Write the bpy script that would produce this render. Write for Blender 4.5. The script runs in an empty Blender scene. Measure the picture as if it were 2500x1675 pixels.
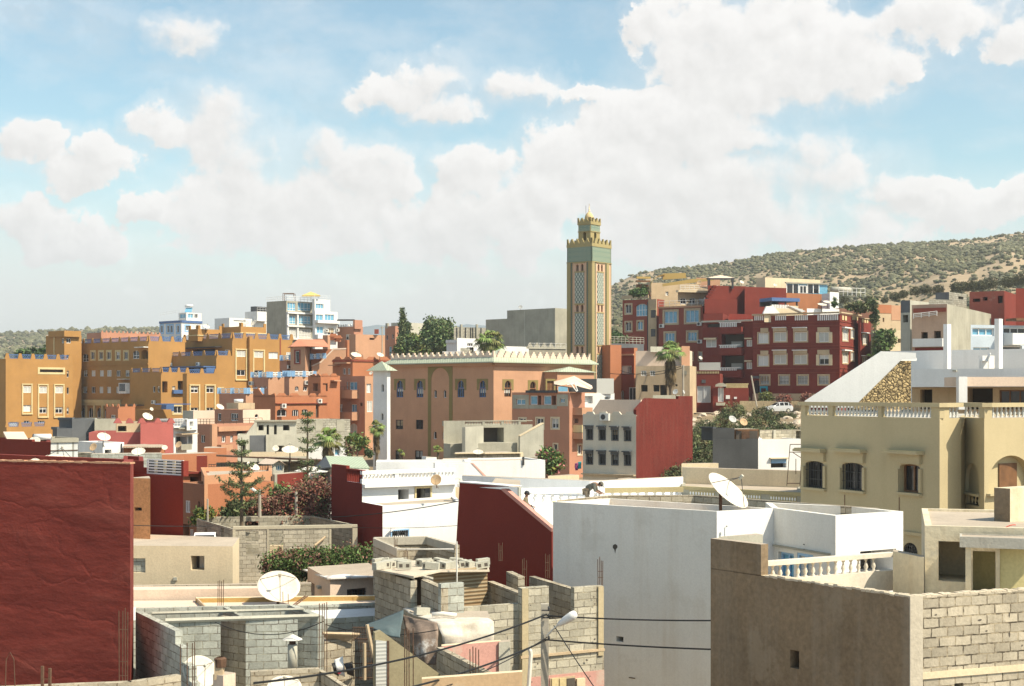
import bpy, bmesh, math, random
import numpy as np
from mathutils import Vector, Matrix, noise
random.seed(7); R = math.radians
SC = bpy.context.scene; COL = SC.collection
# camera model: photo pixel (px,py) of the 2500x1675 frame at depth D metres -> world point
F = 3472.0; HY = 960.0; CX = 1250.0; CZ = 16.0
def PT(px, py, D): return Vector(((px-CX)/F*D, D, CZ+(HY-py)/F*D))
def XY(px, D): return Vector(((px-CX)/F*D, D))
def ZZ(py, D): return CZ+(HY-py)/F*D
def lerp(a, b, t): return a+(b-a)*t
def sst(a, b, x):
    t = min(1, max(0, (x-a)/(b-a))); return t*t*(3-2*t)
# ---------------------------------------------------------------- materials
MATS = {}
class NT:
    def __init__(s, name):
        s.m = bpy.data.materials.new(name); s.m.use_nodes = True
        s.t = s.m.node_tree; s.t.nodes.clear()
        s.out = s.n('OutputMaterial'); s.b = s.n('BsdfPrincipled'); s.l(s.b.outputs[0], s.out.inputs[0])
    def n(s, typ, **kw):
        o = s.t.nodes.new('ShaderNode'+typ)
        for k, v in kw.items(): setattr(o, k, v)
        return o
    def l(s, a, b): s.t.links.new(a, b)
    def noise(s, vec, scale, detail=4, rough=.55):
        o = s.n('TexNoise'); o.inputs['Scale'].default_value = scale; o.inputs['Detail'].default_value = detail
        o.inputs['Roughness'].default_value = rough; s.l(vec, o.inputs['Vector']); return o.outputs['Fac']
    def rng(s, val, a, b, c, d):
        o = s.n('MapRange'); s.l(val, o.inputs[0])
        for i, x in enumerate((a, b, c, d)): o.inputs[i+1].default_value = x
        return o.outputs[0]
    def math(s, op, a, b=0.0, c=0.0):
        o = s.n('Math', operation=op)
        for i, x in enumerate((a, b, c)):
            if hasattr(x, 'links'): s.l(x, o.inputs[i])
            else: o.inputs[i].default_value = x
        return o.outputs[0]
    def mix(s, f, a, b, typ='MIX'):
        o = s.n('MixRGB', blend_type=typ)
        for i, x in enumerate((f, a, b)):
            if hasattr(x, 'links'): s.l(x, o.inputs[i])
            elif i == 0: o.inputs[0].default_value = x
            else: o.inputs[i].default_value = (x[0], x[1], x[2], 1)
        return o.outputs[0]
    def map(s, vec, sc):
        o = s.n('Mapping'); o.inputs['Scale'].default_value = sc; s.l(vec, o.inputs['Vector']); return o.outputs[0]
    def scale(s, col, val):
        o = s.n('VectorMath', operation='SCALE'); s.l(col, o.inputs[0]); s.l(val, o.inputs['Scale']); return o.outputs[0]
    def bump(s, h, st, dist=.02):
        o = s.n('Bump'); o.inputs['Strength'].default_value = st; o.inputs['Distance'].default_value = dist
        s.l(h, o.inputs['Height']); s.l(o.outputs[0], s.b.inputs['Normal']); return o
    def col(s, c):
        if hasattr(c, 'links'): s.l(c, s.b.inputs['Base Color'])
        else: s.b.inputs['Base Color'].default_value = (c[0], c[1], c[2], 1)
    def rgb(s, c):
        o = s.n('RGB'); o.outputs[0].default_value = (c[0], c[1], c[2], 1); return o.outputs[0]
def plaster(key, c, var=.13, fine=.1, dirt=.3, dc=(.16, .13, .10), bump=.35, big=.35, patch=0, pc=None, bd=.02, bs=14):
    if key in MATS: return MATS[key]
    t = NT(key); tc = t.n('TexCoord').outputs['Object']
    n1 = t.noise(tc, big, 6, .6); n2 = t.noise(tc, bs, 5, .65)
    k = t.math('MULTIPLY', t.rng(n1, .3, .7, 1-var, 1+var), t.rng(n2, .3, .7, 1-fine, 1+fine))
    col = t.scale(t.rgb(c), k)
    n3 = t.noise(t.map(tc, (2.2, 2.2, .16)), 1.0, 7, .65)
    n4 = t.noise(tc, .8, 5, .6)
    m = t.math('MULTIPLY', t.rng(n3, .48, .74, 0, 1), t.rng(n4, .35, .7, .2, 1))
    col = t.mix(t.math('MULTIPLY', m, dirt), col, dc)
    if patch:
        n5 = t.noise(tc, .55, 8, .7); col = t.mix(t.math('MULTIPLY', t.rng(n5, .56, .62, 0, 1), patch), col, pc)
    t.col(col); t.b.inputs['Roughness'].default_value = .92; t.b.inputs['Specular IOR Level'].default_value = .2
    t.bump(n2, bump, bd); MATS[key] = t.m; return t.m
def blockmat(key, c, mortar=(.2, .18, .15), bw=.42, bh=.21, ms=.014, var=.25, dirt=.35):
    if key in MATS: return MATS[key]
    t = NT(key); tcn = t.n('TexCoord'); uv = tcn.outputs['UV']; tc = tcn.outputs['Object']
    w = t.n('TexNoise'); w.inputs['Scale'].default_value = 4; w.inputs['Detail'].default_value = 4; t.l(tc, w.inputs['Vector'])
    a = t.n('VectorMath', operation='MULTIPLY_ADD'); t.l(w.outputs['Color'], a.inputs[0]); a.inputs[1].default_value = (.045, .045, 0); t.l(uv, a.inputs[2])
    b = t.n('TexBrick'); t.l(a.outputs[0], b.inputs['Vector'])
    for k, v in (('Scale', 1), ('Mortar Size', ms), ('Mortar Smooth', .25), ('Brick Width', bw), ('Row Height', bh)): b.inputs[k].default_value = v
    b.inputs['Color1'].default_value = (c[0]*(1-var), c[1]*(1-var), c[2]*(1-var), 1); b.inputs['Color2'].default_value = (c[0]*(1+var*.5), c[1]*(1+var*.5), c[2]*(1+var*.5), 1)
    # gaps of bare joint alternate with smeared pale mortar
    nm = t.noise(tc, 3.0, 5, .7)
    b2 = t.mix(t.rng(nm, .42, .58, 0, 1), mortar, (c[0]*.9, c[1]*.86, c[2]*.78)); t.l(b2, b.inputs['Mortar'])
    n1 = t.noise(tc, .7, 7, .65); n2 = t.noise(tc, 16, 5, .7)
    col = t.scale(b.outputs['Color'], t.math('MULTIPLY', t.rng(n1, .3, .7, .8, 1.15), t.rng(n2, .3, .7, .82, 1.15)))
    n3 = t.noise(t.map(tc, (2.5, 2.5, .25)), 1.2, 7, .65)
    col = t.mix(t.rng(n3, .5, .75, 0, dirt), col, (c[0]*.45, c[1]*.38, c[2]*.3))
    t.col(col); t.b.inputs['Roughness'].default_value = .95; t.b.inputs['Specular IOR Level'].default_value = .15
    h = t.math('ADD', t.math('MULTIPLY', b.outputs['Fac'], -1.0), t.math('MULTIPLY', n2, .7))
    t.bump(h, .8, .025); MATS[key] = t.m; return t.m
def simple(key, c, rough=.7, metal=0, spec=.4, var=.08, sc=3.0):
    if key in MATS: return MATS[key]
    t = NT(key); tc = t.n('TexCoord').outputs['Object']
    t.col(t.scale(t.rgb(c), t.rng(t.noise(tc, sc, 4), .3, .7, 1-var, 1+var)))
    t.b.inputs['Roughness'].default_value = rough; t.b.inputs['Metallic'].default_value = metal; t.b.inputs['Specular IOR Level'].default_value = spec
    MATS[key] = t.m; return t.m
def wavemat(key, c, c2, period, axis='X', rough=.6, bump=.6, dirt=0, dc=(.2, .1, .05), sharp=None):
    """ribbed sheet / slats: stripes along one uv axis in metres"""
    if key in MATS: return MATS[key]
    t = NT(key); tcn = t.n('TexCoord'); uv = tcn.outputs['UV']
    s = t.n('SeparateXYZ'); t.l(uv, s.inputs[0])
    v = t.math('SINE', t.math('MULTIPLY', s.outputs[0 if axis == 'X' else 1], 2*math.pi/period))
    f = t.rng(v, -1, 1, 0, 1) if sharp is None else t.rng(v, sharp, sharp+.1, 0, 1)
    col = t.mix(f, c2, c)
    n = t.noise(tcn.outputs['Object'], 1.3, 6, .65); col = t.mix(t.rng(n, .45, .7, 0, dirt), col, dc)
    t.col(col); t.b.inputs['Roughness'].default_value = rough; t.b.inputs['Specular IOR Level'].default_value = .3
    t.bump(f, bump, .02); MATS[key] = t.m; return t.m
def leafmat(key, c, var=.35):
    if key in MATS: return MATS[key]
    t = NT(key); g = t.n('NewGeometry').outputs['Random Per Island']; tc = t.n('TexCoord').outputs['Object']
    k = t.math('MULTIPLY', t.rng(g, 0, 1, 1-var, 1+var), t.rng(t.noise(tc, .9, 3), .3, .7, .7, 1.3))
    t.col(t.scale(t.rgb(c), k)); t.b.inputs['Roughness'].default_value = .75; t.b.inputs['Specular IOR Level'].default_value = .2
    MATS[key] = t.m; return t.m
# ---------------------------------------------------------------- mesh builder
class MB:
    def __init__(s): s.v = []; s.f = []; s.m = []
    def poly(s, pts, m=0):
        i = len(s.v); s.v += [Vector(p) for p in pts]; s.f.append(list(range(i, i+len(pts)))); s.m.append(m)
    def prism(s, pts, d, m=0, caps=3):
        pts = [Vector(p) for p in pts]; d = Vector(d); n = len(pts); i = len(s.v)
        s.v += pts+[p+d for p in pts]
        if caps & 1: s.f.append(list(range(i, i+n))[::-1]); s.m.append(m)
        if caps & 2: s.f.append(list(range(i+n, i+2*n))); s.m.append(m)
        for k in range(n):
            j = (k+1) % n; s.f.append([i+k, i+j, i+n+j, i+n+k]); s.m.append(m)
    def obox(s, o, a, b, c, m=0):
        o = Vector(o); a = Vector(a); b = Vector(b); s.prism([o, o+a, o+a+b, o+b], c, m)
    def cbox(s, c, sx, sy, sz, rz=0, m=0, tilt=None):
        mt = Matrix.Rotation(rz, 3, 'Z')
        if tilt: mt = mt @ Matrix.Rotation(tilt[0], 3, 'X') @ Matrix.Rotation(tilt[1], 3, 'Y')
        a, b, d = mt @ Vector((sx, 0, 0)), mt @ Vector((0, sy, 0)), mt @ Vector((0, 0, sz))
        s.obox(Vector(c)-(a+b+d)/2, a, b, d, m)
    def tube(s, pts, r0, r1=None, n=8, m=0, cap=True):
        pts = [Vector(p) for p in pts]; r1 = r0 if r1 is None else r1; L = len(pts); i = len(s.v)
        for k, p in enumerate(pts):
            d = (pts[min(k+1, L-1)]-pts[max(k-1, 0)]).normalized()
            u = d.cross(Vector((0, 0, 1)) if abs(d.z) < .95 else Vector((1, 0, 0))).normalized(); w = d.cross(u)
            r = lerp(r0, r1, k/(L-1)) if not callable(r0) else r0(k/(L-1))
            for q in range(n):
                a = 2*math.pi*q/n; s.v.append(p+u*math.cos(a)*r+w*math.sin(a)*r)
        for k in range(L-1):
            for q in range(n):
                e = (q+1) % n; s.f.append([i+k*n+q, i+k*n+e, i+(k+1)*n+e, i+(k+1)*n+q]); s.m.append(m)
        if cap:
            s.f.append([i+q for q in range(n)][::-1]); s.m.append(m); s.f.append([i+(L-1)*n+q for q in range(n)]); s.m.append(m)
    def lathe(s, o, prof, n=10, m=0, mat=None):
        o = Vector(o); i = len(s.v); L = len(prof)
        for r, z in prof:
            for q in range(n):
                a = 2*math.pi*q/n; p = Vector((r*math.cos(a), r*math.sin(a), z)); s.v.append(o+(mat @ p if mat else p))
        for k in range(L-1):
            for q in range(n):
                e = (q+1) % n; s.f.append([i+k*n+q, i+k*n+e, i+(k+1)*n+e, i+(k+1)*n+q]); s.m.append(m)
    def build(s, name, mats, parent=None, org=None, smooth=False):
        if not isinstance(mats, (list, tuple)): mats = [mats]
        org = parent_loc(parent) if parent is not None else (Vector(org) if org is not None else Vector((0, 0, 0)))
        me = bpy.data.meshes.new(name); me.from_pydata([p-org for p in s.v], [], s.f)
        for m in mats: me.materials.append(m)
        if len(mats) > 1: me.polygons.foreach_set('material_index', s.m)
        if smooth: me.polygons.foreach_set('use_smooth', [True]*len(s.f))
        me.update(); autouv(me, org)
        o = bpy.data.objects.new(name, me); COL.objects.link(o)
        if parent is not None: o.parent = parent
        else: o.location = org
        return o
def parent_loc(p):
    l = Vector((0, 0, 0))
    while p is not None: l += p.location; p = p.parent
    return l
def autouv(me, org):
    nl = len(me.loops)
    if nl == 0 or nl > 400000: return
    uvl = me.uv_layers.new(name='UVMap'); out = np.zeros((nl, 2)); vs = me.vertices
    for p in me.polygons:
        n = p.normal
        if abs(n.z) < .75:
            h = math.hypot(n.x, n.y); tx, ty = -n.y/h, n.x/h
            for li in p.loop_indices:
                c = vs[me.loops[li].vertex_index].co+org; out[li] = (c.x*tx+c.y*ty, c.z)
        else:
            for li in p.loop_indices:
                c = vs[me.loops[li].vertex_index].co+org; out[li] = (c.x, c.y)
    uvl.data.foreach_set('uv', out.ravel())
def tag(o, label=None, cat=None, group=None, kind=None):
    if label: o['label'] = label
    if cat: o['category'] = cat
    if group: o['group'] = group
    if kind: o['kind'] = kind
    return o
def empty(name, loc, label, cat, group=None):
    o = bpy.data.objects.new(name, None); COL.objects.link(o); o.location = loc; o.empty_display_size = .3
    return tag(o, label, cat, group)
def kids(o): return [c for c in COL.objects if c.parent == o]
def copy_tree(o, parent=None, table=None):
    c = o.copy(); COL.objects.link(c)
    if parent is not None: c.parent = parent
    for ch in table[o.name]: copy_tree(ch, c, table)
    return c
def family(o):
    t = {}
    for x in list(COL.objects): t.setdefault(x.name, [])
    for x in list(COL.objects):
        if x.parent: t[x.parent.name].append(x)
    return t
# ---------------------------------------------------------------- ground
GL = [(0, -14), (30, -13), (50, -12.2), (70, -11), (100, -10.6), (130, -10.2), (160, -9.3), (200, -8.8), (250, -7.6), (300, -3), (360, 1), (600, 2), (3000, -5)]
GR = [(0, -14), (30, -13), (50, -12), (70, -10.5), (100, -9.6), (118, -8.2), (140, -5.6), (195, -3.0), (207, -2.7), (209, -1.2), (240, 0), (300, 5), (400, 8), (600, 8), (3000, 0)]
def pw(t, d):
    for (a, x), (b, y) in zip(t, t[1:]):
        if d <= b: return lerp(x, y, (d-a)/(b-a))
    return t[-1][1]
def gz(x, y):
    px = CX+F*x/max(y, 5); w = sst(1480, 1640, px)
    return CZ+lerp(pw(GL, y), pw(GR, y), w)
# ---------------------------------------------------------------- houses
M = {}
class Face:
    def __init__(s, A, B):
        s.A = A; s.B = B; s.L = (B-A).length; s.d = (B-A)/s.L; s.n = Vector((s.d.y, -s.d.x)); s.holes = []
    def P(s, u, z, o=0): q = s.A+s.d*u+s.n*o; return Vector((q.x, q.y, z))
    def depth(s, px):
        k = (px-CX)/F; den = k*s.d.y-s.d.x
        t = (s.A.x-k*s.A.y)/den; return t, s.A.y+s.d.y*t
    def u(s, px): return s.depth(px)[0]
    def hit(s, px, py):
        u, D = s.depth(px); return u, ZZ(py, D)
    def pt(s, px, py, o=0): u, z = s.hit(px, py); return s.P(u, z, o)
    def rect(s, x0, y0, x1, y1):
        xm = (x0+x1)/2; ym = (y0+y1)/2; u0 = s.u(x0); u1 = s.u(x1); return u0, u1, s.hit(xm, y1)[1], s.hit(xm, y0)[1]
    def box(s, mb, u0, u1, z0, z1, o0, o1, m=0):
        if min(o0, o1) < .001 < max(o0, o1) or True:
            mb.prism([s.P(u0, z0, o0), s.P(u1, z0, o0), s.P(u1, z1, o0), s.P(u0, z1, o0)], s.P(0, 0, o1)-s.P(0, 0, o0), m)
def chain(L, N, Rr, D, a=42, lw=None, rw=None):
    """left end, near corner, right end as pixels; near depth; angle of the left face. Ends may instead be widths in metres"""
    k = math.tan(R(a)); k2 = 1/k; n = XY(N, D)
    if lw is None:
        p = L-CX; t = (F*n.x-p*D)/(F+p*k)
    else: t = lw*math.cos(R(a))
    l = Vector((n.x-t, D+t*k))
    if rw is None:
        p = Rr-CX; t2 = (p*D-F*n.x)/(F-p*k2) if F-p*k2 > 250 else 5*math.sin(R(a)); t2 = min(t2, 22*math.sin(R(a)))
    else: t2 = rw*math.sin(R(a))
    r = Vector((n.x+t2, D+t2*k2))
    return [l, n, r]
def front(x0, D0, x1, D1, dep):
    # front wall with side walls that turn inwards, as on a crooked medina plot
    a = XY(x0, D0); b = XY(x1, D1); d = (b-a).normalized(); i = Vector((-d.y, d.x))*dep; c, e = b+i, a+i
    if CX+F*c.x/c.y > x1-1: c = XY(x1-2, D1+dep*.95)
    if not x0+1 <= CX+F*e.x/e.y <= x1-3: e = XY(x0+min(2, (x1-x0)*.2), D0+dep*.95)
    return [a, b, c, e]
RW_ = random.Random(99)
class Blk: pass
class House:
    def __init__(s, label, mat, cat='house', name='house', group=None):
        s.label = label; s.mat = mat; s.cat = cat; s.name = name; s.group = group; s.blks = []; s.root = None; s.todo = []
    def blk(s, pts, top=None, base=None, par=.5, mat=None, roof=None, z=None, zb=None, name='wall', pt=.2, ref=None, open=False, fm=None):
        b = Blk(); s.blks.append(b); pts = list(pts)
        if len(pts) == 3: pts.append(pts[0]+pts[2]-pts[1])
        rp = min(pts, key=lambda p: p.y) if ref is None else pts[ref]
        b.pts = pts; b.z1 = z if z is not None else ZZ(top, rp.y)
        b.z0 = zb if zb is not None else (ZZ(base, rp.y) if base is not None else min(gz(p.x, p.y) for p in pts)-.6)
        b.par = par; b.pt = pt; b.mat = mat or s.mat; b.roof = roof or M['roof']; b.name = name; b.open = open; b.fm = fm or {}
        b.faces = [Face(pts[i], pts[(i+1) % len(pts)]) for i in range(len(pts))]
        if s.root is None:
            c = sum(pts, Vector((0, 0)))/len(pts); s.root = empty(s.name, (c.x, c.y, b.z0), s.label, s.cat, s.group)
        return b
    def at(s, px, py, D):
        p = PT(px, py, D); s.root = empty(s.name, p, s.label, s.cat, s.group); return s
    def part(s, mb, name, mat, smooth=False, parent=None): return mb.build(name, mat, parent or s.root, smooth=smooth)
    def win(s, f, x0, y0, x1, y1, k='dark', arch=0, sur=None, sw=.14, mul=1, bars=0, dep=None, can=None, sill=None, fr=None, pane=None, trans=0, uv=None):
        u0, u1, z0, z1 = uv or f.rect(x0, y0, x1, y1)
        if u1 < u0: u0, u1 = u1, u0
        w = u1-u0; h = z1-z0
        dep = dep if dep is not None else {'shut': .1, 'hole': 1.1, 'door': .18}.get(k, .2)
        f.holes.append((u0, u1, z0, z1, dep, arch))
        mb = MB(); fw = min(.085, w*.12); fm = fr or M['wframe']; nm = 'window'
        if k == 'hole':
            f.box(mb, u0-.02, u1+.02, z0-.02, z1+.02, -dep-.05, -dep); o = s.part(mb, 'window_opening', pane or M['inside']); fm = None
        else:
            i0, i1 = -dep+.02, -dep+.08
            f.box(mb, u0, u1, z0, z0+fw, i0, i1); f.box(mb, u0, u1, z1-fw, z1, i0, i1)
            f.box(mb, u0, u0+fw, z0+fw, z1-fw, i0, i1); f.box(mb, u1-fw, u1, z0+fw, z1-fw, i0, i1)
            for q in range(mul):
                c = lerp(u0, u1, (q+1)/(mul+1)); f.box(mb, c-fw*.45, c+fw*.45, z0+fw, z1-fw, i0, i1-.01)
            if trans: c = lerp(z0, z1, trans); f.box(mb, u0+fw, u1-fw, c-fw*.4, c+fw*.4, i0, i1-.015)
            nm = 'door' if k == 'door' else 'window'
            o = s.part(mb, nm, fm)
            pm = pane or {'dark': M['glass'], 'blue': M['blueglass'], 'shut': M['shutter'], 'door': M['doormetal'], 'wshut': M['wshutter']}[k]
            mb = MB(); f.box(mb, u0, u1, z0, z1, -dep-.03, -dep+.012); s.part(mb, 'shutter' if k in ('shut', 'wshut') else ('door_leaf' if k == 'door' else 'pane'), pm, parent=o)
        if k == 'dark' and h > 1.0 and not arch and RW_.random() < .45:
            mb = MB(); f.box(mb, u0+fw, u1-fw, z1-fw-(h-2*fw)*RW_.uniform(.25, .7), z1-fw, -dep+.014, -dep+.018); s.part(mb, 'blind', RW_.choice((M['shutter'], M['wshutter'], M['beige'])), parent=o)
        if bars:
            mb = MB()
            for q in range(bars):
                c = lerp(u0, u1, (q+.5)/bars); f.box(mb, c-.012, c+.012, z0, z1, -.05, -.026)
            for c in (.33, .66): f.box(mb, u0, u1, lerp(z0, z1, c)-.01, lerp(z0, z1, c)+.01, -.026, -.01)
            s.part(mb, 'grille', M['iron'], parent=o)
        if sur:
            mb = MB(); e = .05
            f.box(mb, u0-sw, u0, z0-sw, z1+sw, 0.004, e); f.box(mb, u1, u1+sw, z0-sw, z1+sw, 0.004, e)
            f.box(mb, u0, u1, z1, z1+sw, 0.004, e); f.box(mb, u0, u1, z0-sw, z0, 0.004, e); s.part(mb, 'surround', sur, parent=o)
        if sill: mb = MB(); f.box(mb, u0-.12, u1+.12, z0-.1, z0, .004, .14); s.part(mb, 'sill', sill, parent=o)
        if can: mb = MB(); f.box(mb, u0-.2, u1+.2, z1+sw, z1+sw+.16, .004, .55); s.part(mb, 'canopy', can, parent=o)
        return o
    def wins(s, f, xs, y0, y1, w, k='dark', slope=0, **kw):
        for i, x in enumerate(xs):
            dy = slope*(x-xs[0]); s.win(f, x-w/2, y0+dy, x+w/2, y1+dy, k, **kw)
    def ledge(s, f, x0, y0, x1, y1, out, name, mat, inn=-.004):
        u0, u1, z0, z1 = f.rect(x0, y0, x1, y1); mb = MB(); f.box(mb, u0, u1, z0, z1, -inn, out); return s.part(mb, name, mat)
    def balcony(s, f, x0, y0, x1, y1, out, mat, name='balcony', t=.12):
        u0, u1, z0, z1 = f.rect(x0, y0, x1, y1); mb = MB()
        f.box(mb, u0, u1, z0, z0+.18, .004, out); f.box(mb, u0, u1, z0+.18, z1, out-t, out)
        f.box(mb, u0, u0+t, z0+.18, z1, .004, out-t); f.box(mb, u1-t, u1, z0+.18, z1, .004, out-t); return s.part(mb, name, mat)
    def plate(s, f, poly, th, off, name, mat):
        mb = MB(); pts = [f.pt(x, y, off) for x, y in poly]; mb.prism(pts, f.P(0, 0, -th)-f.P(0, 0, 0)); return s.part(mb, name, mat)
    def ac(s, f, x, y, w=10):
        u, z = f.hit(x, y); mb = MB(); f.box(mb, u-.42, u+.42, z-.3, z+.3, .06, .38); o = s.part(mb, 'air_conditioner', M['acwhite'])
        mb = MB(); c = f.P(u-.1, z, .385); n3 = Vector((f.n.x, f.n.y, 0)); d3 = Vector((f.d.x, f.d.y, 0))
        mb.poly([c+d3*.23*math.cos(a*math.pi/7)+Vector((0, 0, .23))*math.sin(a*math.pi/7) for a in range(14)]); s.part(mb, 'fan_grille', M['darkgrey'], parent=o)
    def crenel(s, f, x0, x1, z, h, n, pw=.3, panel=None, post=None, th=.16, step=False, gapless=False):
        if panel: pw *= .5; h *= .95
        """posts with railing panels between them standing on the wall top"""
        u0, u1 = f.u(x0), f.u(x1); mb = MB(); f.box(mb, max(0, u0-pw), min(f.L, u1+pw), z-.02, z+.06, -th-.01, .01)
        for i in range(n+1):
            c = lerp(u0, u1, i/n)
            if step:
                f.box(mb, c-pw, c+pw, z, z+h*.38, -th, 0); f.box(mb, c-pw*.66, c+pw*.66, z+h*.38, z+h*.7, -th, 0); f.box(mb, c-pw*.3, c+pw*.3, z+h*.7, z+h, -th, 0)
            else:
                mb.prism([f.P(c-pw, z), f.P(c+pw, z), f.P(c+pw*.45, z+h), f.P(c-pw*.45, z+h)], f.P(0, 0, -th)-f.P(0, 0))
            if panel and i < n:
                rb = MB(); a = c+pw*.75; b = lerp(u0, u1, (i+1)/n)-pw*.75; f.box(rb, a, b, z+h*.72, z+h*.84, -th*.7, -th*.45); f.box(rb, a, b, z+.02, z+h*.14, -th*.7, -th*.45)
                k = max(2, int((b-a)/.35))
                for q in range(k):
                    c0 = lerp(a, b, q/k); c1 = lerp(a, b, (q+1)/k)
                    for (p0, p1) in ((c0, c1), (c1, c0)):
                        d = .045; rb.prism([f.P(p0-d, z+h*.14, -th*.5), f.P(p0+d, z+h*.14, -th*.5), f.P(p1+d, z+h*.72, -th*.5), f.P(p1-d, z+h*.72, -th*.5)], f.P(0, 0, -.03)-f.P(0, 0))
                s.part(rb, 'railing_panel', panel)
        s.part(mb, 'parapet', post or s.mat)
    def rail(s, A, B, h, mat, posts=6, bars=2, r=.025, name='railing'):
        mb = MB(); A = Vector(A); B = Vector(B)
        for i in range(posts):
            p = A.lerp(B, i/(posts-1)); mb.tube([p, p+Vector((0, 0, h))], r, n=5)
        for q in range(bars):
            o = Vector((0, 0, h*(q+1)/bars)); mb.tube([A+o, B+o], r*.8, n=5)
        return s.part(mb, name, mat)
    def balus(s, f, x0, y0, x1, y1, n, mat, o=.05, rad=.06, name='balustrade', square=True):
        u0, u1, z0, z1 = f.rect(x0, y0, x1, y1); mb = MB()
        for i in range(n):
            c = lerp(u0, u1, (i+.5)/n); w = (u1-u0)/n*.3
            f.box(mb, c-w, c+w, z0, z1, .004, o)
        return s.part(mb, name, mat)
    def done(s):
        for b in s.blks:
            mb = MB(); n = len(b.pts); np_ = len(b.pts)
            cen = sum(b.pts, Vector((0, 0)))/n
            inner = inset(b.pts, b.pt)
            mats = [b.mat]
            for i, f in enumerate(b.faces):
                k0 = len(mb.f); wallface(mb, f, b.z0, b.z1)
                if i in b.fm:
                    if b.fm[i] not in mats: mats.append(b.fm[i])
                    for q in range(k0, len(mb.f)): mb.m[q] = mats.index(b.fm[i])
            if b.par > 0:
                for i in range(n):
                    j = (i+1) % n; A, B, C, Dd = b.pts[i], b.pts[j], inner[j], inner[i]
                    mb.poly([(*A, b.z1), (*B, b.z1), (*C, b.z1), (*Dd, b.z1)])
                    mb.poly([(*Dd, b.z1-b.par), (*C, b.z1-b.par), (*C, b.z1), (*Dd, b.z1)])
            s.part(mb, b.name, mats)
            if not b.open:
                mb = MB(); mb.poly([(*p, b.z1-b.par) for p in (inner if b.par > 0 else b.pts)]); s.part(mb, 'roof', b.roof)
        return s.root
def inset(pts, t):
    n = len(pts); cen = sum(pts, Vector((0, 0)))/n; out = []
    L = []
    for i in range(n):
        a, b = pts[i], pts[(i+1) % n]; d = (b-a).normalized(); nn = Vector((-d.y, d.x))
        if (cen-a).dot(nn) < 0: nn = -nn
        L.append((a+nn*t, d))
    for i in range(n):
        p, d = L[i-1]; q, e = L[i]; den = d.x*e.y-d.y*e.x
        if abs(den) < 1e-6: out.append(q); continue
        k = ((q.x-p.x)*e.y-(q.y-p.y)*e.x)/den; out.append(p+d*k)
    return out
def wallface(mb, f, z0, z1):
    hs = [h for h in f.holes if h[2] < z1]
    us = sorted(set([0, f.L]+[min(max(x, 0), f.L) for h in hs for x in h[:2]])); zs = sorted(set([z0, z1]+[min(max(x, z0), z1) for h in hs for x in h[2:4]]))
    for i in range(len(us)-1):
        run = None
        for j in range(len(zs)-1):
            uc = (us[i]+us[i+1])/2; zc = (zs[j]+zs[j+1])/2
            solid = not any(h[0] < uc < h[1] and h[2] < zc < h[3] for h in hs)
            if solid:
                if run is None: run = zs[j]
            elif run is not None:
                mb.poly([f.P(us[i], run), f.P(us[i+1], run), f.P(us[i+1], zs[j]), f.P(us[i], zs[j])]); run = None
        if run is not None: mb.poly([f.P(us[i], run), f.P(us[i+1], run), f.P(us[i+1], z1), f.P(us[i], z1)])
    for (u0, u1, v0, v1, dep, arch) in hs:
        u0 = max(u0, 0); u1 = min(u1, f.L)
        if arch:
            um = (u0+u1)/2; w = (u1-u0)/2; rh = w*arch; vs = v1-rh; N = 8
            L = [(um-w*math.cos(t*math.pi/2/N), vs+rh*math.sin(t*math.pi/2/N)) for t in range(N+1)]
            for sgn in (1, -1):
                pts = [(um+sgn*(x-um), y) for x, y in L]; cor = (um-sgn*w, v1)
                for a, b in zip(pts, pts[1:]):
                    mb.poly([f.P(cor[0], cor[1]), f.P(*a), f.P(*b)]); mb.poly([f.P(*a), f.P(*b), f.P(b[0], b[1], -dep), f.P(a[0], a[1], -dep)])
        for (a, b) in (((u0, v0), (u1, v0)), ((u1, v0), (u1, v1)), ((u1, v1), (u0, v1)), ((u0, v1), (u0, v0))):
            mb.poly([f.P(*a), f.P(*b), f.P(b[0], b[1], -dep), f.P(a[0], a[1], -dep)])
# ---------------------------------------------------------------- camera, light, sky
cam = bpy.data.cameras.new('camera'); co = bpy.data.objects.new('camera', cam); COL.objects.link(co)
co.location = (0, 0, CZ); co.rotation_euler = (R(90), 0, 0); cam.sensor_width = 36; cam.lens = F/2500*36
cam.shift_y = (HY-837.5)/2500; cam.clip_end = 20000; cam.clip_start = .5; SC.camera = co
SUN_EL = R(50); SUNH = Vector((.88, -.475)).normalized()
sd = Vector((SUNH.x*math.cos(SUN_EL), SUNH.y*math.cos(SUN_EL), math.sin(SUN_EL)))
sl = bpy.data.lights.new('sun', 'SUN'); sl.energy = 4.5; sl.angle = R(.5); sl.color = (1, .90, .72)
so = bpy.data.objects.new('sun', sl); COL.objects.link(so); so.rotation_euler = sd.to_track_quat('Z', 'Y').to_euler(); so.location = (0, 0, 200)
SC.view_settings.view_transform = 'Standard'; SC.view_settings.look = 'None'; SC.view_settings.exposure = .60; SC.view_settings.gamma = 1
SC.cycles.max_bounces = 6; SC.cycles.diffuse_bounces = 2; SC.cycles.glossy_bounces = 2; SC.cycles.transmission_bounces = 4; SC.cycles.volume_bounces = 0
W = bpy.data.worlds.new('World'); SC.world = W; W.use_nodes = True
class WT(NT):
    def __init__(s, tree): s.t = tree; s.t.nodes.clear()
w = WT(W.node_tree); wo = w.n('OutputWorld')
sky = w.n('TexSky', sky_type='NISHITA'); sky.sun_disc = False; sky.sun_elevation = SUN_EL
sky.sun_rotation = math.atan2(sd.x, sd.y); sky.altitude = 100; sky.air_density = 1.0; sky.dust_density = 1.0; sky.ozone_density = 1.6
bg = w.n('Background'); bg.inputs[1].default_value = .112
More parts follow.
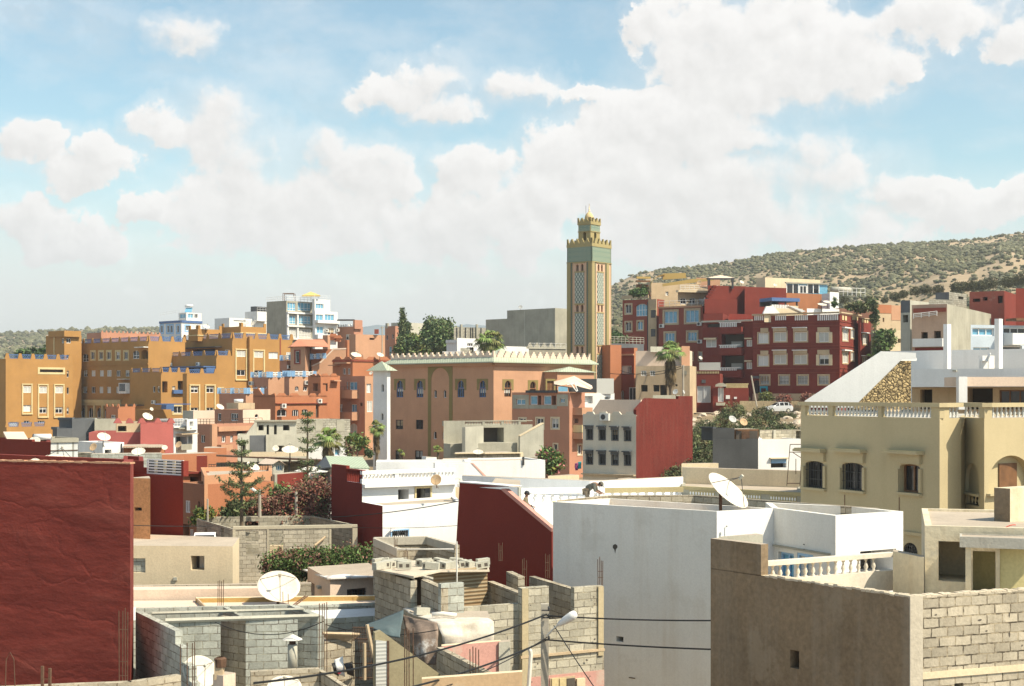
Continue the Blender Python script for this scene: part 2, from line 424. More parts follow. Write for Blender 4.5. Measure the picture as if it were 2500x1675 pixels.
# film-like cyan-blue sky tint
w.l(w.mix(1.0, sky.outputs[0], (1.13, 1.19, 1.0), 'MULTIPLY'), bg.inputs[0])
tc = w.n('TexCoord').outputs['Generated']
sp = w.n('SeparateXYZ'); w.l(tc, sp.inputs[0]); X, Y, Z = sp.outputs
az = w.math('MULTIPLY', w.math('ARCTAN2', X, Y), 1000.0); el = w.math('MULTIPLY', w.math('ARCSINE', Z), 1000.0)
# cloud banks: centre and radii in photo-sized units (x, y, rx, ry)
CL = [(420, 75, 100, 42), (455, 105, 70, 35), (490, 255, 110, 62), (400, 285, 95, 46), (520, 300, 120, 70), (560, 350, 120, 80), (600, 420, 120, 70), (735, 345, 105, 58), (830, 400, 130, 80), (650, 500, 330, 120),
      (235, 365, 92, 62), (190, 400, 90, 50), (60, 330, 80, 45), (60, 500, 110, 62), (170, 560, 130, 60), (345, 500, 62, 46), (965, 180, 122, 52), (900, 215, 120, 40), (1010, 250, 90, 40), (1200, 205, 108, 52), (1330, 215, 60, 26),
      (1100, 400, 130, 62), (1230, 430, 130, 70), (1050, 520, 260, 110), (1480, 60, 80, 60), (1700, 90, 260, 120), (1900, 130, 240, 110), (1780, 190, 260, 80), (2150, 30, 230, 60), (2330, 90, 90, 50), (2090, 150, 70, 40),
      (1480, 280, 170, 90), (1620, 300, 170, 90), (1350, 350, 180, 80), (1740, 310, 80, 42), (1850, 330, 120, 62), (1900, 390, 130, 70), (1620, 420, 380, 110), (2060, 430, 95, 42), (2200, 470, 200, 60), (1700, 520, 420, 110), (2320, 440, 90, 35)]
halo = []
def density(vec, az, el):
    """cloud density: banks placed by azimuth and elevation, outlines billowed by noise"""
    wn = w.n('TexNoise'); wn.inputs['Scale'].default_value = 24; wn.inputs['Detail'].default_value = 8; wn.inputs['Roughness'].default_value = .6; w.l(vec, wn.inputs['Vector'])
    ws = w.n('SeparateXYZ'); w.l(wn.outputs['Color'], ws.inputs[0])
    azw = w.math('MULTIPLY_ADD', w.math('SUBTRACT', ws.outputs[0], .5), 70.0, az); elw = w.math('MULTIPLY_ADD', w.math('SUBTRACT', ws.outputs[1], .5), 52.0, el)
    fld = None
    for (x, y, rx, ry) in CL:
        a = math.atan((x*1.0684-CX)/F); e = math.atan((HY-y*1.0684)/F*math.cos(a)); k = 1.0684/F*1000
        dx = w.math('MULTIPLY_ADD', azw, 1/(rx*k), -a*1000/(rx*k)); dy = w.math('MULTIPLY_ADD', elw, 1/(ry*k), -e*1000/(ry*k))
        d = w.math('SUBTRACT', 1.0, w.math('MULTIPLY_ADD', dx, dx, w.math('MULTIPLY', dy, dy)))
        fld = d if fld is None else w.math('SMOOTH_MAX', fld, d, .2)
    b1 = w.noise(vec, 46, 9, .6); bil = w.math('ABSOLUTE', w.math('SUBTRACT', w.noise(vec, 30, 5, .5), .5))
    halo.append(fld)
    return w.math('ADD', w.math('MULTIPLY_ADD', w.math('SUBTRACT', b1, .5), 1.25, fld), w.math('MULTIPLY_ADD', bil, -2.6, .24))
low = w.noise(tc, 7, 5, .55); front_ = w.rng(Y, .5, .7, 0, 1)
d1 = density(tc, az, el)
mo = w.n('Mapping'); mo.inputs['Location'].default_value = (.005, 0, .0075); w.l(tc, mo.inputs['Vector']); d2 = density(mo.outputs[0], w.math('ADD', az, 5.0), w.math('ADD', el, 7.5))
# elsewhere in the sky: loose cumulus from noise
back = w.rng(w.noise(tc, 3.2, 7, .55), .60, .74, -1, 1)
fm = w.n('MixRGB'); w.l(front_, fm.inputs[0]); w.l(back, fm.inputs[1]); w.l(d1, fm.inputs[2]); g = fm.outputs[0]
wid = w.rng(w.noise(tc, 8, 4, .5), .38, .62, 1.15, .36)
alpha = w.rng(w.math('MULTIPLY', w.math('ADD', g, .12), wid), 0, .54, 0, 1)
alpha = w.math('MULTIPLY', w.math('MULTIPLY', alpha, alpha), w.math('SUBTRACT', 3.0, w.math('MULTIPLY', alpha, 2.0)))
wn2 = w.noise(tc, 15, 8, .6)
wisp = w.rng(w.noise(w.map(tc, (1, 1, 2.0)), 11, 9, .62), .47, .80, 0, .45)
veil = w.rng(w.math('ADD', el, w.math('MULTIPLY', w.math('SUBTRACT', low, .5), 70.0)), 158, 70, 0, .84)
# thin vapour round every bank
hal = w.math('MULTIPLY', w.rng(w.math('ADD', halo[0], w.math('MULTIPLY', w.math('SUBTRACT', wn2, .5), 2.6)), -1.0, .5, 0, .42), front_)
alpha = w.math('MAXIMUM', w.math('MAXIMUM', w.math('MAXIMUM', w.math('MULTIPLY', alpha, .97), hal), wisp), veil)
# cloud tone: lobes lit from the upper right, soft grey hollows and bases
rel = w.math('MULTIPLY', w.math('MINIMUM', w.math('MAXIMUM', w.math('SUBTRACT', d1, d2), -.5), .5), .17)
rel = w.math('MULTIPLY', rel, w.rng(el, 50, 120, .35, 1))
tone = w.math('ADD', w.math('ADD', w.rng(low, .3, .7, .97, 1.03), rel), w.rng(g, .2, 1.4, .03, -.05))
edge = w.mix(w.rng(el, 40, 130, 0, 1), (.875, .88, .88), (.945, .925, .90))
cb = w.n('Background'); cb.inputs[1].default_value = .655
w.l(w.scale(edge, tone), cb.inputs[0])
ms = w.n('MixShader'); w.l(alpha, ms.inputs[0]); w.l(bg.outputs[0], ms.inputs[1]); w.l(cb.outputs[0], ms.inputs[2]); w.l(ms.outputs[0], wo.inputs[0])
W.cycles.sampling_method = 'MANUAL'; W.cycles.sample_map_resolution = 512
# ---------------------------------------------------------------- base materials
M['roof'] = plaster('roof_screed', (.44, .37, .29), var=.15, dirt=.35, fine=.12)
M['roofgrey'] = plaster('roof_cement', (.42, .39, .34), var=.2, dirt=.4)
M['wframe'] = simple('white_window_frame', (.82, .80, .76), .5)
M['glass'] = simple('dark_window_glass', (.018, .018, .02), .12, spec=.6)
M['blueglass'] = simple('blue_film_glass', (.15, .37, .52), .12, spec=.6, var=.12)
M['shutter'] = wavemat('grey_roller_shutter', (.58, .57, .52), (.45, .45, .42), .09, 'Y', bump=.3)
M['wshutter'] = wavemat('white_roller_shutter', (.72, .71, .68), (.6, .6, .57), .09, 'Y', bump=.2)
M['doormetal'] = simple('pale_metal_door', (.5, .52, .53), .5)
M['wood'] = simple('brown_wood', (.16, .075, .03), .6, var=.25)
M['iron'] = simple('dark_iron', (.04, .038, .035), .6)
M['rust'] = simple('rusty_steel', (.11, .06, .035), .85, var=.3, sc=9)
M['inside'] = plaster('opening_shade_paint', (.10, .085, .07), dirt=.2)  # dark base colour stands in for the shade inside openings and holes
M['acwhite'] = simple('ac_casing', (.66, .65, .6), .5)
M['darkgrey'] = simple('dark_grey_plastic', (.05, .05, .052), .6)
M['cream'] = plaster('cream_trim', (.62, .50, .27), dirt=.25)
M['white'] = plaster('white_limewash', (.74, .73, .70), var=.09, fine=.07, dirt=.42, dc=(.42, .38, .32))
M['whiteclean'] = plaster('white_paint', (.80, .79, .76), var=.07, fine=.05, dirt=.3, dc=(.5, .47, .42))
M['ochre'] = plaster('ochre_render', (.40, .215, .072), var=.1, dirt=.15, dc=(.25, .12, .03))
M['bluerail'] = simple('blue_painted_railing', (.075, .14, .30), .5)
M['ltblue'] = simple('light_blue_paint', (.30, .50, .72), .6)
M['terra'] = plaster('terracotta_pink', (.50, .28, .17), var=.1, dirt=.2, dc=(.3, .14, .07))
M['orange'] = plaster('burnt_orange', (.42, .17, .085), var=.1, dirt=.2, dc=(.25, .09, .04))
M['pinkbrown'] = plaster('dusty_pink_render', (.46, .225, .145), var=.1, dirt=.3, dc=(.28, .15, .10))
M['rosepink'] = plaster('rose_red_render', (.40, .115, .10), var=.1, dirt=.2, dc=(.3, .1, .08))
M['deepred'] = plaster('deep_red_render', (.20, .033, .023), var=.12, dirt=.25, dc=(.17, .03, .025), fine=.12)
M['red'] = plaster('brick_red_paint', (.18, .034, .023), var=.12, dirt=.25, dc=(.22, .05, .04))
M['redbld'] = plaster('oxblood_render', (.195, .039, .028), var=.1, dirt=.2, dc=(.3, .12, .08))
M['maroon'] = plaster('brown_red_render', (.27, .07, .045), var=.1, dirt=.2)
M['cement'] = plaster('grey_cement', (.36, .34, .27), var=.22, dirt=.45, dc=(.15, .14, .11), fine=.12)
M['cementlt'] = plaster('pale_cement', (.47, .45, .37), var=.18, dirt=.4, dc=(.2, .18, .14))
M['cementdk'] = plaster('dark_cement', (.12, .125, .13), var=.25, dirt=.3, dc=(.05, .05, .055))
M['block'] = blockmat('concrete_block', (.50, .46, .36))
M['blockgrey'] = blockmat('grey_concrete_block', (.47, .48, .42))
M['blocktan'] = blockmat('tan_concrete_block', (.46, .40, .30), mortar=(.16, .12, .08))
M['blockbig'] = blockmat('weathered_concrete_block', (.47, .41, .31), mortar=(.09, .075, .055), ms=.016, bw=.385, bh=.196)
M['blockfar'] = blockmat('far_concrete_block', (.42, .40, .33), bw=.5, bh=.25, ms=.03, dirt=.2)
M['beige'] = plaster('beige_stained_render', (.52, .40, .26), var=.15, dirt=.5, dc=(.24, .17, .1))
M['creamwall'] = plaster('warm_cream_render', (.68, .56, .38), var=.12, dirt=.35, dc=(.4, .3, .18))
M['peach'] = plaster('pale_peach_render', (.70, .55, .43), var=.1, dirt=.3, dc=(.4, .3, .22))
M['yellow'] = plaster('sand_yellow_render', (.47, .39, .235), var=.07, dirt=.15, dc=(.25, .19, .1), fine=.12, bs=30)
M['greentile'] = wavemat('green_roof_tile', (.44, .47, .36), (.34, .38, .28), .3, 'X', .5, .5, .2, (.2, .2, .1))
M['brownwall'] = plaster('brown_earth_render', (.225, .162, .10), var=.26, dirt=.6, dc=(.36, .31, .24), fine=.2, patch=.55, pc=(.30, .235, .16), bump=.8, bd=.03, bs=9)
M['concrete_pole'] = plaster('pole_concrete', (.42, .38, .31), var=.1, dirt=.3)
M['cable'] = simple('black_cable', (.012, .012, .012), .6)
M['tarpwhite'] = simple('white_tarpaulin', (.74, .70, .62), .6, var=.2, sc=1.5)
M['cyanpaint'] = simple('turquoise_paint', (.02, .35, .45), .5)
# ---------------------------------------------------------------- terrain
def grid_mesh(name, fn, nu, nv, mat, kind='structure', smooth=True):
    vs = []; fs = []
    for j in range(nv+1):
        for i in range(nu+1): vs.append(fn(i/nu, j/nv))
    for j in range(nv):
        for i in range(nu):
            a = j*(nu+1)+i; fs.append((a, a+1, a+nu+2, a+nu+1))
    me = bpy.data.meshes.new(name); me.from_pydata(vs, [], fs); me.materials.append(mat)
    if smooth: me.polygons.foreach_set('use_smooth', [True]*len(fs))
    me.update(); o = bpy.data.objects.new(name, me); COL.objects.link(o); o['kind'] = kind; return o
def soil(key, c1, c2, c3, s1=.03, s2=.25):
    t = NT(key); tc = t.n('TexCoord').outputs['Object']
    n1 = t.noise(tc, s1, 8, .65); n2 = t.noise(tc, s2, 8, .7)
    col = t.mix(t.rng(n1, .4, .62, 0, 1), c1, c2); col = t.mix(t.rng(n2, .5, .68, 0, .8), col, c3)
    t.col(col); t.b.inputs['Roughness'].default_value = 1; t.b.inputs['Specular IOR Level'].default_value = .05; t.bump(n2, .6, .3); return t.m
M['dirt'] = soil('dry_earth', (.29, .22, .145), (.22, .17, .11), (.38, .31, .23))
M['hill'] = soil('hill_soil', (.40, .30, .195), (.32, .25, .16), (.48, .38, .26), .012, .06)
def nz(x, y, s, amp): return noise.noise((x*s, y*s, 3.7))*amp
def gfn(u, v):
    y = 4+ (v**2.6)*3200; x = (u-.5)*2*(60+y*.62)
    return (x, y, gz(x, y)+nz(x, y, .12, .35 if y > 100 else .15))
grid_mesh('ground', gfn, 160, 240, M['dirt'])
RID = [(900, 902), (1200, 862), (1385, 770), (1440, 725), (1491, 698), (1521, 684), (1544, 672), (1582, 663), (1633, 657), (1710, 650), (1768, 643), (1837, 629), (1900, 620), (2000, 610), (2100, 602), (2177, 597), (2279, 592), (2355, 587), (2406, 580), (2457, 573), (2500, 568), (2700, 548), (3100, 530)]
def hill_xyz(u, v):
    # v 0 foot .. .75 ridge .. 1 behind
    px = lerp(900, 3100, u); D0 = 330; D1 = 900; yr = pw(RID, px); zr = (HY-yr)*D1/F; zf = pw(GR, D0) if px > 1500 else -2
    if v <= .8:
        t = v/.8; D = lerp(D0, D1, t); z = lerp(zf, zr, t**1.12)
        # gully and spur that cross the right-hand slope
        z += math.sin(t*math.pi)*(7*math.sin(px/190.+t*3)+5*noise.noise((px/120., t*5, 1)))
    else:
        t = (v-.8)/.2; D = lerp(D1, 1300, t); z = lerp(zr, zr*.5-10, t)
    x = (px-CX)/F*D
    return (x, D, CZ+z)
grid_mesh('hillside', hill_xyz, 150, 60, M['hill'])
RID2 = [(-500, 830), (12, 816), (120, 808), (250, 803), (390, 802), (520, 812), (700, 818), (860, 822), (1000, 835), (1200, 880)]
def hill2_xyz(u, v):
    px = lerp(-500, 1200, u); D0, D1 = 600, 1500; yr = pw(RID2, px); zr = (HY-yr)*D1/F
    if v <= .8: t = v/.8; D = lerp(D0, D1, t); z = lerp(-8, zr, t)+math.sin(t*math.pi)*6*noise.noise((px/150., t*4, 2))
    else: t = (v-.8)/.2; D = lerp(D1, 2200, t); z = lerp(zr, -10, t)
    return ((px-CX)/F*D, D, CZ+z)
grid_mesh('hillside', hill2_xyz, 90, 40, M['hill'])
RID3 = [(500, 830), (800, 812), (890, 797), (960, 792), (1060, 796), (1140, 791), (1250, 800), (1400, 820), (1700, 850)]
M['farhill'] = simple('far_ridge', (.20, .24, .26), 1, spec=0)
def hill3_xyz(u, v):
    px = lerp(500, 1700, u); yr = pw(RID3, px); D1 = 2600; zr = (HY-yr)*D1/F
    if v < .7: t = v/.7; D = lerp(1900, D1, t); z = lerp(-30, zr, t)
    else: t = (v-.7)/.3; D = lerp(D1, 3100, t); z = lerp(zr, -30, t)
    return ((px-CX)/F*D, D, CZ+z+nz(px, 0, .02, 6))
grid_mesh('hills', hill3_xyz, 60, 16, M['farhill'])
# shrubs all over the hills: nobody could count them
def scrub(name, fn, n, rmin, rmax, mats, seed, keep, label):
    rnd = np.random.default_rng(seed); base = []
    for k in range(6):
        bm = bmesh.new(); bmesh.ops.create_icosphere(bm, subdivisions=1, radius=1)
        for v_ in bm.verts: v_.co *= 1+.5*noise.noise(v_.co*1.6+Vector((k*7.3, 0, 0))); v_.co.z = max(v_.co.z, -.35)
        base.append((np.array([v_.co[:] for v_ in bm.verts]), np.array([[q.index for q in f_.verts] for f_ in bm.faces]))); bm.free()
    V = []; Fc = []; off = 0; cnt = 0; tries = 0; MI = []
    while cnt < n and tries < n*12:
        tries += 1; u, v_ = rnd.random(2); 
        if rnd.random() > keep(u, v_): continue
        p = np.array(fn(u, v_*.84)); r = rmin+(rmax-rmin)*rnd.random()**2; mi = int(rnd.integers(len(mats)))
        for q in range(2 if r > .6*rmax else 1):
            b, f_ = base[int(rnd.integers(6))]; a = rnd.random()*6.28; c, s_ = math.cos(a), math.sin(a)
            rr = r*(1 if q == 0 else .7); m_ = np.array([[c, -s_, 0], [s_, c, 0], [0, 0, .55+.4*rnd.random()]])*rr
            V.append(b @ m_.T+p+np.array([rnd.normal()*r*.7*q, rnd.normal()*r*.7*q, r*.25])); Fc.append(f_+off); off += len(b); MI += [mi]*len(f_)
        cnt += 1
    V = np.concatenate(V); Fc = np.concatenate(Fc); me = bpy.data.meshes.new(name)
    me.from_pydata(V.tolist(), [], Fc.tolist()); 
    for m_ in mats: me.materials.append(m_)
    me.polygons.foreach_set('material_index', MI); me.update()
    o = bpy.data.objects.new(name, me); COL.objects.link(o); tag(o, label, 'shrubs', kind='stuff'); return o
SH = [leafmat('scrub_olive', (.125, .12, .062), .35), leafmat('scrub_grey_green', (.15, .145, .085), .35), leafmat('scrub_dark', (.10, .10, .052), .35)]
def keep1(u, v):
    px = lerp(900, 3100, u); x, D, z = hill_xyz(u, v*.84); py = HY-(z-CZ)*F/D
    d = .25+.9*sst(-.35, .3, noise.noise((x*.022, D*.018, 5)))
    # bare sandy spur low on the right
    line = 745-(px-2150)*.30
    if px > 2080: d *= lerp(.22, 1, min(1, abs(py-line)/38)) if py > line-40 else 1
    if px > 2080 and py > line: d *= .6
    if px < 1640 and py > 690: d *= .8
    return d
scrub('hill_scrub', hill_xyz, 24000, .6, 1.8, SH, 3, keep1, 'dense olive green shrubs covering the sandy hillside at right')
scrub('hill_scrub', hill2_xyz, 7000, 1.5, 4.0, SH, 4, lambda u, v: 1, 'grey green shrubs dotted over the distant hill at far left')

# ---------------------------------------------------------------- air
hb = MB(); hb.obox((-2600, -40, CZ-60), (5200, 0, 0), (0, 3500, 0), (0, 0, 205))
t = NT('haze_air'); t.t.links.clear(); pv = t.n('VolumePrincipled'); pv.inputs['Color'].default_value = (.86, .90, .94, 1); pv.inputs['Density'].default_value = .00021; pv.inputs['Anisotropy'].default_value = .2
t.l(pv.outputs[0], t.out.inputs['Volume']); hz = hb.build('haze', t.m); tag(hz, kind='stuff')
# ================================================================ LEFT: OCHRE HOTEL QUARTER
def ochre_bays(h, f, bays, y0, y1, top, bot):
    for (x0, x1) in bays:
        m = 3; w = x1-x0
        for (a, b) in ((x0-m, x0), (x1, x1+m)): h.ledge(f, a, y0, b, y1, .12, 'window_trim', M['cream'])
        h.ledge(f, x0-m, y0-3.5, x1+m, y0-.5, .14, 'window_trim', M['cream'])
        h.ledge(f, x0-m, y1+.4, x1+m, y1+4, .2, 'window_trim', M['cream'])
        if top: h.win(f, x0+1, top[0], x1-1, top[1], top[2])
        if bot: h.win(f, x0+1, bot[0], x1-1, bot[1], bot[2], mul=1)
h = House('ochre wing at far left with tall cream framed window bays and blue parapet lattice', M['ochre'])
b = h.blk(chain(None, 14, 178, 238, 45, lw=12), 876)
f = b.faces[1]
ochre_bays(h, f, [(56, 76)], 940, 1008, (943, 959, 'shut'), (989, 1005, 'wshut'))
ochre_bays(h, f, [(95, 115), (134, 154)], 941, 1016, (944, 960, 'shut'), (994, 1009, 'dark'))
h.win(f, 97, 902, 154, 909, 'hole', dep=.5, sur=M['cream'], sw=.35)
for y in (905, 946, 995): h.win(f, 163, y, 168, y+16, 'dark', mul=0)
h.win(f, 58, 1027, 72, 1033, 'dark'); h.win(f, 92, 1027, 109, 1033, 'dark', mul=2)
h.crenel(f, 18, 172, b.z1, 1.0, 5, .9, M['bluerail'])
b2 = h.blk(chain(12, 16, 118, 231, 45), 1043); h.crenel(b2.faces[1], 17, 112, b2.z1, .9, 3, .6, M['bluerail'])
h.win(f, 23, 1030, 43, 1050, 'dark', mul=3)
h.done()
h = House('ochre stair tower topping the hotel at far left', M['ochre'])
b = h.blk(chain(112, 157, 199, 262, 42), 818); h.blk(chain(118, 157, 198, 261.3, 42), 807, zb=b.z1-.3, par=.4)
h.win(b.faces[0], 150, 826, 156, 838, 'dark'); h.win(b.faces[1], 162, 826, 173, 838, 'dark'); h.win(b.faces[0], 149, 865, 156, 882, 'dark'); h.win(b.faces[1], 162, 866, 168, 876, 'dark', arch=1, mul=0)
h.ledge(b.faces[0], 131.5, 822, 133.5, 935, .08, 'pipe', M['cream']); h.done()
h = House('long four storey ochre wing with a row of shuttered windows and arcade below', M['ochre'])
b = h.blk(chain(178, 362, 452, 252, 42), 833); f = b.faces[0]
h.crenel(f, 182, 362, b.z1, 1.05, 8, .75, M['bluerail']); h.crenel(b.faces[1], 363, 450, b.z1, 1.05, 3, .9, M['bluerail'])
for x in (190, 209): h.win(f, x-7, 864, x+7, 883, 'dark', arch=.5, trans=.35)
for x in (227, 247, 266, 288, 308): h.win(f, x-4.5, 859, x+4.5, 877, 'dark', sur=M['cream'], sw=.3)
h.win(f, 324, 856, 340, 876, 'dark', arch=.5, trans=.4); h.win(f, 345, 854, 361, 876, 'hole', arch=.5)
for x, k in ((188, 'shut'), (209, 'dark'), (228, 'wshut'), (248, 'wshut'), (267, 'shut'), (289, 'dark'), (311, 'dark'), (331, 'dark')): h.win(f, x-5, 904, x+5, 919, k)
for x, k in ((188, 'shut'), (208, 'dark'), (228, 'dark'), (247, 'wshut'), (266, 'wshut'), (288, 'wshut'), (324, 'wshut'), (335, 'wshut')): h.win(f, x-5, 944, x+5, 960, k)
o = h.ledge(f, 299, 935, 317, 961, .8, 'bay_window', M['wframe'])
h.ledge(f, 301, 937, 315, 955, .84, 'window', M['glass'])
h.ledge(f, 339, 847, 362, 849, 1.0, 'awning', M['tarpwhite']); h.ledge(f, 297, 925, 317, 926.5, 1.0, 'awning', M['tarpwhite'])
h.ledge(f, 180, 889, 362, 892, .12, 'string_course', M['ochre']); h.ledge(f, 180, 972, 300, 975, .12, 'string_course', M['ochre'])
h.ledge(f, 196, 976, 296, 984, .35, 'arcade_frieze', M['cream']); 
for x in (198, 212, 232, 252, 272, 294): h.ledge(f, x-1.3, 990, x+1.3, 1022, .3, 'arcade_column', M['cream'])
h.ledge(f, 196, 984, 296, 990, .2, 'arcade_frieze', M['cream'])
for x in (204, 222, 243, 261): h.win(f, x-6, 995, x+6, 1020, 'dark', arch=1.3, mul=1)
h.ac(f, 377, 982) if False else None
h.done()
h = House('large square ochre wing behind with blue lattice parapet and grey shutters', M['ochre'])
b = h.blk(chain(448, 567, 714, 262, 45), 826); f = b.faces[1]
h.crenel(b.faces[0], 450, 566, b.z1, 1.2, 4, 1.1, M['bluerail']); h.crenel(f, 568, 712, b.z1, 1.2, 5, 1.0, M['bluerail'])
ochre_bays(h, f, [(577, 600)], 855, 925, (857, 871, 'shut'), (903, 917, 'dark')); ochre_bays(h, f, [(620, 643)], 857, 925, (859, 873, 'shut'), (904, 918, 'dark'))
h.win(f, 656, 860, 679, 876, 'wshut'); h.win(f, 699, 860, 710, 876, 'shut')
h.ledge(f, 604, 822, 612, 945, .7, 'pilaster', M['ochre']); h.ledge(f, 683, 826, 685, 930, .1, 'pipe', M['maroon'])
h.win(b.faces[0], 470, 852, 525, 868, 'hole'); h.win(b.faces[0], 456, 862, 464, 872, 'dark'); h.ledge(b.faces[0], 450, 848, 542, 850, 1.6, 'awning', M['darkgrey']); h.win(b.faces[0], 548, 853, 562, 872, 'wshut')
p = h.blk(chain(460, 483, 542, 268, 42), 803, zb=b.z1-.3, par=.4); p2 = h.blk(chain(541, 588, 650, 270, 42), 797, zb=b.z1-.3, par=.4)
for q in (p, p2):
    for ff in q.faces[:2]:
        for t in (0, ff.L): mb = MB(); ff.box(mb, max(0, t-.6), min(ff.L, t+.6), q.z1, q.z1+.7, -.2, 0); h.part(mb, 'parapet_horn', M['ochre'])
        mb = MB(); ff.box(mb, 0, ff.L, q.z1-1.3, q.z1-1.1, .004, .12); h.part(mb, 'string_course', M['cream'])
h.win(p2.faces[1], 594, 815, 604, 822, 'hole'); h.done()
h = House('stepped ochre terrace block with blue balustrades and two air conditioners', M['ochre'])
b = h.blk(chain(405, 528, 570, 247, 42), 868, base=1020); f = b.faces[0]
h.crenel(f, 410, 527, b.z1, 1.0, 4, .9, M['bluerail']); h.crenel(b.faces[1], 529, 560, b.z1, 1.0, 1, .8, M['bluerail'])
h.ac(f, 418, 890); h.ac(f, 486, 889)
mb = MB(); f.box(mb, f.u(385), f.u(527), ZZ(897, 247), ZZ(894, 247), .1, 2.6); h.part(mb, 'terrace_canopy', M['bluerail'])
mb = MB(); f.box(mb, f.u(498), f.u(527), ZZ(910, 247), ZZ(898, 247), .1, 2.0); h.part(mb, 'blue_awning', M['bluerail'])
h.win(f, 455, 898, 495, 908, 'hole'); h.done()
h = House('lower ochre wing with blue terrace rail and recessed corner balconies', M['ochre'])
b = h.blk(chain(318, 393, 462, 238, 42), 909); f = b.faces[0]
h.crenel(f, 320, 393, b.z1, .9, 3, .7, M['bluerail']); h.crenel(b.faces[1], 394, 458, b.z1, .9, 3, .7, M['bluerail'])
h.wins(f, [376, 387], 943, 958, 6, 'dark', mul=0); h.win(f, 396, 932, 411, 958, 'hole') if False else None
h.win(b.faces[1], 396, 931, 409, 958, 'hole'); h.win(b.faces[1], 420, 943, 428, 958, 'dark'); h.win(b.faces[1], 434, 930, 450, 958, 'hole')
h.ledge(b.faces[1], 420, 952, 450, 961, .5, 'balcony_rail', M['bluerail'])
h.win(b.faces[1], 424, 992, 444, 1009, 'dark', sur=M['cream'], sw=.3); h.ac(f, 377, 982)
h.ledge(f, 318, 988, 352, 990, 2.5, 'awning', M['darkgrey']); h.ledge(b.faces[1], 394, 988, 413, 1004, 1.4, 'blue_awning', M['ltblue'] if False else M['bluerail'])
h.done()
h = House('ochre house with three cream framed window bays beside the pink terraces', M['ochre'])
b = h.blk(chain(446, 456, 536, 232, 45), 912); f = b.faces[1]
ochre_bays(h, f, [(465, 485), (503, 523)], 942, 1003, (944, 959, 'dark'), (995, 1003, 'dark'))
h.crenel(b.faces[1], 458, 528, b.z1, .9, 2, .9, M['bluerail']); h.ledge(f, 531, 945, 545, 947, .2, 'window_trim', M['cream']); h.done()
h = House('small burnt orange house in front of the ochre arcade', M['orange'])
b = h.blk(chain(259, 288, 330, 222, 42), 994); h.win(b.faces[0], 270, 1013, 282, 1021, 'dark', mul=2); h.crenel(b.faces[0], 259, 288, b.z1, .5, 2, .25); h.crenel(b.faces[1], 289, 328, b.z1, .5, 2, .25)
h.blk(chain(330, 374, 418, 226, 42), 1000, mat=M['ochre'])
mb = MB(); q = PT(378, 988, 224); mb.obox(q, (5.0, 0, 0), (0, 3, 0), (0, 0, .15)); h.part(mb, 'terrace_roof', M['bluerail'])
for i in range(3): pass
h.done()
h = House('flat pinkish brown block behind the ochre wing', M['pinkbrown'])
b = h.blk(chain(212, 247, 392, 292, 42), 812); h.crenel(b.faces[1], 250, 390, b.z1, .45, 14, .25); h.done()
# ---------------------------------------------------------------- white and concrete blocks on the skyline
h = House('white house with blue trimmed arched windows and a solar tank on the roof', M['white'])
b = h.blk(chain(390, 443, 493, 312, 42), 782); f = b.faces[0]
for x in (395, 411, 419, 435): h.win(f, x-3, 795, x+3, 812, 'dark', arch=1, sur=M['ltblue'], sw=.35)
for x in (395, 419, 436): h.win(f, x-3, 823, x+3, 836, 'dark', arch=1, sur=M['ltblue'], sw=.3)
h.win(b.faces[1], 453, 795, 461, 807, 'dark', sur=M['ltblue'], sw=.3)
mb = MB(); 
for ff in b.faces[:2]: ff.box(mb, 0, ff.L, b.z1-.5, b.z1, .004, .2)
h.part(mb, 'blue_cornice', M['bluerail'])
p = h.blk(chain(436, 455, 492, 314, 42), 763, zb=b.z1-.6, par=.3); h.win(p.faces[1], 475, 767, 483, 777, 'dark'); h.win(p.faces[1], 459, 766, 472, 777, 'blue'); h.win(p.faces[0], 438, 766, 453, 777, 'blue')
mb = MB(); q = PT(452, 747, 316); mb.tube([q, q+Vector((1.7, 0, 0))], .32, n=10); h.part(mb, 'solar_water_tank', M['whiteclean'], smooth=True)
mb = MB(); mb.prism([q+Vector((.1, .2, -.4)), q+Vector((1.6, .2, -.4)), q+Vector((1.6, -.9, -1.4)), q+Vector((.1, -.9, -1.4))], (0, 0, -.06)); h.part(mb, 'solar_panel', M['blueglass'])
h.rail(PT(392, 773, 316), PT(440, 766, 312), .8, M['wframe'], 6, 2); h.done()
h = House('low white house with big dishes, left of the tall concrete flats', M['white'])
b = h.blk(chain(524, 560, 654, 318, 42), 776); p = h.blk(chain(598, 628, 656, 322, 42), 760, zb=b.z1-.5, par=.3)
q = h.blk(chain(612, 622, 656, 323, 42), 748, zb=p.z1-.4, par=.2, mat=M['glass']); h.rail(Vector((*p.pts[1], p.z1)), Vector((*p.pts[2], p.z1)), .9, M['wframe'], 5, 2)
h.win(b.faces[1], 570, 782, 600, 792, 'wshut'); h.done()
h = House('tall concrete block of flats with glazed white balconies and a roof parasol', M['cement'])
b = h.blk(chain(651, 699, 768, 286, 40), 734); f = b.faces[1]
for y, (k1, k2) in ((739, ('blue', 'blue')), (771, ('blue', 'blue')), (804, ('shut', 'shut'))):
    h.win(f, 702, y, 722, y+20, k1, mul=2, trans=.3); h.win(f, 727, y, 759, y+20, k2, mul=3, trans=.3)
for y in (763, 795, 826): h.ledge(f, 699, y, 766, y+4, .5, 'white_band', M['white'])
for x in (699, 723, 762): h.ledge(f, x, 766, x+3.5, 826, .35, 'white_pier', M['white'])
h.rail(Vector((*b.pts[0], b.z1)), Vector((*b.pts[1], b.z1)), .9, M['wframe'], 9, 2, .04); h.rail(Vector((*b.pts[1], b.z1)), Vector((*b.pts[2], b.z1)), .9, M['wframe'], 9, 2, .04)
c = h.blk(chain(764, 769, 824, 284, 42), 759, mat=M['white']); g = c.faces[1]
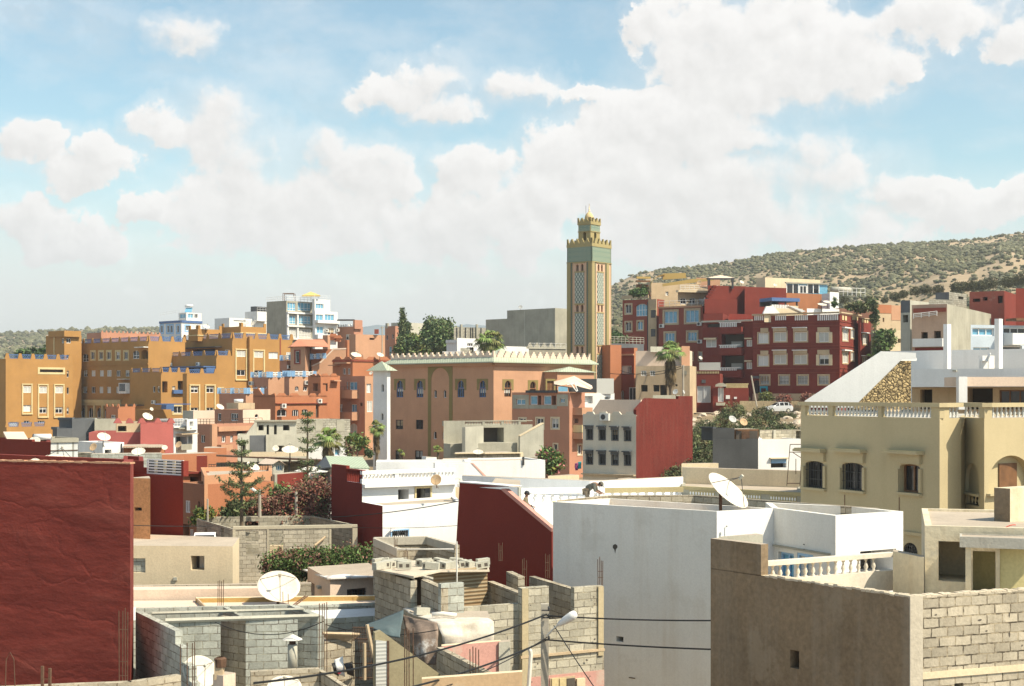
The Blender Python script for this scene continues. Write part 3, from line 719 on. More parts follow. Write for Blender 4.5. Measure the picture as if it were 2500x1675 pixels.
h.win(g, 771, 768, 789, 783, 'blue', mul=1); h.win(g, 793, 768, 816, 783, 'blue', mul=2); h.win(g, 773, 797, 790, 814, 'blue', mul=1); h.win(g, 800, 800, 816, 818, 'dark', mul=1)
h.balcony(g, 769, 783, 822, 790, .9, M['white']); h.balcony(g, 769, 818, 822, 828, .9, M['white']); h.ac(g, 796, 807); h.ac(g, 822, 806)
d = h.blk(chain(762, 768, 806, 288, 42), 730, zb=c.z1-.4, mat=M['white'], par=.3); h.win(d.faces[1], 771, 742, 790, 754, 'blue', mul=2)
h.rail(Vector((*d.pts[1], d.z1)), Vector((*d.pts[2], d.z1)), .8, M['wframe'], 5, 2)
pq = PT(690, 717, 292); mb = MB()
for dx in (0, 2.2):
    for dy in (0, 2): mb.obox(pq+Vector((dx, dy, -1.4)), (.1, 0, 0), (0, .1, 0), (0, 0, 1.4))
mb.obox(pq, (2.3, 0, 0), (0, .12, 0), (0, 0, .12)); mb.obox(pq+Vector((0, 2, 0)), (2.3, 0, 0), (0, .12, 0), (0, 0, .12)); h.part(mb, 'pergola', M['wood']); h.done()
r = empty('parasol', PT(759, 735, 290), 'pale yellow square parasol open on the roof of the tall flats', 'parasol')
mb = MB(); mb.tube([PT(759, 735, 290), PT(759, 713, 290)], .05); mb.build('pole', M['wframe'], r)
mb = MB(); c = PT(759, 712, 290); e = [PT(737, 721, 288), PT(782, 721, 288), PT(782, 721, 292), PT(737, 721, 292)]
for i in range(4): mb.poly([c, e[i], e[(i+1) % 4]]); mb.prism([e[i], e[(i+1) % 4], e[(i+1) % 4]-Vector((0, 0, .25)), e[i]-Vector((0, 0, .25))], (0, 0.02, 0))
mb.build('canopy', simple('straw_canvas', (.62, .46, .16), .8), r)
h = House('pinkish flat with a dark terrace shelter beside the tall concrete flats', M['pinkbrown'])
b = h.blk(chain(815, 864, 886, 287, 42), 797); h.blk(chain(862, 866, 885, 286.5, 42), 781, zb=b.z1-.5, par=.3)
mb = MB(); q = PT(824, 782, 288); mb.obox(q, (3.4, 0, 0), (0, 2.5, 0), (0, 0, .2)); 
for dx in (0, 3.2): mb.obox(q+Vector((dx, 0, -1.5)), (.15, 0, 0), (0, .15, 0), (0, 0, 1.5))
h.part(mb, 'terrace_shelter', M['darkgrey']); h.win(b.faces[0], 844, 816, 856, 830, 'dark'); h.crenel(b.faces[0], 826, 862, b.z1, .5, 6, .25, post=M['whiteclean']); h.done()
h = House('long low terracotta house with a chimney below the concrete flats', M['terra'])
b = h.blk(chain(852, 868, 940, 278, 45), 816); h.win(b.faces[1], 902, 825, 914, 830, 'hole', dep=.4)
mb = MB(); mb.obox(PT(914, 815, 281), (.8, 0, 0), (0, .8, 0), (0, 0, .9)); h.part(mb, 'chimney', M['maroon']); h.done()
h = House('slim pink tower house beside the cypress', M['pinkbrown'])
b = h.blk(chain(940, 965, 973, 272, 35), 796); h.win(b.faces[0], 943, 818, 947, 830, 'dark', mul=0); h.win(b.faces[0], 957, 816, 961, 827, 'dark', mul=0); h.win(b.faces[0], 950, 846, 956, 868, 'blue', mul=0)
h.blk(chain(941, 946, 950, 273, 40), 789, zb=b.z1-.4, par=.2, mat=M['cement']); h.done()
h = House('long unpainted concrete house behind the pepper tree', M['cementlt'])
b = h.blk(chain(955, 985, 1045, 300, 42), 787); h.done()
h = House('unfinished concrete block shell with bare columns on the skyline', M['blockfar'])
b = h.blk(front(1108, 252, 1186, 256, 9), 798, open=True, par=.25)
for x in (1125, 1163): h.ledge(b.faces[0], x-2, 792, x+2, 826, .3, 'concrete_column', M['cement'])
for x in (1115, 1136, 1149, 1154, 1174): h.ledge(b.faces[0], x-.7, 800, x+.7, 826, .15, 'concrete_column', M['darkgrey'])
h.done()
h = House('small white house behind the palm, with a rubble wall', M['white'])
b = h.blk(front(1116, 228, 1174, 232, 8), 825); h.win(b.faces[0], 1141, 838, 1155, 846, 'dark', mul=2)
w_ = h.blk(front(1124, 222, 1157, 223, 2), 850, mat=M['blockfar']); h.win(w_.faces[0], 1147, 848, 1156, 861, 'hole'); h.done()
h = House('white garden wall below the big grey concrete block', M['white'], cat='wall', name='garden_wall')
h.blk(front(1228, 222, 1296, 226, 1), 845); h.blk(front(1080, 221, 1130, 221, 2), 858); h.done()
h = House('big blank grey concrete block left of the minaret', M['cement'])
b = h.blk(chain(1238, 1355, 1420, 238, 42), 752); h.blk(chain(1186, 1240, 1300, 246, 42), 778, roof=M['roofgrey'])
h.ledge(b.faces[0], 1280, 760, 1281.5, 845, .06, 'pipe', M['cementlt']); h.done()
h = House('grey crenellated house at the foot of the minaret', M['cement'])
b = h.blk(front(1291, 212, 1382, 214, 8), 851, par=1.2); f = b.faces[0]; h.crenel(f, 1294, 1380, b.z1, .9, 5, .5, step=True)
h.ledge(f, 1291, 848, 1382, 852, .12, 'string_course', M['cementlt']); h.win(f, 1322, 869, 1327, 880, 'hole'); h.win(f, 1352, 868, 1362, 880, 'hole')
h.rail(Vector((*b.pts[0], b.z1)), Vector((*b.pts[1], b.z1)), .8, M['wframe'], 8, 2); h.done()
# ================================================================ MINARET
mt = empty('minaret', XY(1445, 200).to_3d()+Vector((0, 0, 5)), 'tall square minaret with green tile bands and stepped battlements', 'minaret')
M['minar'] = plaster('minaret_ochre_stone', (.35, .285, .135), var=.08, dirt=.15, dc=(.3, .2, .1))
M['minpink'] = plaster('minaret_pink_field', (.60, .40, .27), var=.06, dirt=.1)
def tilemat(key, c1, c2, c3, sx, mode):
    t = NT(key); uv = t.n('TexCoord').outputs['UV']; s = t.n('SeparateXYZ'); t.l(uv, s.inputs[0])
    if mode == 'net':
        a = t.math('ADD', s.outputs[0], t.math('MULTIPLY', s.outputs[1], .72)); b = t.math('SUBTRACT', s.outputs[0], t.math('MULTIPLY', s.outputs[1], .72))
        fa = t.math('ABSOLUTE', t.math('SINE', t.math('MULTIPLY', a, math.pi/sx))); fb = t.math('ABSOLUTE', t.math('SINE', t.math('MULTIPLY', b, math.pi/sx)))
        k = t.math('MINIMUM', fa, fb); col = t.mix(t.rng(k, .32, .42, 0, 1), c1, c2)
        col = t.mix(t.rng(k, .8, .86, 0, 1), col, c3)
    elif mode == 'rosette':
        m = t.n('TexVoronoi', feature='F1'); m.inputs['Randomness'].default_value = 0; m.inputs['Scale'].default_value = 1/sx; t.l(uv, m.inputs['Vector'])
        d = m.outputs['Distance']; ring = t.math('SINE', t.math('MULTIPLY', d, 22)); col = t.mix(t.rng(ring, -.2, .3, 0, 1), c1, c2); col = t.mix(t.rng(d, .5, .62, 0, 1), col, c3)
    else:
        col = t.mix(t.rng(t.math('SINE', t.math('MULTIPLY', s.outputs[1], 2*math.pi/sx)), -.3, .3, 0, 1), c1, c2)
    t.col(col); t.b.inputs['Roughness'].default_value = .5; MATS[key] = t.m; return t.m
M['rosette'] = tilemat('green_rosette_tiles', (.09, .15, .12), (.36, .40, .27), (.19, .27, .20), .7, 'rosette')
M['net'] = tilemat('green_lattice_tiles', (.05, .085, .075), (.46, .47, .38), (.40, .43, .34), .52, 'net')
M['stripe'] = tilemat('dark_stripe_tiles', (.03, .06, .055), (.12, .16, .12), (0, 0, 0), .3, 's')
mpts = chain(1385.5, 1445, 1491, 200, 37.5); mpts.append(mpts[0]+mpts[2]-mpts[1])
mc = sum(mpts, Vector((0, 0)))/4; mside = (mpts[1]-mpts[0]).length
def sq(scale): return [mc+(p-mc)*scale for p in mpts]
def mfaces(pts): return [Face(pts[i], pts[(i+1) % 4]) for i in range(4)]
ztop = ZZ(598, 200); zgrn = ZZ(637, 200); z0 = CZ-9
fs = mfaces(sq(1.0)); s_ = mside
mb = MB(); wh = []
rows = [(643, 660), (743, 760), (845, 862)]
for f in fs:
    for (ya, yb) in rows:
        za, zb_ = ZZ(yb, 200), ZZ(ya, 200)
        for c in (.40, .60): f.holes.append((s_*(c-.055), s_*(c+.055), za, zb_, .5, 1)); wh.append((f, s_*c, za, zb_))
    wallface(mb, f, z0, ztop)
mb.poly([(*p, ztop-.4) for p in sq(1.0)]); mb.build('shaft', M['minpink'], mt)
for f, c, za, zb_ in wh:
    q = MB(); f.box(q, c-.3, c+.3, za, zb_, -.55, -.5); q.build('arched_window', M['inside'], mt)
mb = MB(); mg = MB(); mn = MB(); ms2 = MB()
for f in fs:
    for a, b_ in ((0, .13), (.87, 1)): f.box(mb, s_*a-(.05 if a == 0 else 0), s_*b_+(.05 if b_ == 1 else 0), z0, zgrn, .004, .1)
    for a in (.14, .20, .785, .845): f.box(mb, s_*a, s_*(a+.012), z0, zgrn-.004, .004, .07)
    for a in (.155, .80): f.box(ms2, s_*a, s_*(a+.042), z0, zgrn-.01, .004, .04)
    for (ya, yb) in ((664, 739), (764, 841), (866, 925)): mn = MB(); f.box(mn, s_*.31, s_*.69, ZZ(yb, 200), ZZ(ya, 200), .004, .05); mn.build('lattice_panel', M['net'], mt)
    for y in (639.5, 662, 741.5, 762, 843, 864): f.box(mb, s_*.29, s_*.71, ZZ(y+1.4, 200), ZZ(y-1.4, 200), .006, .085)
mb.build('stone_frame', M['minar'], mt); ms2.build('tile_strip', M['stripe'], mt)
mb = MB(); mb2 = MB()
for f in mfaces(sq(1.02)):
    f.box(mb, 0, f.L, zgrn, ZZ(601, 200), 0, -.2); f.box(mb2, -.05, f.L+.05, zgrn-.12, zgrn, 0, .1); f.box(mb2, -.04, f.L+.04, ZZ(601, 200), ZZ(593, 200), .06, -.2)
mb.build('green_tile_band', M['rosette'], mt); mb2.build('cornice', M['minar'], mt)
def battlement(scale, z, h, n, mat):
    mb = MB()
    for f in mfaces(sq(scale)):
        for i in range(n+1):
            c = f.L*i/n; w_ = f.L/n*.33
            for (k, za, zb_) in ((1, 0, .4), (.66, .4, .7), (.33, .7, 1)):
                u0, u1 = max(-.03, c-w_*k), min(f.L+.03, c+w_*k); f.box(mb, u0, u1, z+h*za, z+h*zb_, .03, -.22)
    return mb.build('battlement', mat, mt)
battlement(1.02, ZZ(593, 200), .75, 5, M['minar'])
lz0 = ztop-.5; lz1 = ZZ(541, 200); mb = MB(); lf = mfaces(sq(.5)); 
for f in lf:
    f.holes.append((f.L*.38, f.L*.62, ZZ(583, 200), ZZ(562, 200), 1.0, 1)); wallface(mb, f, lz0, lz1)
mb.poly([(*p, lz1-.1) for p in sq(.5)]); mb.build('lantern', M['minar'], mt)
mb = MB(); mb2 = MB()
for f in mfaces(sq(.51)): f.box(mb, .1, f.L-.1, ZZ(560, 200), ZZ(545, 200), .004, -.05)
for f in mfaces(sq(.53)): f.box(mb2, -.02, f.L+.02, ZZ(544, 200), ZZ(537, 200), .05, -.2)
for f in mfaces(sq(.52)): f.box(mb2, 0, f.L, ZZ(562, 200), ZZ(560, 200), .05, -.1)
mb.build('lantern_tile_band', M['rosette'], mt); mb2.build('lantern_cornice', M['minar'], mt); battlement(.53, ZZ(537, 200), .6, 3, M['minar'])
mb = MB(); c = Vector((*mc, lz1-.1)); zd = ZZ(528, 201)-lz1; mb.lathe(c, [(.62, 0), (.62, zd), (.66, zd+.02), (.64, zd+.25), (.5, zd+.6), (.3, zd+.85), (.12, zd+1.0), (.04, zd+1.05)], 16); mb.build('dome', plaster('dome_plaster', (.62, .46, .24), dirt=.1), mt, smooth=True)
mb = MB(); zf = lz1+zd+.9; mb.tube([(*mc, zf), (*mc, zf+1.15)], .035, n=6)
for k, rr in ((.15, .12), (.42, .09), (.65, .07)): mb.lathe((*mc, zf+k), [(0, -rr), (rr*.7, -rr*.7), (rr, 0), (rr*.7, rr*.7), (0, rr)], 8)
mb.build('finial', simple('brass', (.5, .35, .12), .4, .8), mt)
mb = MB(); q = Vector((*lf[0].P(0.2, 0).xy, 0)); 
mb.tube([Vector((mc.x-.5, mc.y-.6, lz1)), Vector((mc.x-.5, mc.y-.6, lz1+2.6))], .025, n=5); mb.build('lightning_rod', M['iron'], mt)
# ================================================================ MOSQUE
h = House('large terracotta mosque with horseshoe windows, green tiled eaves and white merlons', M['terra'], 'mosque', 'mosque')
tp = chain(953, 1205, 1442, 168, 44); b = h.blk(tp, 882, par=1.2); f, g = b.faces[0], b.faces[1]
M['khaki'] = plaster('khaki_stencil', (.235, .185, .07), var=.1, dirt=.1)
def keyhole(ff, x, y0, y1, w):
    """horseshoe headed window: narrow round head over wider shoulders, in a khaki frame"""
    h.win(ff, x-w*.5, (y0+y1)/2-1, x+w*.5, y1, 'dark', fr=M['bluerail'] if ff is f else M['wood'], mul=2)
    h.win(ff, x-w*.44, y0, x+w*.44, (y0+y1)/2-1.5, 'dark', arch=1, fr=M['bluerail'] if ff is f else M['wood'], mul=1)
    e = 5; q = h.plate(ff, [(x-w*.5-e, y0-4), (x+w*.5+e, y0-4), (x+w*.5+e, (y0+y1)/2+3), (x+w*.5+.6, (y0+y1)/2+3), (x+w*.5+.6, (y0+y1)/2-2), (x+w*.47, y0+7), (x+w*.3, y0+1), (x, y0-1), (x-w*.3, y0+1), (x-w*.47, y0+7), (x-w*.5-.6, (y0+y1)/2-2), (x-w*.5-.6, (y0+y1)/2+3), (x-w*.5-e, (y0+y1)/2+3)], .03, .034, 'painted_window_surround', M['khaki'])
for x in (976, 1025, 1125, 1178): keyhole(f, x, 929, 970, 17)
keyhole(g, 1240, 930, 969, 17); keyhole(g, 1301, 932, 969, 15); keyhole(g, 1378, 930, 965, 14)
for x in (1063, 1086): h.win(f, x-3.5, 952, x+3.5, 971, 'dark', arch=1, mul=0)
for x in (975, 1024): h.win(f, x-9, 1025, x+9, 1048, 'dark', fr=M['iron'], bars=5)
h.win(f, 1013, 1100, 1032, 1124, 'dark', fr=M['iron'], bars=5); h.win(f, 965, 1100, 983, 1126, 'dark', fr=M['iron'], bars=5)
h.win(f, 1058, 1053, 1066, 1072, 'dark', arch=1, mul=0); h.win(f, 1080, 1053, 1085, 1072, 'dark', arch=1, mul=0)
# khaki painted portal outline
arc = [(1075-22*math.cos(t), 928-30*math.sin(t)) for t in [math.pi*i/16 for i in range(17)]]
h.plate(f, [(1045, 1124), (1045, 886), (1105, 886), (1105, 1124), (1096, 1124), (1097, 928)]+[(x+.0, y) for x, y in arc[::-1]]+[(1053, 928), (1052, 1124)], .03, .034, 'painted_portal_band', M['khaki'])
# eave: projecting tile slope with merlons behind it
def eave(pts, z, out, up, mat, name='tiled_eave', inn=.0):
    mb = MB(); A = inset(pts, -out); B = inset(pts, inn)
    for i in range(4):
        j = (i+1) % 4
        mb.poly([(*A[i], z), (*A[j], z), (*B[j], z+up), (*B[i], z+up)]); mb.poly([(*A[i], z), (*A[j], z), (*A[j], z-.12), (*A[i], z-.12)]); mb.poly([(*A[i], z-.12), (*A[j], z-.12), (*B[j], z-.12), (*B[i], z-.12)])
    return h.part(mb, name, mat)
eave(b.pts, b.z1-.05, .75, .55, M['greentile'], inn=.05)
mb = MB()
for ff in b.faces[:3]: ff.box(mb, 0, ff.L, b.z1-.5, b.z1-.18, .004, .3)
h.part(mb, 'eave_moulding', M['terra'])
for ff, n in ((f, 17), (g, 15)):
    for i in range(n+1):
        c = ff.L*(i+.0)/n; mb = MB(); z = b.z1+.5
        for (k, za, zb_) in ((.5, 0, .28), (.33, .28, .52), (.16, .52, .75)): ff.box(mb, max(0.02, c-k), min(ff.L-.02, c+k), z+za, z+zb_, -.25, -.03)
        h.part(mb, 'merlon', M['peach'])
def hip(pts, z0, z1, mat, over=.4, name='green_tiled_roof', host=None):
    mb = MB(); A = inset(pts, -over); c = sum(A, Vector((0, 0)))/4
    for i in range(4): mb.poly([(*A[i], z0), (*A[(i+1) % 4], z0), (*c, z1)])
    mb.poly([(*p, z0) for p in A[::-1]]); return (host or h).part(mb, name, mat)
sk = chain(1186, 1208, 1262, 179, 44); sk.append(sk[0]+sk[2]-sk[1]); sb = h.blk(sk[:3], z=ZZ(872, 179), zb=b.z1-1.3, par=0); hip(sk, sb.z1, ZZ(850, 181), M['greentile'])
eb = [b.pts[0]+Vector((1, 6)), b.pts[1]+Vector((-2, 8)), b.pts[1]+Vector((3, 13)), b.pts[0]+Vector((7, 12))]
mb = MB(); A = [PT(962, 877, 181), PT(1180, 870, 174), PT(1180, 864, 180), PT(985, 868, 187)]; mb.poly(A); h.part(mb, 'green_tiled_roof', M['greentile'])
# porch with green pyramid on the right face
pp = [g.A+g.d*g.u(1328)+g.n*2.2, g.A+g.d*g.u(1418)+g.n*2.2, g.A+g.d*g.u(1418)+g.n*.02, g.A+g.d*g.u(1328)+g.n*.02]
pb = h.blk(pp, z=ZZ(908, pp[0].y), par=0); hip(pp, pb.z1, ZZ(894, pp[0].y), M['greentile'], .3)
h.win(pb.faces[0], 1335, 930, 1352, 975, 'dark', arch=1, fr=M['wood'], sur=M['khaki'], sw=.25, pane=M['wood'])
# white corner turret
tw = chain(911, 945, 953, 165, 42); tb = h.blk(tw, 905, mat=M['white'], par=0, name='turret_wall')
hip(tb.pts, tb.z1, ZZ(883, 169), M['greentile'], .6)
h.win(tb.faces[0], 931, 938, 937, 957, 'dark', arch=1, mul=0); h.win(tb.faces[0], 930, 1009, 936, 1026, 'dark', arch=1, mul=0)
h.done()
# ================================================================ ORANGE AND PINK HOUSES LEFT OF THE MOSQUE
def zig(h, f, x0, x1, y, n, hgt, mat, th=.2, off=0.0, name='stepped_parapet'):
    """battlement of trapezoid humps along the wall top, one continuous plate"""
    pts = [(x0, y+3), (x0, y)]; s_ = (x1-x0)/n
    for i in range(n):
        a = x0+s_*i; pts += [(a+s_*.12, y), (a+s_*.3, y-hgt), (a+s_*.7, y-hgt), (a+s_*.88, y)]
    pts += [(x1, y), (x1, y+3)]; return h.plate(f, pts, th, off, name, mat)
def bluewhite(h, A, B, n=4):
    """low white terrace rail between light blue posts"""
    A = Vector(A); B = Vector(B); mb = MB(); d = (B-A).normalized()
    for i in range(n): p = A.lerp(B, i/(n-1)); mb.cbox(p+Vector((0, 0, .4)), .5, .5, .85); 
    mb.obox(A+Vector((0, 0, .02)), B-A, (0, .3, 0), (0, 0, .1)); h.part(mb, 'railing_posts', M['ltblue'])
    mb = MB()
    for z in (.3, .62): mb.obox(A+Vector((0, -.1, z)), B-A, (0, .16, 0), (0, 0, .14))
    for i in range(n-1): p = A.lerp(B, (i+.5)/(n-1)); mb.cbox(p+Vector((0, 0, .4)), .2, .2, .7)
    h.part(mb, 'railing', M['whiteclean'])
h = House('orange house with a tiled hip roof turret and a diagonal stair wall', M['terra'])
tp = [XY(709, 221), XY(716, 216), XY(745, 215), XY(762, 221), XY(745, 228), XY(716, 228)]; b = h.blk(tp, 846, par=0)
h.win(b.faces[1], 721, 857, 731, 886, 'dark', mul=0, sur=M['maroon'], sw=.2)
mb = MB(); A = inset(tp, -.5); z = b.z1
rid = [PT(728, 828, 222), PT(790, 829, 224)]
mb.poly([(*A[0], z), (*A[1], z), rid[0]]); mb.poly([(*A[1], z), (*A[2], z), rid[0]]); mb.poly([(*A[2], z), PT(805, 847, 217), rid[1], rid[0]]); mb.poly([(*A[0], z), rid[0], rid[1], PT(805, 847, 227)]); mb.poly([PT(805, 847, 217), rid[1], PT(805, 847, 227)])
h.part(mb, 'hip_roof', plaster('salmon_roof_tile', (.55, .22, .13), dirt=.2))
c = h.blk(front(759, 219, 845, 221, 8), 852, par=0, mat=M['orange']); f = c.faces[0]
h.plate(f, [(759, 930), (759, 892), (780, 884), (811, 853), (842, 852), (842, 930)], .3, .8, 'stair_wall', M['terra'])
h.plate(f, [(757, 893), (780, 882.5), (811, 851), (842, 850), (842, 853), (812, 854), (781, 886), (759, 895)], .4, .86, 'stair_coping', M['peach'])
bluewhite(h, PT(761, 877, 217.6), PT(792, 875, 217.8), 3)
for x, y in ((806, 822), (817, 826)):
    mb = MB(); mb.obox(PT(x, y+8, 226), (.9, 0, 0), (0, .9, 0), (0, 0, 1.0)); mb.obox(PT(x-2, y, 225.8), (1.2, 0, 0), (0, 1.2, 0), (0, 0, .25)); h.part(mb, 'chimney', M['orange'])
h.blk(chain(788, 800, 806, 229, 42), 818, par=0); h.blk(chain(842, 848, 853, 222, 42), 830, par=0, mat=M['orange']); h.done()
h = House('tall orange and pink house with wavy battlements and stacked balconies', M['orange'])
b = h.blk(chain(812, 861, 955, 205, 42), 877, par=.9); f, g = b.faces[:2]
zig(h, g, 862, 954, 877, 3, 6, M['orange']); zig(h, f, 813, 860, 877, 2, 6, M['orange'])
h.wins(f, [841, 852], 899, 914, 7, 'dark', sur=M['pinkbrown']); h.ledge(f, 828, 885, 858, 888, .9, 'tiled_canopy', M['terra']); h.ledge(f, 812, 891, 829, 893, .9, 'tiled_canopy', M['terra'])
mb = MB(); g.box(mb, 0, g.L, b.z1-.3, b.z1-.1, .004, .15); f.box(mb, 0, f.L, b.z1-.3, b.z1-.1, .004, .15); h.part(mb, 'string_course', M['maroon'])
c = h.blk(chain(824, 891, 916, 201, 42), 918, mat=M['pinkbrown'], fm={1: M['terra']}, par=.2); f, g = c.faces[:2]
h.win(f, 853, 932, 872, 952, 'blue', mul=1); h.win(f, 846, 932, 850, 950, 'dark', mul=0); h.win(f, 832, 935, 840, 950, 'wshut') if False else None
for y in (953, 1006):
    h.balcony(f, 827, y, 842, y+20, 1.3, M['terra']); h.balcony(f, 846, y, 876, y+20, 1.3, M['terra'])
h.win(f, 828, 987, 836, 1006, 'dark'); h.win(f, 858, 987, 871, 1006, 'blue', mul=1); h.win(f, 879, 983, 885, 992, 'hole', dep=.4)
h.win(g, 895, 937, 906, 959, 'wshut'); h.win(g, 896, 979, 909, 1006, 'shut'); h.win(f, 855, 1034, 872, 1056, 'shut', arch=.6)
h.rail(c.faces[0].P(c.faces[0].L*.05, ZZ(953, 200), 1.2), c.faces[0].P(c.faces[0].L*.8, ZZ(953, 198), 1.2), .5, M['iron'], 6, 1)
h.done()
h = House('burnt orange villa with zigzag battlements and arched white windows', M['orange'])
b = h.blk(chain(618, 672, 800, 188, 30), 966, par=.8); f, g = b.faces[:2]
zig(h, g, 674, 735, 966, 2, 6, M['orange']); zig(h, g, 754, 798, 966, 2, 6, M['orange']); h.plate(f, [(618, 969), (618, 948), (630, 948), (641, 964), (660, 964), (670, 960), (672, 969)], .2, 0, 'stepped_parapet', M['orange'])
h.win(g, 676, 999, 700, 1017, 'dark', arch=.3, mul=1); h.win(g, 713, 1000, 729, 1020, 'dark', arch=.3, mul=2); h.win(g, 737, 999, 751, 1013, 'dark', arch=.3)
h.ledge(g, 734, 967, 752, 1040, -.0, 'pilaster', M['maroon']) if False else None
h.ac(g, 689, 991); h.ac(g, 777, 979); h.ledge(g, 672, 984, 798, 985.5, .25, 'string_course', M['maroon']); h.win(g, 771, 988, 778, 1020, 'hole', dep=.3)
h.balcony(g, 676, 1016, 716, 1026, .8, M['orange'])
c = h.blk(chain(752, 783, 830, 199, 42), 917, par=.6, mat=M['orange']); zig(h, c.faces[0], 760, 782, 917, 2, 4, M['orange']); zig(h, c.faces[1], 784, 826, 917, 2, 5, M['orange'])
h.win(c.faces[0], 764, 936, 781, 955, 'hole'); h.win(c.faces[1], 788, 936, 800, 955, 'hole'); h.ledge(c.faces[1], 807, 928, 824, 931, .8, 'tiled_canopy', M['terra']); h.done()
for (lab, ch, D, top, x0, x1, n, wins, acs) in (
  ('pink house with arched slots under a white and blue terrace rail', (616, 655, 700), 213, 921, 620, 692, 5, ((622, 943, 628, 948), (635, 943, 641, 948), (645, 943, 651, 948)), ((616, 936),)),
  ('pink house with two small arched windows under a white and blue rail', (694, 706, 768), 207, 919, 708, 759, 4, ((720, 943, 729, 955), (740, 943, 750, 955)), ((747, 934),)),
  ('low pink house with white and blue rail beside a satellite dish', (535, 600, 640), 203, 961, 538, 617, 4, (), ())):
    h = House(lab, M['terra']); b = h.blk(chain(*ch, D, 42), top, par=.05, fm={0: M['pinkbrown']})
    for w_ in wins: h.win(b.faces[0 if w_[0] < ch[1] else 1], *w_, 'dark', arch=.8, mul=1)
    for a_ in acs: h.ac(b.faces[0] if a_[0] < ch[1] else b.faces[1], *a_)
    pA, pB, pC = [Vector((*p, b.z1)) for p in b.pts[:3]]; bluewhite(h, pA, pB, 3); bluewhite(h, pB.lerp(pC, .16), pC, 3); h.done()
h = House('tall slim pinkish house wall with an air conditioner beside the hip roof turret', M['pinkbrown'])
b = h.blk(chain(684, 700, 716, 226, 42), 880); h.ac(b.faces[1], 705, 896); h.win(b.faces[1], 702, 903, 708, 912, 'dark') if False else None
bluewhite(h, PT(687, 880, 226.5), PT(709, 879, 224.6), 2); h.done()
# ================================================================ SECOND ROW LEFT: PINK AND CONCRETE HOUSES
h = House('dusty pink house with a round porthole window and beige rooms on its roof', M['pinkbrown'])
b = h.blk(chain(524, 593, 660, 172, 42), 1000, fm={1: M['peach']}); f, g = b.faces[:2]  # paler peach on the right face paints in its sunlight
h.win(f, 531, 1009, 540, 1028, 'dark', mul=0); h.win(f, 563, 1009, 581, 1028, 'dark', mul=2); h.win(g, 622, 1011, 631, 1020, 'dark', arch=1, mul=0)
h.blk(chain(553, 582, 622, 178, 42), 984, zb=b.z1-.6, mat=M['beige']); h.blk(chain(446, 472, 530, 176, 42), 1003, mat=M['cementlt'], fm={1: M['peach']})
mb = MB(); q = PT(572, 979, 180); mb.tube([q, q+Vector((1.1, 0, 0))], .25, n=10); h.part(mb, 'water_tank', M['whiteclean'], smooth=True); h.done()
h = House('pink house with ochre pilaster, balcony and thin roof rail', M['pinkbrown'])
b = h.blk(chain(482, 512, 640, 163, 30), 1036, par=.3, fm={0: M['pinkbrown']}); f, g = b.faces[:2]
h.ledge(g, 512, 1036, 525, 1112, .35, 'pilaster', M['terra']); h.win(f, 490, 1062, 500, 1081, 'dark'); h.win(g, 541, 1064, 551, 1080, 'dark'); h.win(g, 562, 1064, 569, 1080, 'wshut') 
h.balcony(g, 524, 1085, 553, 1100, 1.0, M['terra']); h.win(g, 578, 1048, 600, 1062, 'hole', dep=.6); h.balcony(g, 526, 1040, 620, 1052, .5, M['terra'], 'parapet_band')
h.rail(g.P(0, b.z1), g.P(g.L, b.z1), .6, M['rust'], 9, 2, .03); h.rail(f.P(0, b.z1), f.P(f.L, b.z1), .6, M['rust'], 5, 2, .03); h.done()
h = House('narrow white house with dark open balcony and a shade cloth', M['white'])
b = h.blk(front(424, 157, 482, 160, 8), 1040, par=.3); f = b.faces[0]
h.win(f, 430, 1066, 457, 1086, 'hole'); h.win(f, 460, 1065, 470, 1085, 'hole'); h.balcony(f, 430, 1084, 456, 1098, .8, M['cement'])
c = h.blk(front(456, 157.2, 482, 159.8, 5), 1024, zb=b.z1-.5, par=.2); h.win(c.faces[0], 463, 1029, 472, 1041, 'hole')
h.ledge(f, 424, 1044, 456, 1047, .8, 'balcony_slab', M['cement']); h.ledge(f, 428, 1058, 470, 1060, 1.0, 'awning', M['beige']); h.rail(f.P(.1, b.z1), f.P(1.4, b.z1), .8, M['wframe'], 4, 3); h.done()
h = House('rose red house front with small corner horns and a beige roof room', M['rosepink'])
b = h.blk(front(343, 146, 423, 148, 9), 1032, par=.3); c = h.blk(front(217, 147.5, 344, 148.5, 8), 1056, par=.3)
r_ = h.blk(front(284, 150, 343, 151, 4), 1030, zb=c.z1-.6, par=.2, mat=M['beige']); h.win(r_.faces[0], 288, 1040, 309, 1053, 'hole')
for ff, x in ((b.faces[0], 347), (b.faces[0], 386), (b.faces[0], 418), (r_.faces[0], 288), (r_.faces[0], 317)):
    u, z = ff.hit(x, 1031); mb = MB(); mb.prism([ff.P(u-.45, z-.1, .02), ff.P(u+.45, z-.1, .02), ff.P(u+.12, z+.42, .02), ff.P(u-.12, z+.42, .02)], ff.P(0, 0, -.4)-ff.P(0, 0)); h.part(mb, 'roof_horn', M['rosepink'])
h.done()
h = House('dark grey cement house with an unpainted lighter half, below the ochre hotel', M['cementdk'])
b = h.blk(front(176, 158, 231, 160, 8), 1022, par=.3); h.blk(front(231, 158.6, 283, 160.5, 8), 1023, par=.3, mat=M['cement']); h.blk(front(139, 157, 176, 157.9, 8), 1046, par=.3, mat=M['cementdk'])
h.blk(front(120, 150, 190, 152, 6), 1070, par=.3, mat=M['cement']); h.done()
h = House('unfinished grey concrete house with empty windows and a raw stair wall', M['cementlt'])
b = h.blk(front(580, 149, 747, 152, 5), 1062, par=.3); f = b.faces[0]
c = h.blk(front(623, 151.5, 724, 153, 5), 1029, zb=b.z1-.4, par=.1); g = c.faces[0]
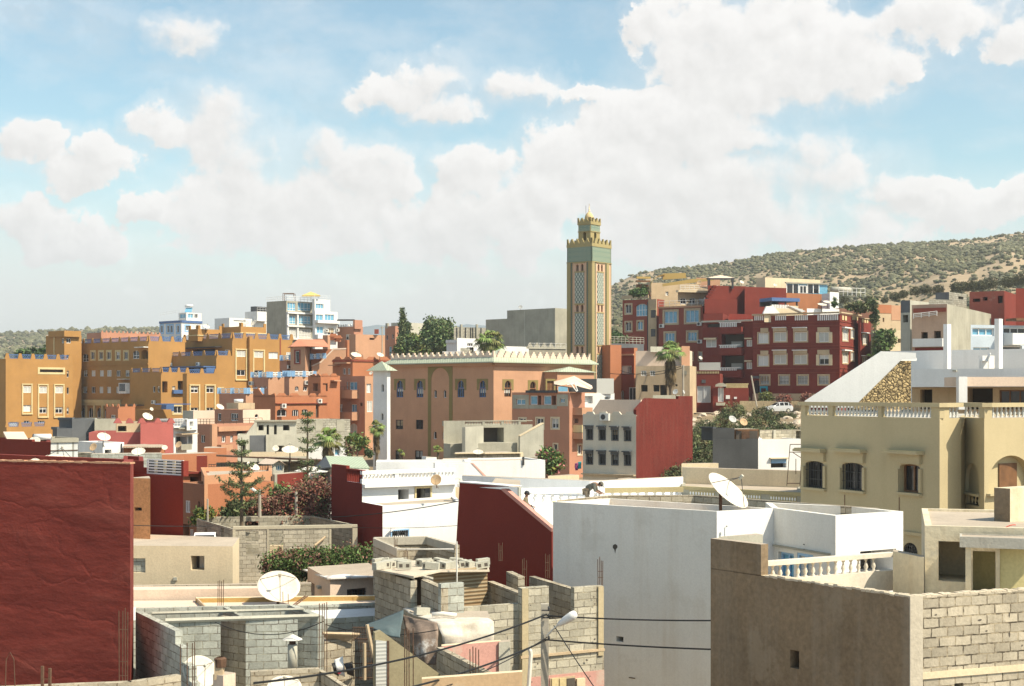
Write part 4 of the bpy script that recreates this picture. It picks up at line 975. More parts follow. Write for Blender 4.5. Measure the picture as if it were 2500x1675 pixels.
for x0, x1, y1 in ((631, 644, 1051), (651, 657, 1061), (669, 676, 1061), (691, 707, 1051)): h.win(g, x0, 1038, x1, y1, 'hole')
h.ledge(f, 610, 1063, 649, 1102, .05, 'cement_patch', M['cementdk']); h.ledge(f, 648, 1062, 652, 1112, .25, 'concrete_column', M['cementlt']); h.win(f, 672, 1088, 694, 1112, 'hole'); h.win(f, 592, 1085, 600, 1112, 'hole')
h.plate(g, [(598, 1063), (623, 1029), (626, 1029), (626, 1063)], .3, .3, 'stair_wall', M['cementlt']); h.ledge(g, 620, 1025.5, 727, 1029, .35, 'roof_slab', M['cement'])
d = h.blk(front(724, 153.5, 855, 157, 5), 1025, par=.2, mat=M['blockfar']); h.ledge(d.faces[0], 770, 1026, 788, 1052, .04, 'cement_patch', M['cement']); h.ledge(d.faces[0], 822, 1026, 841, 1054, .04, 'cement_patch', M['cement']); h.done()
# ================================================================ THIRD ROW LEFT
h = House('brick red house behind the satellite dishes at the left edge', M['red'])
b = h.blk(front(-30, 73, 124, 71, 6), 1079, par=.25); mb = MB(); f = b.faces[0]; f.box(mb, 0, f.u(78), b.z1, b.z1+.1, -.2, .002); h.part(mb, 'parapet_step', M['red'])
mb = MB(); mb.prism([PT(8, 1054, 78), PT(58, 1054, 78), PT(72, 1077, 74), PT(20, 1077, 74)], (0, 0, -.1)); h.part(mb, 'lean_to_roof', M['peach'])
h.done()
r = empty('solar_heater', PT(102, 1078, 73), 'white solar water heater tank on the brick red roof at left', 'solar heater')
mb = MB(); mb.tube([PT(83, 1067, 73.5), PT(124, 1067, 73.5)], .16, n=12); mb.build('water_tank', M['whiteclean'], r, smooth=True)
mb = MB(); mb.tube([PT(81, 1067, 73.5), PT(84, 1067, 73.5)], .165, n=12); mb.build('tank_cap', M['darkgrey'], r)
mb = MB()
for x in (90, 121): mb.tube([PT(x, 1069, 73.5), PT(x, 1080, 73.5)], .025, n=5)
mb.tube([PT(90, 1075, 73.5), PT(121, 1075, 73.5)], .02, n=5); mb.build('stand', M['iron'], r)
h = House('shed walled with white metal sheets under a mossy concrete edge', M['white'], 'shed', 'shed')
b = h.blk(front(122, 92, 190, 93, 4), 1079, mat=wavemat('white_sheet_panels', (.62, .64, .62), (.3, .3, .27), 1.0, 'X', sharp=-.97, dirt=.25), par=.1); h.ledge(b.faces[0], 120, 1070, 191, 1080, .1, 'roof_edge', M['cement']); h.ledge(b.faces[0], 122, 1098.5, 190, 1100.5, .05, 'sheet_rail', M['rust']); h.done()
h = House('low white house with an empty window hole behind a tan dish', M['whiteclean'])
b = h.blk(chain(191, 251, 303, 110, 50), 1081, fm={0: M['white']}, par=.2); h.win(b.faces[1], 256, 1098, 272, 1110, 'hole'); h.ledge(b.faces[1], 295, 1083, 297, 1108, .1, 'pipe', M['darkgrey']); h.done()  # duller white on the left face paints in its shade
h = House('orange lean-to with a dusty tin roof weighed down by stones', M['orange'])
b = h.blk(front(302, 109, 402, 111, 4), 1090, par=.0); mb = MB(); mb.prism([PT(300, 1092, 108.4), PT(402, 1091, 108.4), PT(398, 1085, 113), PT(304, 1085, 113)], (0, 0, -.06)); h.part(mb, 'tin_roof', wavemat('dusty_tin', (.55, .45, .33), (.4, .3, .2), .2, 'X', dirt=.4))
h.done()
h = House('rough grey block wall across the roofs behind the white dish', M['blockgrey'], 'wall', 'block_wall')
h.blk(front(186, 94, 225, 93, 1), 1106, par=0, mat=M['blocktan']); h.blk(front(222, 93, 395, 94, 1), 1108, par=0); h.done()
h = House('low brick coloured parapet with white coping behind the dark red foreground house', M['pinkbrown'], 'wall', 'parapet_wall')
b = h.blk(front(218, 72, 325, 62, .3), 1119, par=0, ref=0); h.done()
h = House('red house with a terrace window of glass panes and an orange rendered strip', M['deepred'])
b = h.blk(front(300, 64, 447, 61.5, 6), 1163, ref=1, par=.3); f = b.faces[0]
c = h.blk(front(300, 64.05, 351, 63.2, 5), 1126, ref=1, zb=b.z1-.3, par=.2); mb = MB(); f.box(mb, f.u(441.5), f.L, b.z1-.01, ZZ(1126, 61.5), -.3, -.02); h.part(mb, 'corner_post', M['deepred'])
s = h.blk(front(314, 60.2, 367, 59.8, 1.4), 1168, mat=plaster('orange_roughcast', (.56, .26, .115), bump=.9, bs=8, dirt=.15, fine=.2), par=0); h.win(s.faces[0], 328, 1239, 346, 1247, 'hole', dep=.3); h.win(s.faces[0], 328, 1327, 345, 1335, 'dark', bars=6)
u0, u1 = f.u(352), f.u(441); z0, z1 = ZZ(1160, 61.6), ZZ(1126, 61.6)
for i in range(4):
    a, e = lerp(u0, u1, i/4), lerp(u0, u1, (i+.72)/4); mb = MB(); f.box(mb, a, e, z0, z1, -.28, -.25); h.part(mb, 'terrace_pane', M['glass'])
    mb = MB(); f.box(mb, e, lerp(u0, u1, (i+1)/4), z0, z1, -.27, -.2); h.part(mb, 'terrace_panel', M['creamwall'])
mb = MB()
for k in range(6): z = lerp(z0, z1, k/5); f.box(mb, u0, u1, z-.03, z+.03, -.19, -.14)
f.box(mb, u0, u0+.05, z0, z1, -.2, -.15); f.box(mb, u1-.05, u1, z0, z1, -.2, -.15); h.part(mb, 'terrace_rails', M['wframe'])
mb = MB(); mb.prism([f.pt(418, 1337, .25), f.pt(442, 1337, .25), f.pt(432, 1317, .05)], f.P(0, 0, -.03)-f.P(0, 0)); h.part(mb, 'buttress', M['red']); h.done()
h = House('shaded brown house wall with a narrow slot beside the red house', M['pinkbrown'])
b = h.blk(chain(440, 499, 668, 79, 48), 1183, par=.2, mat=plaster('shaded_brown_render', (.34, .17, .10), dirt=.3), fm={1: M['orange']}); f = b.faces[0]  # shade of the left wall is put into its browner colour
h.win(f, 453, 1222, 464, 1252, 'shut'); h.win(f, 484, 1224, 488, 1244, 'hole'); h.win(f, 447, 1280, 462, 1315, 'hole'); h.win(f, 464, 1292, 472, 1318, 'shut')
c = h.blk([XY(499, 78.9), XY(664, 84), XY(664, 90), XY(490, 88)], 1162, ref=0, par=.25, mat=plaster('salmon_render', (.52, .27, .15), dirt=.2)); h.done()
h = House('small orange roof room with a dark doorway', M['orange'])
b = h.blk(front(446, 86, 503, 87, 3), 1155, par=.1); h.win(b.faces[0], 464, 1164, 487, 1182, 'hole'); h.ledge(b.faces[0], 444, 1152, 505, 1156, .3, 'roof_slab', M['red']); h.done()
h = House('orange terrace parapet wall in the middle distance', M['orange'], 'wall', 'parapet_wall')
h.blk(front(392, 104, 532, 107, 2), 1110, par=0); h.blk(front(480, 103, 506, 103.5, .4), 1113, par=0, mat=M['red']); h.blk(front(498, 119, 553, 120, 3), 1094, par=0); h.done()
h = House('red garden wall behind the bougainvillea', M['red'], 'wall', 'garden_wall')
b = h.blk(front(668, 84, 750, 87, 1), 1159, par=0); h.ledge(b.faces[0], 664, 1158, 670, 1230, .2, 'post', M['cement']); h.ledge(b.faces[0], 690, 1192, 722, 1196, .5, 'door_slab', M['cementlt']); h.win(b.faces[0], 697, 1197, 718, 1222, 'shut'); h.done()
h = House('open roof terrace with a long thin canopy on posts and raw block walls', M['blockgrey'], 'terrace', 'roof_terrace')
b = h.blk(front(528, 101, 800, 104, .4), 1130, par=0, mat=M['blocktan']); h.blk(front(598, 100, 750, 101, .3), 1104, zb=ZZ(1114, 101), par=0, mat=M['creamwall'])
mb = MB(); mb.prism([PT(528, 1111, 98), PT(785, 1123, 98), PT(785, 1121, 105), PT(528, 1109.5, 105)], (0, 0, -.1)); h.part(mb, 'canopy_roof', M['rust'])
for x in (630, 672, 706, 752): mb = MB(); y = 1111+(x-528)*.047; mb.tube([PT(x, y, 98.3), PT(x, 1160, 98.3)], .04, n=5); h.part(mb, 'post', M['iron'])
h.ledge(b.faces[0], 632, 1117, 664, 1135, .1, 'dark_recess', M['inside']) if False else None
c = h.blk(front(560, 92, 612, 93, .3), 1142, par=0, mat=M['cementlt']); h.done()
h = House('small gabled roof room under the thin canopy', M['peach'], 'shed', 'roof_room')
b = h.blk(front(661, 95, 693, 95.5, 2), 1134, par=0, mat=M['cementlt']); f = b.faces[0]; h.win(f, 674, 1135, 690, 1149, 'blue', mul=2); h.plate(f, [(661, 1134), (677, 1123), (693, 1134)], .2, .05, 'gable', M['cementlt'])
mb = MB(); mb.prism([f.pt(659, 1135, .3), f.pt(677, 1122, .3), f.pt(695, 1135, .3), f.pt(677, 1123.5, .3)], f.P(0, 0, -2.4)-f.P(0, 0)); h.part(mb, 'gable_roof', M['peach']); h.done()
h = House('black iron fence along the terrace edge', M['iron'], 'fence', 'iron_fence').at(560, 1160, 89)
mb = MB()
for i in range(26): x = lerp(510, 666, i/25); mb.tube([PT(x, 1160, 89), PT(x, 1133, 89)], .015, n=4)
for y in (1134, 1158): mb.tube([PT(510, y, 89), PT(666, y, 89)], .02, n=4)
h.part(mb, 'fence_bars', M['iron'])
mb = MB()
for y in (1140, 1146, 1152): mb.tube([PT(510, y, 89), PT(563, y, 89)], .02, n=4)
h.part(mb, 'fence_rails', M['iron']); h.done()
h = House('white house with a pale green corrugated roof', M['white'])
b = h.blk(front(748, 95, 900, 97, 5), 1144, par=0); f = b.faces[0]; h.win(f, 780, 1152, 806, 1178, 'hole')
mb = MB(); mb.prism([PT(808, 1140, 89.5), PT(903, 1143, 89.5), PT(885, 1115, 99), PT(795, 1113, 99)], (0, 0, -.07)); h.part(mb, 'corrugated_roof', wavemat('green_corrugated', (.46, .52, .38), (.33, .40, .27), .22, 'X', dirt=.15))
mb = MB(); mb.prism([PT(808, 1140, 89.5), PT(795, 1113, 99), PT(768, 1140, 97), PT(775, 1144, 91)], (0, 0, -.07)); h.part(mb, 'roof_slope', M['darkgrey'])
h.ledge(f, 752, 1094, 785, 1130, -.0, 'x', M['white']) if False else None
c = h.blk(front(753, 112, 850, 113, 3), 1094, par=.1); h.win(c.faces[0], 817, 1097, 829, 1112, 'blue', mul=0); h.done()
r = empty('awning', PT(760, 1154, 92), 'white cloth awning stretched beside the green corrugated roof', 'awning')
mb = MB(); mb.prism([PT(718, 1150, 90), PT(745, 1141, 93), PT(812, 1140, 93), PT(798, 1152, 89), PT(760, 1154, 89)], (0, 0, -.03)); mb.build('cloth', M['tarpwhite'], r)
mb = MB(); 
for x in (722, 796): mb.tube([PT(x, 1150, 89.4), PT(x, 1185, 89.4)], .03, n=5)
mb.build('poles', M['iron'], r)
# white house with baluster parapet
h = House('white house with a baluster parapet and dark red side walls', M['whiteclean'])
up = [XY(809, 79.5), XY(884, 76), XY(1112, 79), XY(1040, 90)]
b = h.blk(up, 1180, ref=1, par=.05, fm={0: M['deepred']}, roof=M['roofgrey']); f = b.faces[1]  # greyer roof darkens the baluster gaps in place of real shade
h.win(f, 972, 1195, 998, 1234, 'hole'); h.win(f, 1016, 1192, 1050, 1234, 'hole', sur=M['cream'], sw=.1)
mb = MB(); f.box(mb, f.u(1036), f.u(1049), ZZ(1234, 77.5), ZZ(1193, 77.5), -.02, .03); h.part(mb, 'open_shutter', M['darkgrey'])
h.ledge(f, 884, 1178, 1112, 1186, .35, 'cornice', M['whiteclean'])
z = b.z1; mb = MB(); f.box(mb, 0, f.L, z+.1, z+.22, -.22, .02); f.box(mb, 0, f.L, z+.46, z+.66, -.24, .04); h.part(mb, 'parapet_rail', M['whiteclean'])
mb = MB(); f.box(mb, 0, f.L, z-.02, z+.1, -.2, 0); h.part(mb, 'parapet_base', M['whiteclean'])
for i in range(26):
    if i in (9,): continue
    u = f.L*(i+.5)/26; o = f.P(u, z+.22, -.1); mb = MB(); mb.lathe(o, [(.05, 0), (.03, .04), (.065, .11), (.035, .17), (.05, .24)], 8); h.part(mb, 'baluster', M['whiteclean'], smooth=True)
mb = MB(); u = f.L*(9.5)/26; f.box(mb, u-.12, u+.12, z+.1, z+.46, -.2, 0); h.part(mb, 'parapet_pier', M['whiteclean'])
e = b.faces[0]; mb = MB(); e.box(mb, 0, e.L*.5, z-.02, z+.85, -.2, 0); e.box(mb, e.L*.5, e.L, z+.62, z+.7, -.2, .002); h.part(mb, 'side_parapet', M['deepred'])
for i in range(8): mb = MB(); u = e.L*(.54+.055*i); e.box(mb, u, u+.05, z, z+.62, -.16, -.05); h.part(mb, 'slotted_panel', M['deepred'])
lo = [XY(884, 74.5), XY(934, 72), XY(1126, 74.6), XY(1110, 79)]
c = h.blk(lo, 1235, ref=1, par=.1, fm={0: M['deepred']}); g = c.faces[1]; h.win(g, 956, 1295, 996, 1312, 'dark', sur=M['ltblue'], sw=.06, bars=8, mul=1)
h.plate(g, [(946, 1298), (947, 1288), (963, 1272), (962, 1280), (954, 1292)], .06, .35, 'wall_fin', M['whiteclean'])
d = h.blk(front(918, 88, 1145, 88.5, 3), 1128, par=.2, zb=z-.5); d2 = h.blk([XY(884, 82), XY(890, 81.9), XY(890, 84), XY(884, 84)], 1150, par=0, zb=z-.5) if False else None
h.done()
h = House('long white rendered wall with a sloping pink topped stair in front of the mosque', M['white'])
b = h.blk(front(1140, 84, 1331, 85.5, 4), 1126, par=.1); f = b.faces[0]
h.plate(f, [(1052, 1185), (1052, 1128), (1142, 1131), (1188, 1177), (1188, 1190)], .3, .9, 'stair_wall', M['white']); h.plate(f, [(1141, 1130), (1145, 1129), (1191, 1175), (1187, 1178)], .34, .93, 'stair_coping', plaster('pink_coping', (.62, .36, .28)))
h.ledge(f, 1275, 1115, 1279, 1136, .1, 'iron_post', M['iron']); h.done()
r = empty('clothes_rack', PT(1156, 1177, 76), 'small black iron frame standing on the white roof edge', 'frame')
mb = MB()
for x in (1150, 1160): mb.tube([PT(x, 1178, 76), PT(x, 1165, 76)], .03, n=5)
mb.tube([PT(1149, 1165.5, 76), PT(1161, 1165.5, 76)], .03, n=5); mb.build('frame_bars', M['iron'], r)
h = House('grey concrete house with baluster parapet and a sloping stair, before the mosque', M['cement'])
b = h.blk(front(1083, 127, 1300, 131, 6), 1040, par=.2); f = b.faces[0]
mb = MB(); f.box(mb, 0, f.u(1135), b.z1, b.z1+.45, -.3, 0); f.box(mb, f.u(1135), f.L, b.z1+.36, b.z1+.45, -.25, 0); f.box(mb, f.u(1135), f.L, b.z1, b.z1+.05, -.25, 0)
for x in (1181, 1227, 1269): f.box(mb, f.u(x)-.12, f.u(x)+.12, b.z1, b.z1+.36, -.24, -.02)
h.part(mb, 'parapet', M['cement']); mb = MB()
for i in range(34):
    u = lerp(f.u(1137), f.u(1268), (i+.5)/34); mb = MB(); mb.lathe(f.P(u, b.z1+.05, -.12), [(.05, 0), (.03, .05), (.055, .13), (.03, .22), (.05, .31)], 6); h.part(mb, 'baluster', M['cementlt'], smooth=True)
c = h.blk(chain(1128, 1136, 1180, 124, 20), 1043, par=0, mat=M['cementlt']); h.win(f, 1181, 1044, 1230, 1080, 'hole', dep=1.4); h.win(f, 1236, 1052, 1242, 1080, 'hole') if False else None
h.plate(f, [(1243, 1115), (1243, 1062), (1297, 1032), (1300, 1032), (1300, 1115)], .3, 2.2, 'stair_wall', M['cementlt']); h.plate(f, [(1242, 1062), (1297, 1031), (1300, 1031), (1300, 1034), (1298, 1034), (1243, 1064)], .36, 2.24, 'stair_coping', M['creamwall'])
h.ledge(f, 1083, 1081, 1245, 1115, 1.5, 'terrace_wall', M['cement']); h.done()
h = House('low block outbuildings with thin slab roofs behind the white walls', M['blockgrey'], 'house')
b = h.blk(front(1183, 103, 1270, 104, 3), 1107, par=0, mat=M['blocktan']); h.ledge(b.faces[0], 1181, 1104.5, 1274, 1107.5, .2, 'roof_slab', M['creamwall']); h.ledge(b.faces[0], 1267, 1107, 1274, 1135, .3, 'post', M['creamwall'])
c = h.blk(front(1110, 106, 1184, 107, 3), 1108, par=0, mat=M['blocktan']); h.ledge(c.faces[0], 1108, 1105, 1186, 1107.5, .3, 'roof_slab', M['creamwall'])
d = h.blk(front(1080, 96, 1190, 97, 2), 1122, par=0, mat=M['creamwall']); h.blk(front(1040, 99, 1066, 99.5, 2), 1117, par=0, mat=M['white']); h.win(d.faces[0], 1127, 1121, 1137, 1131, 'blue', mul=0); h.done()
# ================================================================ RED QUARTER RIGHT OF THE MINARET
h = House('brown red house with arched windows and a beige stair strip, beside the hill', M['maroon'])
b = h.blk(chain(1520, 1604, 1622, 238, 31), 730, par=.4); f = b.faces[0]
h.ledge(f, 1520, 722, 1584, 730, .1, 'parapet', M['maroon']) if False else None
h.win(f, 1528, 744, 1541, 765, 'dark', arch=1, mul=1, sur=M['beige'], sw=.25); h.win(f, 1553, 742, 1581, 772, 'blue', arch=.5, mul=3, trans=.5); h.win(f, 1528, 787, 1541, 808, 'dark', arch=1, sur=M['beige'], sw=.25); h.win(f, 1557, 785, 1569, 805, 'blue', arch=1, sur=M['beige'], sw=.25)
h.ledge(f, 1584, 731, 1604, 860, .25, 'beige_stair_strip', M['beige']); 
for y in (757, 803): h.ledge(f, 1591, y, 1602, y+19, .29, 'window', M['glass']); h.ledge(f, 1589.5, y-2, 1603, y, .34, 'window_trim', M['cream'])
h.ledge(f, 1519, 721, 1584, 729, .25, 'cornice', M['beige']); h.ledge(f, 1581, 738, 1582.5, 860, .15, 'pipe', M['darkgrey'])
h.crenel(f, 1540, 1582, b.z1+.5, .9, 6, .5, post=M['wood']); h.done()
h = House('broad brown red house with four blue windows and a roof cafe terrace', M['maroon'])
b = h.blk(chain(1608, 1716, 1735, 232, 31), 747, par=.2); f = b.faces[0]
for (x0, y0, x1, y1) in ((1622, 760, 1653, 789), (1674, 757, 1706, 787), (1624, 813, 1647, 834), (1679, 811, 1701, 832)): h.win(f, x0, y0, x1, y1, 'blue', mul=2, sur=M['beige'], sw=.3)
h.win(f, 1684, 861, 1692, 880, 'dark', sur=M['beige']); h.win(f, 1706, 860, 1714, 880, 'dark', sur=M['beige'])
for x, y in ((1617, 796), (1709, 791), (1710, 834)): h.ac(f, x, y)
pA, pB = f.P(0, b.z1), f.P(f.L, b.z1); h.rail(pA, pB, 1.0, M['wframe'], 9, 2, .035)
mb = MB(); f.box(mb, 0, f.L*.98, b.z1-.2, b.z1+.1, .004, .2); h.part(mb, 'terrace_edge', M['terra'])
c = h.blk(front(1655, 236, 1735, 238, 5), 712, zb=b.z1-.3, mat=M['beige'], par=.1); h.wins(c.faces[0], [1668, 1691, 1713], 728, 743, 14, 'dark', mul=1)
pA = c.faces[0].P(0, c.z1, .9); pB = c.faces[0].P(c.faces[0].L, c.z1, .9); h.ledge(c.faces[0], 1650, 710, 1738, 715, 1.0, 'terrace_slab', M['creamwall']); h.rail(pA, pB, 1.0, M['wframe'], 8, 3, .03)
mb = MB()
for k in (0, 1): mb.prism([PT(1716+k*8, 733, 230), PT(1744+k*6, 697, 230), PT(1747+k*6, 697, 230), PT(1719+k*8, 733, 230)], (0, .1, 0))
for i in range(12): x = 1718+i*2.4; y = 731-i*2.9; mb.obox(PT(x, y, 230), (.9, 0, 0), (0, .5, 0), (0, 0, .06))
h.part(mb, 'white_stair', M['wframe']); h.done()
h = House('sand coloured upper house with straw fence and curved awning on its roof', M['beige'])
M['straw'] = wavemat('straw_screen', (.52, .36, .12), (.38, .25, .08), .12, 'X', bump=.3)
b = h.blk(chain(1583, 1590, 1745, 243, 70), 690, par=.2, base=760); f = b.faces[1]
mb = MB(); 
for k in range(10): a0, a1 = k/10*math.pi/2, (k+1)/10*math.pi/2; mb.prism([PT(1620-36*math.cos(a0), 705-32*math.sin(a0), 242), PT(1620-36*math.cos(a1), 705-32*math.sin(a1), 242), PT(1620-36*math.cos(a1), 705-32*math.sin(a1)+1.5, 242), PT(1620-36*math.cos(a0), 705-32*math.sin(a0)+1.5, 242)], (0, -3, 0))
h.part(mb, 'curved_awning', M['straw'])
mb = MB(); mb.prism([PT(1618, 668, 241), PT(1674, 666, 241), PT(1676, 679, 241), PT(1618, 683, 241)], (0, .2, 0)); h.part(mb, 'straw_fence', M['straw'])
mb = MB(); mb.prism([PT(1618, 693, 240), PT(1690, 681, 240), PT(1744, 680, 240), PT(1744, 684, 240), PT(1618, 699, 240)], (0, .3, 0)); h.part(mb, 'fringed_awning', M['straw'])
c = h.blk(front(1553, 244, 1584, 244.5, 5), 694, mat=M['wood'], base=725, par=0); h.ledge(c.faces[0], 1552, 676, 1586, 681, .6, 'pergola_roof', M['straw']); h.ledge(c.faces[0], 1552, 685, 1586, 689, .5, 'pergola_beam', M['wood'])
h.win(f, 1625, 712, 1632, 722, 'wshut'); h.blk(front(1700, 246, 1758, 247, 4), 678, base=700, mat=M['terra'], par=0); h.done()
h = House('plain stepped brick red block above the balconied houses', M['red'])
b = h.blk(front(1728, 229, 1822, 231, 8), 697, par=.3, zb=CZ+3); h.blk(front(1720, 226, 1800, 227, 5), 730, par=.2, zb=CZ+3); h.blk(front(1818, 228, 1920, 231, 10), 700, par=.3, zb=CZ+3)
for i in range(5): mb = MB(); q = PT(1733+i*4-8, 727-i*6, 227.5); mb.obox(q, (.5, 0, 0), (0, 1.5, 0), (0, 0, .42)); h.part(mb, 'step', M['red'])
h.done()
r = empty('gazebo', PT(1759, 700, 233), 'dark wood gazebo with a peaked cream canopy on a red roof', 'gazebo')
P4 = [PT(1725, 679, 230), PT(1793, 679, 230), PT(1793, 678, 236), PT(1727, 678, 236)]
for p in P4: mb = MB(); q = p+Vector(((-.15 if p.x > PT(1760, 0, 230).x else .15)*2, 0, 0)); mb.obox(q-Vector((.15, .15, 1.7)), (.3, 0, 0), (0, .3, 0), (0, 0, 1.75)); mb.build('post', M['darkgrey'], r)
mb = MB(); t = PT(1759, 671.5, 233)
for i in range(4): mb.poly([P4[i], P4[(i+1) % 4], t])
mb.build('canopy', M['peach'], r); mb = MB()
for i in range(4): mb.prism([P4[i]+Vector((0, 0, .02)), P4[(i+1) % 4]+Vector((0, 0, .02)), P4[(i+1) % 4]-Vector((0, 0, .25)), P4[i]-Vector((0, 0, .25))], (0, .08, 0))
mb.build('eave_beam', M['darkgrey'], r)
h = House('long white roof room with a glazed veranda above the red flats', M['whiteclean'])
b = h.blk(chain(1846, 1868, 2002, 242, 62), 677, par=.2, base=760, mat=M['creamwall'])
c = h.blk(front(1919, 236, 2020, 239, 4), 692, base=716, par=0, mat=M['blueglass']); f = c.faces[0]
h.ledge(f, 1916, 690.5, 2022, 693.5, .3, 'roof_edge', M['cement']); 
for x in (1919, 1934.5, 1948, 1970, 1984, 1998): h.ledge(f, x, 693, x+1.6, 716, .12, 'glazing_bar', M['wframe'])
for (x0, x1) in ((1921, 1934), (1937, 1947), (1972, 1983), (1986, 1997)): h.ledge(f, x0, 694, x1, 716, .05, 'pane', M['glass'])
h.ledge(f, 1951, 697, 1969, 716, .09, 'white_door', M['wframe']); h.ledge(f, 1953, 699, 1959, 715, .12, 'pane', M['glass']); h.ledge(f, 1961, 699, 1967, 715, .12, 'pane', M['glass'])
d = h.blk(front(1917, 234, 2028, 238, 5), 715, par=.1, zb=CZ+3, mat=plaster('raw_brick', (.36, .15, .07), dirt=.3)); e = h.blk(front(2026, 230, 2048, 231, 4), 713, par=0, zb=CZ+3)
mb = MB(); mb.tube([PT(2030, 706, 236), PT(2076, 708, 237)], .42, n=12); h.part(mb, 'fabric_roll', M['cementlt'], smooth=True)
h.rail(PT(2048, 722, 228), PT(2112, 724, 232), 1.3, M['wframe'], 7, 2, .04); h.done()
h = House('oxblood four storey flats with shuttered windows and white baluster panels', M['redbld'])
rbp = chain(1838, 2050, 2100, 204, 31); b = h.blk(rbp, 767, par=.8); f, g = b.faces[:2]
for x0, x1, n in ((1841, 1869, 6), (1892, 1920, 6), (1940, 1973, 7), (1995, 2047, 10)): h.balus(f, x0, 769, x1, 782, n, M['whiteclean'], .06, name='baluster_panel')
for x0, x1, n in ((2054, 2068, 2), (2080, 2098, 5)): h.balus(g, x0, 771, x1, 782, n, M['cream'], .06, name='baluster_panel')
for y in (787, 796, 845, 852, 899, 909): 
    h.ledge(f, 1839, y, 2050, y+1.2, .1, 'string_course', M['maroon']); h.ledge(g, 2050, y, 2099, y+1.2, .1, 'string_course', M['maroon'])
h.ledge(f, 1837, 764, 2051, 768, .25, 'coping', M['beige']); h.ledge(g, 2050, 765, 2100, 768, .25, 'coping', M['beige'])
for y in (811, 866):
    h.win(f, 1851, y+2, 1876, y+27, 'wshut', sur=M['beige'], sw=.15); h.ledge(f, 1857, y-10, 1876, y+1, .1, 'shutter_box', M['beige'])
    for x0, x1 in ((1891, 1920), (1940, 1970)): h.win(f, x0, y, x1, y+22, 'shut', sur=M['beige'], sw=.2); h.ledge(f, x0-2, y-10, x1+1, y-2, .35, 'shutter_box', M['beige']); h.ledge(f, x0-4, y-12, x1+1, y-10, .5, 'canopy', M['whiteclean'])
    h.win(f, 2000, y, 2024, y+24, 'shut' if y < 850 else 'dark', mul=1, sur=M['beige'], sw=.15); h.ledge(f, 1996, y-12, 2025, y-1, .1, 'shutter_box', M['beige'])
    for x0, x1 in ((1993, 2000), (2024, 2032)): h.ledge(f, x0, y, x1, y+26, .12, 'open_shutter', M['creamwall'])
    h.win(g, 2057, y-8, 2070, y+20, 'shut', sur=M['beige'], sw=.2); h.ledge(g, 2055, y-12, 2073, y-9, .5, 'canopy', M['whiteclean']); h.win(g, 2077, y-6, 2085, y+14, 'shut', sur=M['beige'], sw=.2)
for x0, x1 in ((1857, 1878), (1903, 1926), (1948, 1972), (1999, 2023)): h.win(f, x0, 917, x1, 938, 'dark', mul=2, bars=7, sur=M['beige'], sw=.2, pane=M['shutter'])
h.ledge(f, 1838, 961, 2050, 978, .1, 'stained_plinth', M['beige']); h.ledge(f, 1858, 943, 1875, 962, .5, 'kiosk', M['cyanpaint']); h.ledge(f, 1861, 948, 1873, 958, .53, 'kiosk_window', M['glass'])
h.ledge(f, 1840, 918, 1855, 924, .6, 'door_canopy', M['cementdk']); h.win(f, 1841, 928, 1854, 962, 'dark', arch=1, fr=M['iron'])
c = h.blk(chain(2095, 2100, 2126, 209, 31), 775, par=.3, fm={1: M['red']}); g = c.faces[1]
for y in (816, 872): h.win(g, 2106, y, 2117, y+24, 'shut', sur=M['beige'], sw=.2); h.ledge(g, 2103, y-4, 2121, y-2, .5, 'canopy', M['whiteclean'])
h.ledge(g, 2101, 777, 2126, 779, .2, 'coping', M['beige']); h.balus(g, 2103, 780, 2120, 788, 3, M['cream'], .06, name='baluster_panel')
p = h.blk(front(1866, 209, 1960, 211, 6), 752, zb=b.z1-.9, mat=M['creamwall'], par=.1); p2 = h.blk(front(1970, 207, 2049, 209, 5), 753, zb=b.z1-.9, mat=M['whiteclean'], par=.1)
h.plate(p.faces[0], [(1860, 766), (1868, 748), (1885, 748), (1900, 764), (1900, 766)], .3, .4, 'gable_wall', M['whiteclean'])
mb = MB(); mb.prism([PT(1926, 747, 206), PT(1934, 747, 206), PT(1968, 760, 206), PT(1958, 762, 206)], (0, 2.5, 0)); h.part(mb, 'sloping_roof', M['whiteclean']); h.done()
h = House('roof shelter with a blue fringe awning and white balusters', M['darkgrey'], 'shelter', 'roof_shelter')
b = h.blk(front(1881, 217, 1949, 219, 3), 745, base=765, par=0, mat=M['creamwall']); f = b.faces[0]
mb = MB(); f.box(mb, 0, f.L, ZZ(735, 217), ZZ(726.5, 217), -3, .4); h.part(mb, 'awning', M['bluerail']); mb = MB()
for u in (.1, 2.8, f.L-.2): f.box(mb, u-.1, u+.1, ZZ(746, 217), ZZ(735, 217), -.2, 0)
f.box(mb, 0, f.L*.66, ZZ(746, 217), ZZ(735, 217), -3, -2.8); h.part(mb, 'posts', M['darkgrey']); h.balus(f, 1883, 744, 1926, 753, 11, M['whiteclean'], .08, name='baluster_panel'); h.done()
h = House('dusty pink rear block behind the oxblood flats with creeper over its roof', M['pinkbrown'])
h.blk(chain(2040, 2132, 2150, 214, 15), 752, par=.2); h.blk(chain(2126, 2138, 2144, 211, 30), 806, mat=M['cement'], par=0); h.done()
h = House('dark red house with three projecting baluster balconies and a garage', M['redbld'])
b = h.blk(chain(1715, 1838, 1850, 212, 31), 785, par=0); f = b.faces[0]
up = h.blk(chain(1717, 1765, 1780, 215, 15), 765, zb=b.z1-.2, par=.3); h.blk(front(1780, 216, 1838, 218, 5), 766, zb=b.z1-.2, par=.2, mat=M['deepred'])
h.ledge(f, 1714, 782, 1838, 786, .5, 'roof_slab', M['cementlt'])
h.win(f, 1762, 816, 1817, 848, 'hole', dep=1.5); h.win(f, 1762, 868, 1817, 902, 'hole', dep=1.5); h.win(f, 1727, 789, 1757, 799, 'hole', dep=.4)
